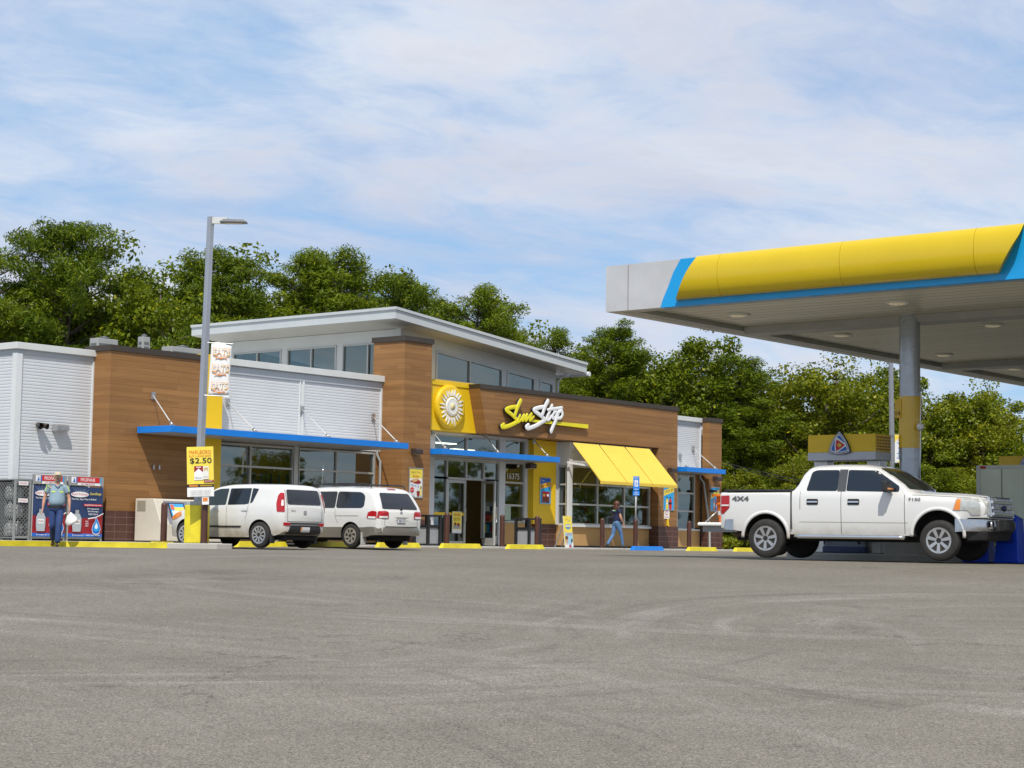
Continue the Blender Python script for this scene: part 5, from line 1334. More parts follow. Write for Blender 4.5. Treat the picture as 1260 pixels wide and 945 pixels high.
    def wheel(s, x, y, r, w, rim_r, spokes, side, z=None, alloy=ALLOY, sw=.09, swirl=0.):
        z = r if z is None else z; o_ = side*w/2
        mb = MB(); mb.mat(RUB)
        prof = [(rim_r,-w*.46),(rim_r+.03,-w*.5),(r-.05,-w*.5),(r-.015,-w*.42),(r,-w*.25),(r,w*.25),(r-.015,w*.42),(r-.05,w*.5),(rim_r+.03,w*.5),(rim_r,w*.46)]
        mb.lathe(prof, 36, (x,y,z), 'y'); t = s.add('wheel', mb, auto=40)
        mb = MB(); f = y+side*w*.44
        mb.mat(alloy); sg = side
        mb.lathe([(rim_r+.004, -w*.42*sg),(rim_r+.012, w*.47*sg),(rim_r+.008, w*.505*sg),(rim_r-.028, w*.49*sg),(rim_r-.034, w*.40*sg),(rim_r-.04, w*.1*sg)], 36, (x,y,z), 'y', cap=False)
        mb.mat(WELL); mb.lathe([(rim_r-.03, w*.12*sg),(.001, w*.13*sg)], 28, (x,y,z), 'y')
        mb.mat(alloy)
        for k in range(spokes):
            a = 2*math.pi*k/spokes+.2; a2 = a+swirl
            d1_ = Vector((math.cos(a),0,math.sin(a))); d2_ = Vector((math.cos(a2),0,math.sin(a2)))
            p0 = Vector((x, y+side*w*.36, z))+d1_*.05; p1 = Vector((x, y+side*w*.405, z))+d2_*(rim_r-.025)
            tt = (p1-p0).normalized(); nn = tt.cross(Vector((0,1,0))).normalized()
            h0, h1 = sw*.42, sw*.62; dp = Vector((0, side*.03, 0))
            q = [p0-nn*h0-dp, p1-nn*h1-dp, p1+nn*h1-dp, p0+nn*h0-dp, p0-nn*h0*.8+dp, p1-nn*h1*.75+dp, p1+nn*h1*.75+dp, p0+nn*h0*.8+dp]
            mb.hexa(q)
        mb.lathe([(.075, w*.25*sg),(.07, w*.43*sg),(.045, w*.455*sg),(.001, w*.46*sg)], 20, (x,y,z), 'y')
        mb.build('rim', None, None, auto=35).parent = t
        return t
    def done(s):
        s.t.location = s.loc; s.t.rotation_euler = (0,0,s.rz)
def rnd(poly, r, n=4):
    out = []; P = [Vector(p) for p in poly]
    for i in range(len(P)):
        a, b, c = P[i-1], P[i], P[(i+1)%len(P)]
        u, v = (a-b), (c-b); k = min(r, u.length*.45, v.length*.45); p, q = b+u.normalized()*k, b+v.normalized()*k
        for j in range(n+1):
            t = j/n; w = p*(1-t)**2+b*2*t*(1-t)+q*t*t; out.append((w.x, w.y))
    return out
def arc(cx_, cz, r, a0, a1, n=18): return [(cx_+r*math.cos(rad(a0+(a1-a0)*i/n)), cz+r*math.sin(rad(a0+(a1-a0)*i/n))) for i in range(n+1)]

# ---------------- pickup (x forward, 5.89 m)
T = Car('pickup_truck', 'white four-door pickup truck parked under the fuel canopy edge', 'pickup', None, 0)
FA, RA, TR = 1.98, -1.69, .40
xs = sorted(set([-2.72,-2.70,-2.66] + list(np.arange(-2.6,2.3,.085)) + [2.34,2.38,2.42,2.46,2.5,2.56,2.62,2.7,2.76,2.82,2.86,2.885,2.9]))
P = dict(xs=xs, lean=.36, kz=.045, n=3.2, N1=18,
    W=[(-2.72,.955),(-2.66,.985),(-1,.995),(1.3,.995),(2.0,.985),(2.5,.97),(2.75,.95),(2.86,.92),(2.9,.88)],
    zb=[(-2.72,.60),(-2.5,.56),(-2.2,.52),(-1,.47),(1.4,.47),(2.38,.55),(2.5,.83),(2.9,.84)],
    zs=[(-2.72,1.30),(-1,1.30),(1.3,1.27),(2.2,1.16),(2.9,1.13)],
    zt=[(-2.72,1.365),(-1.13,1.375),(-1.05,1.42),(-.93,1.74),(-.86,1.86),(-.72,1.915),(-.2,1.935),(.35,1.925),(.62,1.885),(.8,1.80),(1.36,1.42),(1.46,1.37),(1.7,1.36),(2.3,1.335),(2.6,1.31),(2.8,1.28),(2.87,1.25),(2.9,1.20)],
    belly=lambda t: .955+.045*math.sin(min(t*1.25,1)*math.pi/2) - .01*max(0,t-.8)*5*.2,
    rr=lambda x: .16 if -1.0 < x < .9 else (.20 if x > 1.3 else .06))
ax = [(FA-.02,.49,.50),(RA,.43,.475)]
T.body(P, ax, TR, .995, .36)
# bed: dark tonneau and rail caps
mb = MB(); mb.mat(TRIMB)
mb.box(-2.66,-1.12,-.93,.93,1.366,1.405); T.add('tonneau_cover', mb, bevel=.012)
mb = MB(); mb.mat(SEAM).box(-1.135,-1.105,-1.001,1.001,.60,1.36); T.add('bed_gap', mb)
# glass
for sd in (1,-1):
    T.panel('window', 'side', rnd([(-.80,1.375),(-.13,1.37),(-.13,1.80),(-.62,1.80),(-.72,1.76)], .05), TINT, sd)
    T.panel('window', 'side', rnd([(.06,1.37),(1.17,1.35),(1.17,1.46),(.66,1.785),(.06,1.80)], .04), TINT, sd)
    T.panel('pillar_trim', 'side', [(-.13,1.36),(.05,1.36),(.05,1.81),(-.13,1.81)], M('pillar_grey', (.07,.072,.075), .35), sd, .005)
    T.panel('door_seam', 'side', [(-.045,.52),(-.035,.52),(-.035,1.36),(-.045,1.36)], SEAM, sd, .0065); T.panel('door_seam', 'side', [(1.285,.52),(1.295,.52),(1.295,1.30),(1.285,1.30)], SEAM, sd, .0065)
    T.panel('door_seam', 'side', [(-.93,1.0),(-.92,1.0),(-.92,1.36),(-.93,1.36)], SEAM, sd, .0065)
    T.strip('body_crease', 'side', [(-.95,.745),(.2,.742),(1.35,.74)], .012, M('crease_grey',(.45,.45,.43),.4), sd)
    for u in (-.78, .10):
        o = T.panel('door_handle', 'side', rnd([(u,1.09),(u+.25,1.09),(u+.25,1.21),(u,1.21)], .03), TRIMB, sd, .01); T.panel('handle_bar', 'side', [(u+.01,1.135),(u+.24,1.135),(u+.24,1.165),(u+.01,1.165)], CHROME, sd, .03, parent=o)
    # flared arches
    for ax_, az_, ar_ in ax:
        mb = MB(); mb.mat(PAINT); pts = [(ax_+(ar_+.032)*math.cos(rad(a)), sd*.98, az_+(ar_+.032)*math.sin(rad(a))) for a in range(-4, 185, 6)]; mb.tube(pts, .036, 10, True, .62, nrm=(0,1,0)); T.add('arch_flare', mb)
    mb = MB(); mb.mat(CHROME).tube([(-1.02,sd*1.0,.44),(-.9,sd*1.03,.45),(1.2,sd*1.03,.45),(1.3,sd*1.0,.44)], .045, 10); T.add('step_bar', mb)
    # mirror
    mb = MB(); mb.mat(TRIMB); mb.hexa([(.93,sd*1.0,1.33),(1.03,sd*1.0,1.33),(1.03,sd*1.26,1.34),(.93,sd*1.26,1.34),(.93,sd*.98,1.40),(1.05,sd*.98,1.40),(1.02,sd*1.26,1.57),(.92,sd*1.26,1.57)] if sd > 0 else [(1.03,sd*1.0,1.33),(.93,sd*1.0,1.33),(.93,sd*1.26,1.34),(1.03,sd*1.26,1.34),(1.05,sd*.98,1.40),(.93,sd*.98,1.40),(.92,sd*1.26,1.57),(1.02,sd*1.26,1.57)])
    mb.hexa([(.90,sd*1.06,1.34),(1.08,sd*1.06,1.34),(1.05,sd*1.30,1.36),(.92,sd*1.30,1.36),(.90,sd*1.06,1.53),(1.06,sd*1.06,1.53),(1.03,sd*1.30,1.56),(.92,sd*1.30,1.56)] if sd > 0 else [(1.08,sd*1.06,1.34),(.90,sd*1.06,1.34),(.92,sd*1.30,1.36),(1.05,sd*1.30,1.36),(1.06,sd*1.06,1.53),(.90,sd*1.06,1.53),(.92,sd*1.30,1.56),(1.03,sd*1.30,1.56)])
    m_ = T.add('mirror', mb, bevel=.02); mb = MB(); mb.mat(LAMB).box(.93,1.08,sd*1.16-.12,sd*1.16+.12,1.39,1.42); T.add('indicator', mb, parent=m_)
    # headlight
    hl = T.panel('headlight', 'side', [(2.26,.995),(2.33,1.23),(2.80,1.22),(2.80,.90),(2.62,.90),(2.56,.99)], LCLR, sd, .012, .05)
    T.panel('indicator', 'side', [(2.275,1.0),(2.345,1.21),(2.42,1.21),(2.41,.995)], LAMB, sd, .018, .05, parent=hl)
    T.panel('headlight_lens', 'front', [(sd*.72,.90),(sd*.90,.90),(sd*.90,1.20),(sd*.72,1.22)], LCLR, 1, .01, .05, parent=hl)
    tl = T.panel('tail_lamp', 'side', [(-2.70,.90),(-2.64,.90),(-2.50,1.03),(-2.495,1.26),(-2.52,1.28),(-2.70,1.27)], LRED, sd, .012, .05)
    T.panel('tail_lamp_lens', 'side', [(-2.69,1.06),(-2.51,1.06),(-2.51,1.09),(-2.69,1.09)], WPR, sd, .018, parent=tl)
    T.panel('tail_lamp_lens', 'rear', [(sd*.76,.80),(sd*.95,.80),(sd*.95,1.26),(sd*.76,1.26)], LRED, 1, .01, .06, parent=tl)
T.panel('windshield', 'front', rnd([(-.80,1.42),(.80,1.42),(.655,1.845),(-.655,1.845)], .06), TINTG, 1, .03, .06)
T.panel('rear_window', 'rear', rnd([(-.70,1.45),(.70,1.45),(.62,1.82),(-.62,1.82)], .05), TINT, 1, .01)
# hood shut line, grille, bumpers
T.strip('hood_line', 'side', [(1.42,1.29),(1.8,1.275),(2.3,1.25),(2.6,1.23)], .008, SEAM, 1); T.strip('hood_line', 'side', [(1.42,1.29),(1.8,1.275),(2.3,1.25),(2.6,1.23)], .008, SEAM, -1)
mb = MB(); mb.mat(M('grille_grey', (.10,.10,.105), .35)).hexa([(2.80,-.74,.86),(2.95,-.70,.86),(2.95,.70,.86),(2.80,.74,.86),(2.72,-.74,1.285),(2.89,-.69,1.27),(2.89,.69,1.27),(2.72,.74,1.285)]); gr = T.add('grille', mb, bevel=.02)
mb = MB(); mb.mat(CHROME)
for z in (.93, 1.05, 1.16): mb.hexa([(2.90,-.66,z-.028),(2.985-.1*(z-.9),-.65,z-.028),(2.985-.1*(z-.9),.65,z-.028),(2.90,.66,z-.028),(2.89,-.66,z+.025),(2.98-.1*(z-.9),-.65,z+.025),(2.98-.1*(z-.9),.65,z+.025),(2.89,.66,z+.025)])
for sd in (1,-1): mb.bar((2.935,sd*.70,.87),(2.885,sd*.69,1.25),.05,.06)
for k in range(15):
    y = -.6+1.2*k/14.; mb.bar((2.955,y,.88),(2.905,y,1.24),.014)
T.add('grille_bar', mb, parent=gr, bevel=.006)
mb = MB(); mb.mat(INKBL).lathe([(.11,0),(.11,.02),(.001,.025)], 20, (2.975,0,1.05), 'x'); mb.v = [(x, y*1., 1.05+(z-1.05)*.5) for x, y, z in mb.v]; T.add('badge', mb, parent=gr)
def bump(x0, x1, W0, W1, z0, z1, m, n=10, pw=4.):
    mb = MB(); mb.mat(m); secs = []
    for i in range(n+1):
        t = -1+2*i/n; y = W0*t; xx = x1-(x1-x0)*abs(t)**pw
        secs.append([(xx-.18,y,z0),(xx,y,z0+.015),(xx+.02*(1 if x1>x0 else -1),y,(z0+z1)/2),(xx,y,z1-.01),(xx-.18,y,z1)] if x1 > x0 else [(xx+.18,y,z0),(xx+.18,y,z1),(xx,y,z1-.01),(xx-.02,y,(z0+z1)/2),(xx,y,z0+.015)])
    return mb.ring(secs, True, True)
bp = T.add('front_bumper', bump(2.49, 3.0, 1.0, 1.0, .57, .83, M('bumper_chrome', (.55,.55,.56), .14, 1., .06), 16), auto=50)
mb = MB(); mb.mat(TRIMB).box(2.86,3.035,-.50,.50,.58,.83); mb.box(2.9,3.05,-.22,.22,.60,.78); T.add('bumper_pad', mb, bevel=.03, parent=bp)
for sd in (1,-1):
    mb = MB(); mb.mat(CHROME).lathe([(.085,0),(.085,.03),(.06,.03)], 18, (2.94,sd*.68,.72), 'x', cap=False); mb.mat(BLACK).lathe([(.06,.02),(.001,.015)], 16, (2.945,sd*.68,.72), 'x'); T.add('fog_lamp', mb, parent=bp)
mb = MB(); mb.mat(TRIMB).hexa([(2.5,-.85,.40),(2.85,-.75,.42),(2.85,.75,.42),(2.5,.85,.40),(2.5,-.9,.6),(2.9,-.8,.6),(2.9,.8,.6),(2.5,.9,.6)]); T.add('air_dam', mb, bevel=.02)
T.add('rear_bumper', bump(-2.60, -2.84, .985, .985, .56, .79, M('bumper_chrome', (.55,.55,.56), .14, 1., .06)), auto=50)
mb = MB(); mb.mat(WELL).box(-2.5,2.4,-.6,.6,.36,.56); mb.box(-1.2,1.3,-.9,.9,.42,.5); T.add('underbody', mb)
mb = MB(); mb.mat(WELL).cyl((RA,-.85,.40),(RA,.85,.40),.06); mb.cyl((FA,-.85,.40),(FA,.85,.40),.06); mb.sphere((RA,0,.4),.17,12,8); T.add('axle', mb)
mb = MB(); mb.mat(M('rusty_pipe', (.10,.055,.03), .7)).cyl((-2.2,-.62,.50),(-2.5,-.72,.47),.05); T.add('tailpipe', mb)
a = Art(); a.text('4X4', 0, 0, M('decal_grey', (.10,.10,.105), .5), width=.38, height=.10, bold=.03, center=True)
for sd in (-1,):
    a.mb.xf(Matrix.Translation((-2.25, -1.0, 1.215))); o = a.mb.build('decal'); o.parent = T.t
a = Art(); a.text('F150', 0, 0, M('decal_grey', (.10,.10,.105), .5), width=.24, height=.06, bold=.03, center=True); a.mb.xf(Matrix.Translation((1.50, -1.003, 1.205))); o = a.mb.build('decal'); o.parent = T.t
mb = MB(); mb.mat(BLACK).lathe([(.03,0),(.001,.06)],8,(1.75,-.62,1.375)); T.add('washer_nozzle', mb)
for x in (FA, RA):
    for sd in (1,-1): T.wheel(x, sd*.865, TR, .255, .245, 7, sd, sw=.075)
h = math.atan2(-3.58, .46)
tc = Vector((3.10,-23.44,0)); nside = Vector((math.cos(h-math.pi/2), math.sin(h-math.pi/2), 0))
# near (right) side wheel line runs through tc; body centre lies 0.93 m behind it
fw = Vector((math.cos(h), math.sin(h), 0)); mid = (FA+RA)/2
cen = tc - nside*.93 - fw*mid
T.loc = (cen.x, cen.y, .035); T.rz = h; T.done()
for c in children(T.t): pass

# ---------------- hatchback (4.10 m)
K = Car('hatchback_car', 'boxy white hatchback nosed in towards the shop by the lamp post', 'car', None, 0)
FA, RA, R_ = 1.24, -1.31, .325
xs = sorted(set([-2.04,-2.03,-2.01,-1.98,-1.95] + list(np.arange(-1.9,1.8,.07)) + [1.85,1.9,1.95,1.98,2.0,2.02,2.04]))
P = dict(xs=xs, lean=.22, kz=.03, n=3.4, N1=18,
    W=[(-2.04,.72),(-2.02,.78),(-1.95,.845),(-1.8,.875),(-1,.893),(1.2,.89),(1.6,.86),(1.85,.77),(2.0,.62),(2.04,.5)],
    zb=[(-2.04,.42),(-1.9,.32),(-1.5,.25),(1.5,.24),(1.9,.26),(2.04,.34)],
    zs=[(-2.04,1.02),(-1.2,1.04),(1.0,.94),(1.6,.85),(2.04,.70)],
    zt=[(-2.04,.98),(-2.02,1.06),(-1.99,1.2),(-1.95,1.40),(-1.90,1.52),(-1.82,1.575),(-1.6,1.60),(-.8,1.615),(-.1,1.605),(.25,1.56),(.45,1.48),(1.03,1.09),(1.12,1.04),(1.5,.975),(1.8,.88),(1.95,.76),(2.04,.62)],
    belly=lambda t: .93+.07*math.sin(min(t*1.2,1)*math.pi/2) - .02*max(0,t-.75)*4*.5,
    rr=lambda x: .13 if x < .4 else .14)
K.body(P, [(FA,.335,.375),(RA,.335,.375)], R_, .893, .30, PAINT)
for sd in (1,-1):
    K.panel('window', 'side', rnd([(.80,1.05),(.78,1.10),(.30,1.43),(.12,1.475),(-.18,1.485),(-.15,1.07)], .03), TINTG, sd)
    K.panel('window', 'side', rnd([(-.21,1.07),(-.24,1.485),(-.96,1.49),(-.94,1.10),(-.8,1.08)], .03), TINT, sd); K.panel('window', 'side', rnd([(-.98,1.10),(-1.0,1.49),(-1.20,1.47),(-1.06,1.14)], .02), TINT, sd)
    for u in (.82, -.20): K.panel('door_seam', 'side', [(u,.38),(u+.008,.38),(u+.008,1.06),(u,1.06)], SEAM, sd, .006)
    K.strip('door_seam', 'side', [(-.93,1.08),(-.90,.85),(-.84,.72)], .008, SEAM, sd)
    K.panel('rub_strip', 'side', [(.78,.50),(.78,.545),(-.72,.545),(-.66,.50)], TRIMB, sd, .012)
    for u in (.05, -.92):
        K.panel('door_handle', 'side', rnd([(u,.93),(u+.2,.94),(u+.2,.975),(u,.97)], .015), M('handle_white', (.66,.66,.64), .3), sd, .03)
    K.corner = (-1.93, .80)
    tl = K.panel('tail_lamp', 'corner', rnd([(-.115,.90),(.085,.90),(.10,1.10),(.06,1.30),(.0,1.38),(-.10,1.37)], .03), LRED, sd, .012, .03)
    K.panel('tail_lamp_core', 'corner', rnd([(-.085,1.05),(-.02,1.05),(-.03,1.2),(-.08,1.2)], .02), WPR, sd, .017, .03, parent=tl)
    K.panel('reflector', 'rear', [(sd*.54,.56),(sd*.76,.56),(sd*.77,.64),(sd*.54,.63)], LRED, 1, .012, .05)
    hl = K.panel('headlight', 'side', [(1.38,.80),(1.42,.90),(1.72,.82),(1.86,.70),(1.62,.70)], LAMB, sd, .012, .05)
    mb = MB(); mb.mat(PAINT).sphere((.72,sd*1.0,1.10), .11, 12, 8, (.8,1.2,.75)); m_ = K.add('mirror', mb); mb = MB(); mb.mat(TRIMB).box(.62,.645,sd*1.0-.09,sd*1.0+.09,1.04,1.16); K.add('mirror_glass', mb, parent=m_)
    mb = MB(); mb.mat(TRIMB).box(-1.72,-1.66,sd*.80-.06,sd*.80+.06,.12,.34); K.add('mud_flap', mb)
K.panel('windshield', 'front', rnd([(-.66,1.10),(.66,1.10),(.56,1.50),(-.56,1.50)], .05), TINTG, 1, .012, .08)
K.panel('rear_window', 'rear', rnd([(-.63,1.09),(.63,1.09),(.60,1.46),(-.60,1.46)], .07), TINT, 1, .012, .06)
K.panel('tailgate_seam', 'rear', [(-.64,.66),(.64,.66),(.64,.672),(-.64,.672)], SEAM, 1, .008); 
for sd in (1,-1): K.panel('tailgate_seam', 'rear', [(sd*.64,.66),(sd*.652,.66),(sd*.652,1.46),(sd*.64,1.46)], SEAM, 1, .008)
bp = K.panel('bumper_insert', 'rear', rnd([(-.68,.27),(.68,.27),(.55,.57),(-.55,.57)], .05), TRIMB, 1, .02, .06)
K.panel('bumper_groove', 'rear', [(-.54,.60),(.54,.60),(.54,.635),(-.54,.635)], TRIMB, 1, .012, .06)
lp = K.panel('licence_plate', 'rear', [(-.17,.40),(.17,.40),(.17,.53),(-.17,.53)], PLATE, 1, .03, .06)
K.panel('plate_sticker', 'rear', [(.12,.40),(.17,.40),(.17,.53),(.12,.53)], OPR, 1, .032, .06, parent=lp)
a = Art(); a.text('JKL 204', 0, 0, INKB, width=.24, height=.06); a.mb.xf(Matrix.Translation((-2.068, 0, .465)) @ Matrix.Rotation(rad(-90),4,'Z')); o = a.mb.build('plate_number'); o.parent = lp
a = Art(); a.text('Soul', 0, 0, GPR, width=.16, height=.05); a.mb.xf(Matrix.Translation((-2.045, .44, .94)) @ Matrix.Rotation(rad(-90),4,'Z')); o = a.mb.build('badge'); o.parent = K.t
K.panel('badge', 'rear', rnd([(-.06,.85),(.06,.85),(.06,.94),(-.06,.94)], .03), GPR, 1, .012, .05)
mb = MB(); mb.mat(WELL).box(-1.9,1.8,-.6,.6,.2,.3); mb.cyl((RA,-.7,.3),(RA,.7,.3),.06); K.add('underbody', mb)
for x in (FA, RA):
    for sd in (1,-1): K.wheel(x, sd*.785, R_, .205, .215, 10, sd, sw=.05)
K.loc = (2.66, -6.2, .04); K.rz = rad(94); K.done()

# ---------------- minivan (4.9 m)
V = Car('minivan_car', 'white minivan with taupe lower panels and roof rails parked by the timber tower', 'car', None, 0)
FA, RA, R_ = 1.47, -1.43, .325
xs = sorted(set([-2.44,-2.43,-2.41,-2.38,-2.34] + list(np.arange(-2.3,2.2,.08)) + [2.25,2.3,2.35,2.39,2.42,2.44]))
P = dict(xs=xs, lean=.27, kz=.03, n=3.0, N1=18,
    W=[(-2.44,.76),(-2.42,.83),(-2.34,.89),(-2.1,.915),(-1,.93),(1.4,.925),(1.9,.88),(2.2,.78),(2.38,.62),(2.44,.48)],
    zb=[(-2.44,.42),(-2.3,.36),(-1.9,.27),(1.8,.25),(2.2,.27),(2.44,.36)],
    zs=[(-2.44,1.02),(-1.2,1.05),(1.0,.99),(1.8,.90),(2.44,.72)],
    zt=[(-2.44,.96),(-2.41,1.03),(-2.37,1.14),(-2.24,1.36),(-2.12,1.54),(-2.02,1.62),(-1.8,1.66),(-1.0,1.685),(0,1.68),(.5,1.64),(.8,1.54),(1.42,1.12),(1.55,1.05),(2.0,.95),(2.25,.86),(2.38,.74),(2.44,.64)],
    belly=lambda t: .95+.05*math.sin(min(t*1.2,1)*math.pi/2) - .01*max(0,t-.75)*4,
    rr=lambda x: .15)
V.body(P, [(FA,.335,.37),(RA,.335,.37)], R_, .93, .30, PAINT2, lower=(lambda c: c.z < .54, TAUPE))
for sd in (1,-1):
    V.panel('window', 'side', rnd([(1.20,1.09),(1.14,1.14),(.72,1.46),(.56,1.51),(.30,1.52),(.32,1.08)], .03), TINT, sd)
    V.panel('window', 'side', rnd([(.26,1.08),(.24,1.52),(-.82,1.525),(-.84,1.07)], .06), TINT, sd); V.panel('window', 'side', rnd([(-.87,1.07),(-.85,1.525),(-1.72,1.50),(-1.88,1.40),(-1.90,1.12),(-1.82,1.07)], .09), TINT, sd)
    for u in (.30, 1.22): V.panel('door_seam', 'side', [(u,.34),(u+.008,.34),(u+.008,1.06),(u,1.06)], SEAM, sd, .006)
    V.strip('door_seam', 'side', [(-.855,1.06),(-.86,.84),(-.98,.66)], .008, SEAM, sd); V.panel('door_track', 'side', [(-.86,.855),(-.86,.875),(-1.72,.875),(-1.72,.855)], M('track_grey',(.4,.39,.37),.5), sd, .006)
    tl = V.panel('tail_lamp', 'side', rnd([(-2.03,.80),(-2.36,.78),(-2.36,.98),(-2.22,1.0),(-2.08,.96)], .03), LRED, sd, .012, .05)
    tr_ = V.panel('tail_lamp_lens', 'rear', rnd([(sd*.50,.80),(sd*.88,.80),(sd*.86,.99),(sd*.56,1.0),(sd*.50,.96)], .03), LRED, 1, .014, .05, parent=tl)
    V.panel('reverse_lamp', 'rear', [(sd*.54,.81),(sd*.84,.81),(sd*.83,.86),(sd*.54,.86)], WPR, 1, .02, .05, parent=tl)
    V.panel('reverse_lamp', 'side', [(-2.08,.80),(-2.34,.79),(-2.34,.84),(-2.1,.85)], WPR, sd, .018, .05, parent=tl)
    mb = MB(); mb.mat(PAINT2).sphere((1.12,sd*1.04,1.12), .11, 12, 8, (.8,1.2,.75)); V.add('mirror', mb)
    mb = MB(); mb.mat(M('flap_white', (.5,.49,.46), .5)).box(-1.86,-1.83,sd*.83-.09,sd*.83+.09,.1,.42); V.add('mud_flap', mb)
    mb = MB(); mb.mat(TRIMB)
    mb.tube(smooth([(-1.95,sd*.66,1.63),(-1.85,sd*.67,1.70),(-1.2,sd*.67,1.735),(-.2,sd*.67,1.735),(.25,sd*.66,1.70),(.32,sd*.66,1.66)]), .022, 8); V.add('roof_rail', mb)
    hl = V.panel('headlight', 'front', [(sd*.42,.68),(sd*.80,.70),(sd*.78,.82),(sd*.46,.80)], LCLR, 1, .012, .05)
mb = MB(); mb.mat(TRIMB)
for x in (-1.3, -.5, .1): mb.box(x-.03,x+.03,-.66,.66,1.715,1.74)
V.add('roof_rack', mb)
V.panel('windshield', 'front', rnd([(-.70,1.12),(.70,1.12),(.60,1.58),(-.60,1.58)], .05), TINTG, 1, .012, .08)
V.panel('rear_window', 'rear', rnd([(-.70,1.06),(.70,1.06),(.58,1.49),(-.58,1.49)], .05), TINT, 1, .014, .06)
mb = MB(); mb.mat(TRIMB).bar((-2.37,0.0,1.09),(-2.36,-.42,1.12),.02); mb.cyl((-2.38,-.02,1.06),(-2.43,-.02,1.06),.04); V.add('wiper', mb)
V.panel('brake_lamp', 'rear', [(-.16,1.585),(.16,1.585),(.16,1.615),(-.16,1.615)], LRED, 1, .02, .05)
for sd in (1,-1): V.panel('tailgate_seam', 'rear', [(sd*.64,.60),(sd*.650,.60),(sd*.650,1.02),(sd*.64,1.02)], SEAM, 1, .008)
V.panel('plate_garnish', 'rear', [(-.26,.815),(.26,.815),(.26,.835),(-.26,.835)], M('garnish_brown',(.25,.2,.14),.3,.5), 1, .035, .06)
lp = V.panel('licence_plate', 'rear', [(-.17,.67),(.17,.67),(.17,.81),(-.17,.81)], GPR, 1, .014, .06); V.panel('plate_face', 'rear', [(-.15,.685),(.15,.685),(.15,.795),(-.15,.795)], PLATE, 1, .02, .06, parent=lp)
a = Art(); a.text('RBT 617', 0, 0, INKBL, width=.22, height=.055); a.mb.xf(Matrix.Translation((-2.475, 0, .74)) @ Matrix.Rotation(rad(-90),4,'Z')); o = a.mb.build('plate_number'); o.parent = lp
V.panel('badge', 'rear', rnd([(-.045,.94),(.045,.94),(.045,1.0),(-.045,1.0)], .02), CHROME, 1, .012, .05)
bm = bump(-2.30, -2.52, .90, .90, .34, .575, TAUPE); V.add('rear_bumper', bm, auto=50)
mb = MB(); mb.mat(TRIMB).box(-2.48,-2.36,-.62,.62,.572,.59); V.add('bumper_step', mb)
mb = MB(); mb.mat(WELL).box(-2.2,2.1,-.62,.62,.2,.32); mb.cyl((RA,-.7,.3),(RA,.7,.3),.06); V.add('underbody', mb)
mb = MB(); mb.mat(CHROME).cyl((.9,-.3,1.63),(.85,-.3,2.3),.008,.003,6) ; V.add('aerial', mb)
for x in (FA, RA):
    for sd in (1,-1): V.wheel(x, sd*.81, R_, .205, .205, 7, sd, sw=.06, swirl=.5, alloy=M('alloy_worn', (.50,.46,.38), .35, .6, .15))
V.loc = (6.97, -5.25, .06); V.rz = rad(90); V.done()
# ------------------------------------------------------------------ people
def skin(name, nodes, edges, mat, parent, sub=2, flat=None):
    """nodes: list of (x,y,z,(rx,ry) or r); grows one continuous surface"""
    me = bpy.data.meshes.new(name); me.from_pydata([n[:3] for n in nodes], edges, [])
    o = bpy.data.objects.new(name, me); COL.objects.link(o)
    m = o.modifiers.new('skin', 'SKIN'); m.use_smooth_shade = True; m.branch_smoothing = .4
    for i, n in enumerate(nodes):
        r = n[3]; me.skin_vertices[0].data[i].radius = r if hasattr(r, '__len__') else (r, r); me.skin_vertices[0].data[i].use_root = (i == 0)
    s = o.modifiers.new('sub', 'SUBSURF'); s.levels = sub; s.render_levels = sub
    dg = bpy.context.evaluated_depsgraph_get(); dg.update()
    m2 = bpy.data.meshes.new_from_object(o.evaluated_get(dg)); o.modifiers.clear(); old = o.data; o.data = m2; bpy.data.meshes.remove(old)
    m2.materials.clear(); m2.materials.append(mat)
    m2.polygons.foreach_set('use_smooth', [True]*len(m2.polygons)); m2.name = name
    if parent: o.parent = parent
    return o
SKINM = M('skin_tone', (.52,.27,.18), .5, 0., .06); 
def chain(nodes, edges, start, pts):
    k = start
    for p in pts:
        nodes.append(p); edges.append((k, len(nodes)-1)); k = len(nodes)-1
    return k
def hand(nodes, edges, wrist, w, d, fwd, curl=.6):
    """five fingers from a palm; d: direction down the hand, fwd: thumb side"""
    w, d, fwd = Vector(w), Vector(d).normalized(), Vector(fwd).normalized(); side = d.cross(fwd).normalized()
    palm = w+d*.05; k = chain(nodes, edges, wrist, [(*palm, (.030,.018))])
    for i, L in enumerate((.070,.080,.075,.058)):
        base = w+d*.092+fwd*(.030-.020*i); p = [base, base+d*L*.5+side*.012*curl, base+d*L*.85+side*.045*curl]
        chain(nodes, edges, k, [(*q, .0095-.001*j) for j, q in enumerate(p)])
    b = w+d*.04+fwd*.032; chain(nodes, edges, k, [(*b, .011), (*(b+d*.03+fwd*.022), .010), (*(b+d*.06+fwd*.024), .008)])
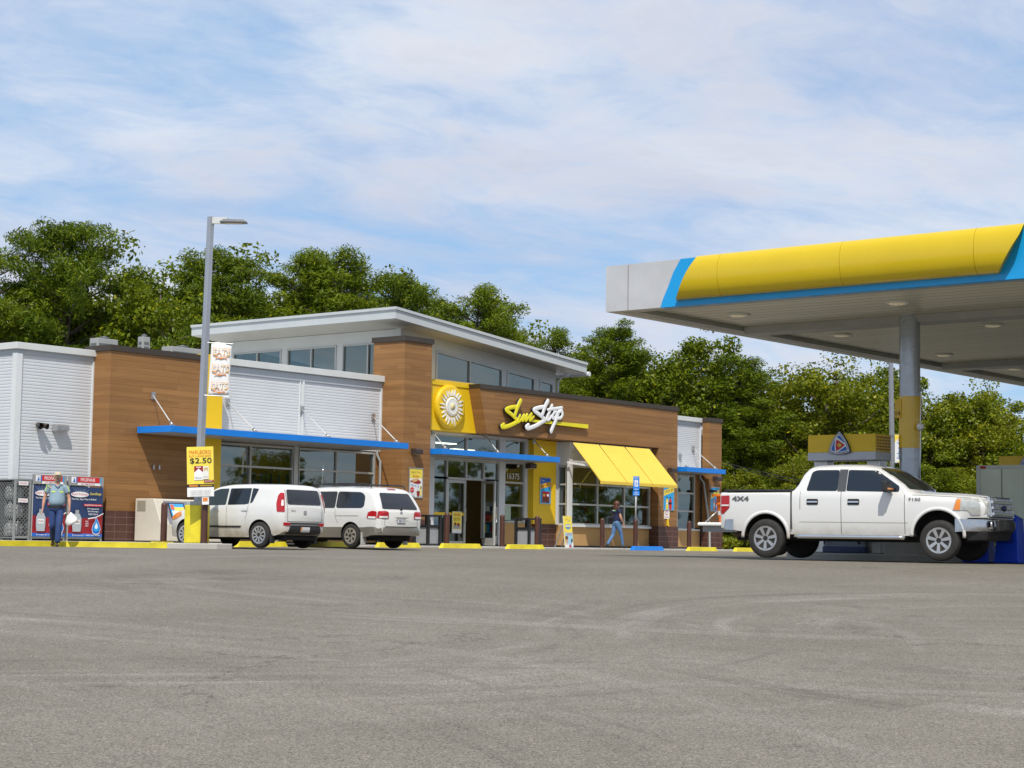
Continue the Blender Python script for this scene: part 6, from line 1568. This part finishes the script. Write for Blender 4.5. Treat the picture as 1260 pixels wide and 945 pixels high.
def person(label, loc, rz, H, J, shirt, trousers, shoe, belly=1., hair=None, cap=None, fem=False):
    t = thing('person', label, 'person', (0,0,0))
    g = lambda k: Vector(J[k])
    hip, ch, nk, hd = g('hip'), g('chest'), g('neck'), g('head')
    nodes = [(*hip, (.12,.09))]; edges = []
    k = chain(nodes, edges, 0, [(*((hip+ch)/2), (.105,.085)), (*ch, (.12,.08)), (*(nk-Vector((0,0,.07))), (.06,.055))])
    kn = chain(nodes, edges, k, [(*nk, .056), (*(hd-Vector((0,0,.06))), (.072,.078)), (*(hd+Vector((.012,0,.03))), (.078,.092)), (*(hd+Vector((-.005,0,.105))), (.05,.06))])
    for s in ('L', 'R'):
        sh, el, wr, hp, knee, an, to = (g(s+q) for q in ('sh','el','wr','hip','kn','an','toe'))
        a = chain(nodes, edges, 3, [(*(sh.lerp(nk, .5)-Vector((0,0,.075))), .03), (*(sh-Vector((0,0,.03))), .038), (*((sh+el)/2), .042), (*el, .042), (*((el*.6+wr*.4)), .043), (*wr, (.028,.024))])
        hand(nodes, edges, a, wr, (wr-el)*.5+Vector(J.get(s+'hd', (0,0,-.1))), J.get(s+'th', (1,0,0)), J.get('curl', .6))
        chain(nodes, edges, 0, [(*hp, .075), (*((hp+knee)/2), .068), (*knee, .052), (*(knee*.6+an*.4), .048), (*an, .038)])
    b = skin('body', nodes, edges, SKINM, t)
    # face
    f = MB(); f.mat(SKINM).sphere((hd.x+.098,hd.y,hd.z+.01), .016, 8, 6, (1,.8,1.3))
    for s in (1,-1): f.sphere((hd.x+.0,hd.y+s*.083,hd.z+.02), .022, 8, 6, (1,.4,1.4))
    f.mat(M('lip_tone', (.36,.12,.10), .5)).sphere((hd.x+.083,hd.y,hd.z-.035), .018, 8, 5, (.5,1.1,.4))
    f.mat(WPR)
    for s in (1,-1): f.sphere((hd.x+.082,hd.y+s*.030,hd.z+.032), .010, 8, 6)
    f.mat(INKB)
    for s in (1,-1): f.sphere((hd.x+.089,hd.y+s*.030,hd.z+.032), .006, 8, 6)
    o = f.build('face'); o.parent = t
    # shirt
    nodes = [(*(hip+Vector((.03*belly-.03,0,-.03 if not fem else -.04))), (.20*(.5+.5*belly), .155*belly))]; edges = []
    k = chain(nodes, edges, 0, [(*((hip*.55+ch*.45)+Vector((.05*(belly-1),0,0))), (.185*(.5+.5*belly) if not fem else .15, .15*belly if not fem else .115)), (*(ch+Vector((.0,0,-.02))), (.235 if not fem else .175,.165 if not fem else .125)), (*(nk-Vector((0,0,.065))), (.125,.10)), (*(nk-Vector((0,0,.015))), (.082,.078))])
    for s in ('L','R'):
        sh, el = g(s+'sh'), g(s+'el'); q = sh.lerp(el, .62 if not fem else .5)
        chain(nodes, edges, 3, [(*(sh.lerp(nk, .5)-Vector((0,0,.03))), .088 if not fem else .072), (*(sh-Vector((0,0,.01))), .092 if not fem else .072), (*(sh.lerp(el,.42)), .086 if not fem else .068), (*q, .084 if not fem else .068)])
    so_ = skin('shirt', nodes, edges, shirt, t); me_ = so_.data
    g.bvh = BVHTree.FromPolygons([v.co.copy() for v in me_.vertices], [tuple(p.vertices) for p in me_.polygons])
    nodes = [(*(hip+Vector((0,0,.09))), (.18*(.6+.4*belly), .14*(.5+.5*belly)))]; edges = []
    chain(nodes, edges, 0, [(*(hip-Vector((0,0,.04))), (.18,.15))])
    for s in ('L','R'):
        hp, knee, an = g(s+'hip'), g(s+'kn'), g(s+'an')
        chain(nodes, edges, 1, [(*hp, .118), (*((hp+knee)/2), .10 if not fem else .092), (*knee, .082 if not fem else .07), (*(knee*.5+an*.5), .076 if not fem else .062), (*(an+Vector((0,0,-.01))), .072 if not fem else .052)])
    skin('trousers', nodes, edges, trousers, t)
    for s in ('L','R'):
        an, to = g(s+'an'), g(s+'toe'); dd = (to-an); dd.z = 0
        h_ = an-dd.normalized()*.05
        skin('shoe', [(h_.x,h_.y,an.z-.035,(.042,.04)),(an.x+dd.x*.4,an.y+dd.y*.4,(an.z+to.z)/2-.025,(.045,.042)),(to.x,to.y,to.z,(.044,.028))], [(0,1),(1,2)], shoe, t)
    return t, g, hd
DENIM = M('denim_dark', (.018,.045,.15), .8, 0., .25, 6., bump=.2, bscale=120); DENIML = M('denim_light', (.10,.20,.38), .8, 0., .3, 5., bump=.2, bscale=120)
SHIRT = M('workshirt_greyblue', (.235,.33,.40), .8, 0., .12, 5., bump=.2, bscale=90); NAVY = M('navy_tee', (.012,.016,.055), .85, 0., .2, 5.)
SHOEB = M('boot_brown', (.06,.035,.02), .7, 0., .2, 8.); SHOEK = M('shoe_black', (.015,.015,.016), .6)
HIVIS = M('hivis_yellow', (.50,.66,.10), .7)
# man: local +X forward (towards the camera), +Y his left
J = dict(hip=(0,0,.97), chest=(.0,0,1.32), neck=(.0,0,1.52), head=(.02,0,1.65),
    Lsh=(0,.19,1.44), Lel=(.02,.285,1.17), Lwr=(.10,.295,.93), Rsh=(0,-.19,1.44), Rel=(-.04,-.29,1.17), Rwr=(.02,-.325,.92),
    Lhip=(.02,.09,.90), Lkn=(.22,.055,.52), Lan=(.26,.03,.085), Ltoe=(.44,.03,.035), Rhip=(-.02,-.09,.90), Rkn=(.06,-.085,.49), Ran=(-.30,-.05,.19), Rtoe=(-.17,-.06,.05), curl=.9)
mp_ = atD(68, 673, 44.9)
mrz = math.atan2(CAM[1]-mp_[1], CAM[0]-mp_[0])
man, g, hd = person('man in tan cap, grey work shirt and jeans walking with a white bag', None, 0, 1.78, J, SHIRT, DENIM, SHOEB, 1.28)
mb = MB(); mb.mat(M('cap_tan', (.52,.43,.31), .8)).sphere((hd.x-.005,hd.y,hd.z+.065), .105, 16, 10, (1.08,.95,.85)); mb.sphere((hd.x+.11,hd.y,hd.z+.072), .075, 12, 6, (1.1,1.,.14)); o = mb.build('cap'); o.parent = man
mb = MB(); mb.mat(M('hair_grey', (.22,.19,.16), .8)).sphere((hd.x-.02,hd.y,hd.z+.01), .098, 14, 8, (.95,.93,.85)); mb.sphere((hd.x+.068,hd.y,hd.z-.06), .04, 10, 6, (.6,1.3,.7)); o = mb.build('hair'); o.parent = man
mb = MB(); mb.mat(M('belt_black', (.015,.012,.01), .5)).lathe([(.172,-.02),(.178,.0),(.172,.022)], 24, (0,0,0), cap=False); mb.v = [(x*.98+.01, y*1.2, z+.94) for x, y, z in mb.v]; o = mb.build('belt'); o.parent = man
def drape(mb, bvh, rows, dr, off=.006):
    """cloth patch laid on a surface: rows of start points cast along dr(point)"""
    n = len(rows[0]); vs = []
    for r in rows:
        for p in r:
            d = Vector(dr(p)).normalized(); h = bvh.ray_cast(Vector(p)-d*.6, d); vs.append(tuple((h[0] if h[0] is not None else Vector(p))-d*off))
    mb.add(vs, [(j*n+i, j*n+i+1, (j+1)*n+i+1, (j+1)*n+i) for j in range(len(rows)-1) for i in range(n-1)], True)
for s in (1,-1):
    mb = MB(); mb.mat(HIVIS)
    drape(mb, g.bvh, [[(.0, s*.095+y, z) for y in np.linspace(-.045,.045,6)] for z in (1.30,1.32,1.335)], lambda p: (-1,0,0)); o = mb.build('reflective_trim'); o.parent = man
    mb = MB(); mb.mat(HIVIS); sh, el = g(('L' if s > 0 else 'R')+'sh'), g(('L' if s > 0 else 'R')+'el')
    drape(mb, g.bvh, [[tuple(sh.lerp(el, t)+Vector((x, 0, 0))) for x in np.linspace(.015,.045,4)] for t in np.linspace(-.05,.50,9)], lambda p, s=s: (-.55,-s*.7,-.45)); o = mb.build('reflective_trim'); o.parent = man
mb = MB(); mb.mat(SHIRT)
mb.tube([(.06,.075,1.50),(.12,.03,1.46),(.13,.0,1.42),(.12,-.03,1.46),(.06,-.075,1.50)], .016, 6); o = mb.build('collar'); o.parent = man
place(man, (mp_[0], mp_[1], float(gz(mp_[0], mp_[1]))), mrz+rad(3))
# carrier bag
Mw = Matrix.Translation(man.location) @ Matrix.Rotation(man.rotation_euler[2], 4, 'Z')
hp = Mw @ Vector((.12,.31,.83))
bm_ = MB(); bm_.mat(M('bag_white', (.78,.77,.73), .5, 0., .08, 9.))
rr_ = random.Random(4); rings = []
for k in range(11):
    f = k/10; w = .03+.115*math.sin(min(f*1.2,1)*math.pi/2)*(1 if f < .9 else .8); d = .02+.07*math.sin(min(f*1.1,1)*math.pi/2)*(1 if f < .95 else .6)
    rings.append([(d*math.cos(a)*(1+rr_.uniform(-.14,.14)), .06*f+w*math.sin(a)*(1+rr_.uniform(-.1,.1)), -f*.29+.06*f*math.sin(a)) for a in [2*math.pi*i/16 for i in range(16)]])
bm_.ring([r[::-1] for r in rings], True, True); bm_.xf(Matrix.Translation(hp) @ Matrix.Rotation(man.rotation_euler[2], 4, 'Z')); tag(bm_.build('carrier_bag'), 'white plastic carrier bag hanging from the walking man\'s hand', 'bag')
# woman walking along the shop front, seen from behind
J = dict(hip=(0,0,.93), chest=(.02,0,1.24), neck=(.01,0,1.42), head=(.04,0,1.53),
    Lsh=(.0,.165,1.35), Lel=(.06,.21,1.10), Lwr=(.24,.17,1.10), Rsh=(.0,-.165,1.35), Rel=(-.02,-.235,1.09), Rwr=(.13,-.215,.90),
    Lhip=(.0,.085,.86), Lkn=(-.08,.08,.47), Lan=(-.36,.07,.13), Ltoe=(-.25,.07,.03), Rhip=(0,-.085,.86), Rkn=(.16,-.085,.48), Ran=(.26,-.075,.09), Rtoe=(.43,-.075,.03), curl=.7, Lhd=(.1,0,0), Lth=(0,0,1))
wp = onY(758.5, 676, -2.75)
wom, g, hd = person('woman in navy tee and blue jeans walking past the bay window', None, 0, 1.66, J, NAVY, DENIML, SHOEK, .9, fem=True)
HAIR = M('hair_auburn', (.10,.035,.018), .5, 0., .3, 12.)
mb = MB(); mb.mat(HAIR).sphere((hd.x-.03,hd.y,hd.z+.04), .118, 16, 10, (1.0,.98,1.)); mb.sphere((hd.x-.075,hd.y,hd.z-.08), .10, 14, 10, (.72,1.0,1.7)); o = mb.build('hair'); o.parent = wom
mb = MB(); mb.mat(WPR).box(-.128,-.122,-.02,.06,1.315,1.35); mb.mat(M('green_print',(.05,.45,.12),.5)).box(-.128,-.122,-.10,-.03,1.31,1.355); o = mb.build('back_print'); o.parent = wom
place(wom, (wp[0]-.02, wp[1], .13), rad(-12))
Mw = Matrix.Translation(wom.location) @ Matrix.Rotation(wom.rotation_euler[2], 4, 'Z')
mb = MB(); mb.mat(WPR).lathe([(.028,0),(.036,.10)], 14, tuple(Mw @ Vector((.31,.15,1.06)))); mb.mat(YEL).lathe([(.038,.10),(.036,.115)], 14, tuple(Mw @ Vector((.31,.15,1.06)))); tag(mb.build('drink_cup'), 'small white cup with yellow lid in the walking woman\'s hand', 'cup')
hb = Mw @ Vector((.02,.27,.98))
mb = MB(); mb.mat(BLACK).prism([(-.15,-.13),(.15,-.13),(.13,.11),(-.13,.11)], 'y', -.05, .05); mb.tube(smooth([(-.1,0,.1),(-.06,-.02,.42),(.0,-.05,.52),(.06,-.02,.42),(.1,0,.1)]), .012, 6); mb.xf(Matrix.Translation(hb) @ Matrix.Rotation(wom.rotation_euler[2],4,'Z')); tag(mb.build('shoulder_bag', bevel=.02), 'black shoulder bag on the far side of the walking woman', 'bag')

# ------------------------------------------------------------------ trees
def leaves(cent, rad_, count, size, rng, elong=1.5, up=.3, shell=.5, flat=.75):
    """random leaf cards filling a clump"""
    n = count
    d = rng.normal(size=(n,3)); d /= np.linalg.norm(d, axis=1)[:,None]
    r = rad_*(shell+(1-shell)*rng.random(n))**(1/1.6)
    p = cent+d*r[:,None]*np.array([1,1,flat])
    nrm = d*.6+rng.normal(size=(n,3))*.7+np.array([0,0,up]); nrm /= np.linalg.norm(nrm, axis=1)[:,None]
    t = np.cross(nrm, rng.normal(size=(n,3))); t /= np.linalg.norm(t, axis=1)[:,None]+1e-9
    b = np.cross(nrm, t)
    s = size*(.6+.8*rng.random(n))
    a = t*(s*elong*.5)[:,None]; c = b*(s*.5)[:,None]
    return np.stack([p-a, p-c*.9+a*.1, p+a, p+c*.9+a*.1], 1)
def make_crown(name, quads, mat):
    q = np.concatenate(quads); n = len(q)
    me = bpy.data.meshes.new(name); me.vertices.add(n*4); me.vertices.foreach_set('co', q.reshape(-1).astype(np.float32))
    me.loops.add(n*4); me.loops.foreach_set('vertex_index', np.arange(n*4, dtype=np.int32))
    me.polygons.add(n); me.polygons.foreach_set('loop_start', np.arange(0, n*4, 4, dtype=np.int32)); me.polygons.foreach_set('loop_total', np.full(n, 4, dtype=np.int32))
    me.materials.append(mat); me.update(calc_edges=True)
    return me
def limb(mb, p0, p1, r0, r1, rng, n=5, wob=.08):
    p0, p1 = np.array(p0, float), np.array(p1, float); L = np.linalg.norm(p1-p0); pts = []
    for i in range(n+1):
        t = i/n; q = p0+(p1-p0)*t+(rng.normal(size=3)*wob*L/n if 0 < i < n else 0); pts.append(tuple(q))
    mb.tube(pts, [r0+(r1-r0)*i/n for i in range(n+1)], 6)
    return pts
def broadleaf(seed, H=12., Wd=4.2, base=.12, dens=1., mat=LEAF_D):
    rng = np.random.default_rng(seed); mb = MB(); mb.mat(BARK); quads = []
    th = H*.45
    limb(mb, (0,0,-.3), (rng.normal()*.3, rng.normal()*.3, th), .26, .16, rng); 
    limb(mb, (0,0,th), (rng.normal()*.5, rng.normal()*.5, H*.86), .16, .04, rng)
    nb = int(54*dens)
    for i in range(nb):
        f = (i+rng.random())/nb; z = H*(base+(1-base-.15)*f)
        env = Wd*math.sin(math.pi*min(f*.74+.16, .9))**.6
        a = rng.random()*2*math.pi; rr = env*(.25+.75*rng.random()**.6)
        c = np.array([rr*math.cos(a), rr*math.sin(a), z])
        if i % 2 == 0: limb(mb, (0,0,max(z-rr*.7, .5)), tuple(c*np.array([.9,.9,1])), .07, .02, rng, 4, .1)
        R = (.75+.75*rng.random())*Wd/4.2
        for k in range(3):
            cc = c+rng.normal(size=3)*R*.6
            quads.append(leaves(cc, R*(.5+.4*rng.random()), int(210*(.6+.8*rng.random())), .125, rng, 1.5, .35, .25, .7))
    return mb, make_crown('crown', quads, mat)
def pine(seed, H=16., Wd=3.6, base=.35, mat=LEAF_P):
    rng = np.random.default_rng(seed); mb = MB(); mb.mat(BARK); quads = []
    lean = rng.normal(size=2)*.35
    top = (lean[0], lean[1], H*.97)
    limb(mb, (0,0,-.3), top, .24, .04, rng, 8, .02)
    z = H*base
    while z < H*.98:
        f = (z/H-base)/(1-base)
        env = Wd*(1.-f)**.55*(.55+.55*min(f*3,1.))*(.75+.5*rng.random())+.35
        for k in range(rng.integers(3, 6)):
            a = rng.random()*2*math.pi; L = env*(.55+.5*rng.random())
            ax_ = np.array([lean[0]*z/H, lean[1]*z/H, z]); tip = ax_+np.array([math.cos(a)*L, math.sin(a)*L, L*(.18+.3*rng.random())+f*.3])
            limb(mb, tuple(ax_), tuple(tip), .055, .015, rng, 3, .08)
            m_ = max(2, int(L/.55))
            for q in range(m_):
                t = .35+.65*(q+.6)/m_; c = ax_+(tip-ax_)*t+rng.normal(size=3)*.18; R = .52+.3*rng.random()
                quads.append(leaves(c, R, int(150*(.7+.6*rng.random())), .06, rng, 4.0, .25, .15, .62))
        z += H*.031*(.7+.6*rng.random())
    quads.append(leaves(np.array(top), .5, 70, .085, rng, 3.6, .4, .1, 1.1))
    return mb, make_crown('crown', quads, mat)
VAR = {'pine': [(pine(11), 16.), (pine(12, 16., 3.2, .28), 16.), (pine(13, 16., 4.2, .42), 16.)],
       'wide': [(pine(14, 14., 5.2, .22), 14.)],
       'leaf': [(broadleaf(21), 12.), (broadleaf(22, 12., 4.6, .1, 1.1), 12.), (broadleaf(23, 12., 3.8, .08, 1., LEAF_O), 12.), (broadleaf(24, 12., 4.4, .14, .8, LEAF_O), 12.)]}
proto = {}
def tree(px, D, top, kind, v, label, group='trees behind the shop', wide=1., rz=None, pos=None, h=None):
    key = (kind, v)
    if pos is None:
        b = atD(px, 660, D); h = atD(px, top, D)[2]; pos = (b[0], b[1])
    (tm, crown), H0 = VAR[kind][v]
    if key not in proto:
        t = thing(('pine_tree' if kind != 'leaf' else 'broadleaf_tree'), label, 'tree', (0,0,0), 0, group)
        o = tm.build('trunk'); o.parent = t
        c = bpy.data.objects.new('crown', crown); COL.objects.link(c); c.parent = t
        proto[key] = (t, {t.name: [o, c]}, False)
        r = t
    else:
        r = dup(proto[key][0], None, proto[key][1]); r['group'] = group
    s = h/(H0*(.95 if kind == 'leaf' else .99)); place(r, (pos[0], pos[1], -.05), rz if rz is not None else random.uniform(0, 6.28), label, (s*wide, s*wide, s))
    return r
TL = [(-22,74,298,'pine',2,1.1,'pine at the far left edge behind the metal wall'),(66,76,274,'wide',0,1.0,'tallest spreading pine behind the left metal wall'),(126,80,338,'leaf',1,1.,'round broadleaf tree right of the tallest pine'),
 (192,78,322,'leaf',0,.95,'bushy tree behind the timber wall left of the lamp post'),(238,86,310,'pine',1,1.1,'pine just left of the lamp post top'),(284,84,318,'pine',0,1.1,'pine right of the lamp post above the sloping roof end'),
 (338,86,308,'pine',2,1.1,'flat-topped pine above the left end of the sloping roof'),(398,86,310,'pine',1,1.2,'pine above the middle of the left eave'),(438,90,335,'pine',0,1.,'slim pine sloping down toward the roof peak'),
 (484,88,339,'wide',0,.8,'round-headed pine right behind the roof peak'),(528,92,362,'pine',1,1.1,'low pine just right of the roof peak'),(560,88,350,'pine',2,1.1,'pine behind the middle of the sloping roof'),(597,94,377,'pine',0,1.,'small pine above the roof slope left of the gap'),
 (632,104,410,'pine',1,1.,'lowest treetop in the gap above the roof slope'),(662,98,404,'pine',2,1.,'pine above the low end of the sloping roof'),(700,102,428,'leaf',0,1.,'broadleaf tree behind the roof gutter'),
 (742,96,402,'pine',0,1.3,'pine right of the roof end below the canopy corner'),(786,100,424,'leaf',1,1.,'broadleaf tree behind the timber fascia under the canopy corner'),(826,98,412,'leaf',0,1.05,'tall broadleaf tree behind the right end of the fascia'),
 (872,104,434,'leaf',3,.9,'loose yellow-green tree above the right timber pier'),(914,96,437,'pine',1,1.5,'dark pine right of the shop under the canopy edge'),(960,106,462,'leaf',2,1.,'yellow-green tree between the dark pine and the topper'),
 (1008,98,430,'leaf',3,1.15,'tall airy tree above the fuel pump topper'),(1052,102,438,'leaf',1,1.,'leafy tree left of the white lamp pole'),(1088,110,478,'leaf',0,1.,'tree seen between the white pole and the column'),
 (1142,102,458,'leaf',3,1.1,'broadleaf tree just right of the yellow column'),(1176,104,470,'leaf',1,1.1,'rounded tree between the column and the grey trailer'),(1212,102,482,'leaf',2,1.1,'yellow-green tree above the front of the grey trailer'),(1258,110,508,'leaf',0,1.1,'lower tree at the right picture edge above the trailer')]
for px, D, top, kind, v, wd, lab in TL: tree(px, D, top, kind, v, lab, wide=wd)
# second row and undergrowth close the gaps
k = 0
for px, D, top, kind, v, wd in [(20,88,345,'leaf',0,1.1),(100,92,362,'leaf',1,1.1),(160,92,372,'leaf',0,1.2),(215,94,350,'leaf',1,1.),(262,96,352,'leaf',0,1.1),(310,98,350,'leaf',1,1.1),(368,98,345,'leaf',0,1.2),(420,100,360,'leaf',1,1.1),(465,100,372,'leaf',0,1.1),(505,102,385,'leaf',1,1.),(545,100,395,'leaf',0,1.1),(580,104,408,'leaf',1,1.),(680,110,436,'leaf',1,1.1),(725,110,446,'leaf',0,1.1),(765,112,440,'leaf',1,1.1),(806,112,446,'leaf',2,1.1),(850,112,455,'leaf',0,1.1),
        (895,110,482,'leaf',2,1.1),(935,112,496,'leaf',1,1.2),(985,114,492,'leaf',0,1.1),(1030,112,500,'leaf',2,1.2),(1075,116,512,'leaf',1,1.2),(1120,116,512,'leaf',0,1.2),(1160,116,520,'leaf',2,1.2),(1195,118,524,'leaf',1,1.2),(1235,118,536,'leaf',0,1.2),(1285,118,545,'leaf',1,1.3)]:
    tree(px, D, top, kind, v, 'broadleaf tree in the second row, partly hidden by the trees in front', 'trees in the second row', wide=wd); k += 1
for px, D, top, v, wd in [(880,90,590,2,1.5),(905,86,568,2,1.2),(928,84,600,1,1.5),(952,88,575,0,1.5),(980,86,560,2,1.3),(1008,90,580,1,1.5),(1040,88,585,0,1.6),(1075,90,575,2,1.5),(1105,92,580,1,1.5),(1140,90,570,0,1.5),(1170,92,575,2,1.6),(1205,92,585,1,1.6),(1240,94,590,0,1.6),(1270,94,590,2,1.6)]:
    tree(px, D, top, 'leaf', v, 'low bushy young tree in the undergrowth right of the shop', 'undergrowth trees right of the shop', wide=wd)
# trees across the road, only met as reflections in the glass
for k, (x, y, h) in enumerate([(195,-165,13),(180,-178,15),(208,-150,14),(215,-168,16),(165,-190,14),(222,-135,13),(150,-202,15),(190,-192,16),(134,-210,13),(232,-155,15),(240,-122,14),(120,-222,15)]):
    tree(0,0,0,'leaf', k % 4, 'tree outside the picture that shows only as a reflection', 'trees across the road', pos=(x, y), h=h)
# small shrub at the shop's right corner
rng = np.random.default_rng(5); qs = []
for i in range(9): qs.append(leaves(np.array([rng.normal()*.35, rng.normal()*.35, .25+.2*rng.random()]), .28, 60, .09, rng, 1.8, .5, .2))
me = make_crown('shrub', qs, LEAF_O); o = bpy.data.objects.new('shrub', me); COL.objects.link(o); q = onY(891, 671, -.3); o.location = (34.9, -.4, .05); tag(o, 'small green shrub at the right corner of the shop', 'shrub')
# ------------------------------------------------------------------ sky, sun, camera
w = bpy.data.worlds.new('World'); sc.world = w; w.use_nodes = True
class WG(NT): 
    def __init__(s, w): s.t = w.node_tree; s.n = s.t.nodes; s.l = s.t.links
g = WG(w); bg = g.n['Background']
EL = rad(54); SH = np.array([-.78, -.625]); SH /= np.linalg.norm(SH)
sky = g.new('ShaderNodeTexSky', sky_type='NISHITA', sun_disc=False, sun_elevation=EL, sun_rotation=math.atan2(SH[0], SH[1]), air_density=1.0, dust_density=.6, ozone_density=1.5, altitude=200)
co = g.new('ShaderNodeTexCoord').outputs['Generated']; sp = g.new('ShaderNodeSeparateXYZ'); g.l.new(co, sp.inputs[0])
zz = g.math('ADD', g.math('MAXIMUM', sp.outputs[2], 0.), .12)
cv = g.new('ShaderNodeCombineXYZ'); g.l.new(g.math('DIVIDE', sp.outputs[0], zz), cv.inputs[0]); g.l.new(g.math('DIVIDE', sp.outputs[1], zz), cv.inputs[1])
SKYOFF = (-5.2, 9.1, 0)
mp = g.new('ShaderNodeMapping', i={'Rotation': (0,0,rad(36)), 'Scale': (.50,.74,1), 'Location': SKYOFF}); g.l.new(cv.outputs[0], mp.inputs[0])
wp_ = g.noise(mp.outputs[0], 1.3, 4, .55, out=1)
va = g.new('ShaderNodeVectorMath', operation='MULTIPLY_ADD'); g.l.new(wp_, va.inputs[0]); va.inputs[1].default_value = (.55,.55,.55); g.l.new(mp.outputs[0], va.inputs[2])
n0 = g.noise(va.outputs[0], .7, 4, .5); n1 = g.noise(va.outputs[0], 1.7, 9, .62); n2 = g.noise(va.outputs[0], 5.5, 6, .62)
cl = g.math('ADD', g.math('MULTIPLY', n0, .42), g.math('ADD', g.math('MULTIPLY', n1, .38), g.math('MULTIPLY', n2, .20)))
mask = g.math('MULTIPLY', g.rng(cl, .425, .55), .96)
shade = g.rng(g.math('ADD', g.math('MULTIPLY', n1, .6), g.math('MULTIPLY', g.noise(va.outputs[0], 2.6, 6, .55), .4)), .38, .62)
thick = g.rng(cl, .52, .64)
cloud = g.mix(shade, (5.5,5.95,7.3), (7.7,8.0,8.6))
cloud = g.mix(g.math('MULTIPLY', thick, .85), cloud, (4.8,5.15,6.2))
blue = g.mix(.6, sky.outputs[0], (2.9,5.4,9.0))
c = g.mix(mask, blue, cloud)
g.l.new(c, bg.inputs[0]); bg.inputs[1].default_value = .108
sd = bpy.data.lights.new('Sun', 'SUN'); sd.energy = 4.2; sd.angle = rad(.8); sd.color = (1,.955,.88)
so = bpy.data.objects.new('Sun', sd); COL.objects.link(so)
Ld = Vector((-SH[0]*math.cos(EL), -SH[1]*math.cos(EL), -math.sin(EL))); so.rotation_euler = Ld.to_track_quat('-Z', 'Y').to_euler(); so.location = (-20,-40,60)
cd_ = bpy.data.cameras.new('Camera'); co_ = bpy.data.objects.new('Camera', cd_); COL.objects.link(co_); sc.camera = co_
cd_.sensor_width = 36; cd_.lens = 36*FPX/1260; cd_.clip_start = .1; cd_.clip_end = 4000
mm = Matrix(((rv[0],uv[0],-Fv[0],CAM[0]),(rv[1],uv[1],-Fv[1],CAM[1]),(rv[2],uv[2],-Fv[2],CAM[2]),(0,0,0,1))); co_.matrix_world = mm
sc.render.engine = 'CYCLES'; sc.view_settings.view_transform = 'Standard'; sc.view_settings.look = 'None'; sc.view_settings.gamma = 1; sc.view_settings.exposure = 0
sc.cycles.max_bounces = 7; sc.cycles.transparent_max_bounces = 12; sc.cycles.glossy_bounces = 4; sc.cycles.diffuse_bounces = 3; sc.cycles.caustics_reflective = False; sc.cycles.caustics_refractive = False
sc.cycles.use_denoising = True
sc.render.resolution_x = 1024; sc.render.resolution_y = 768
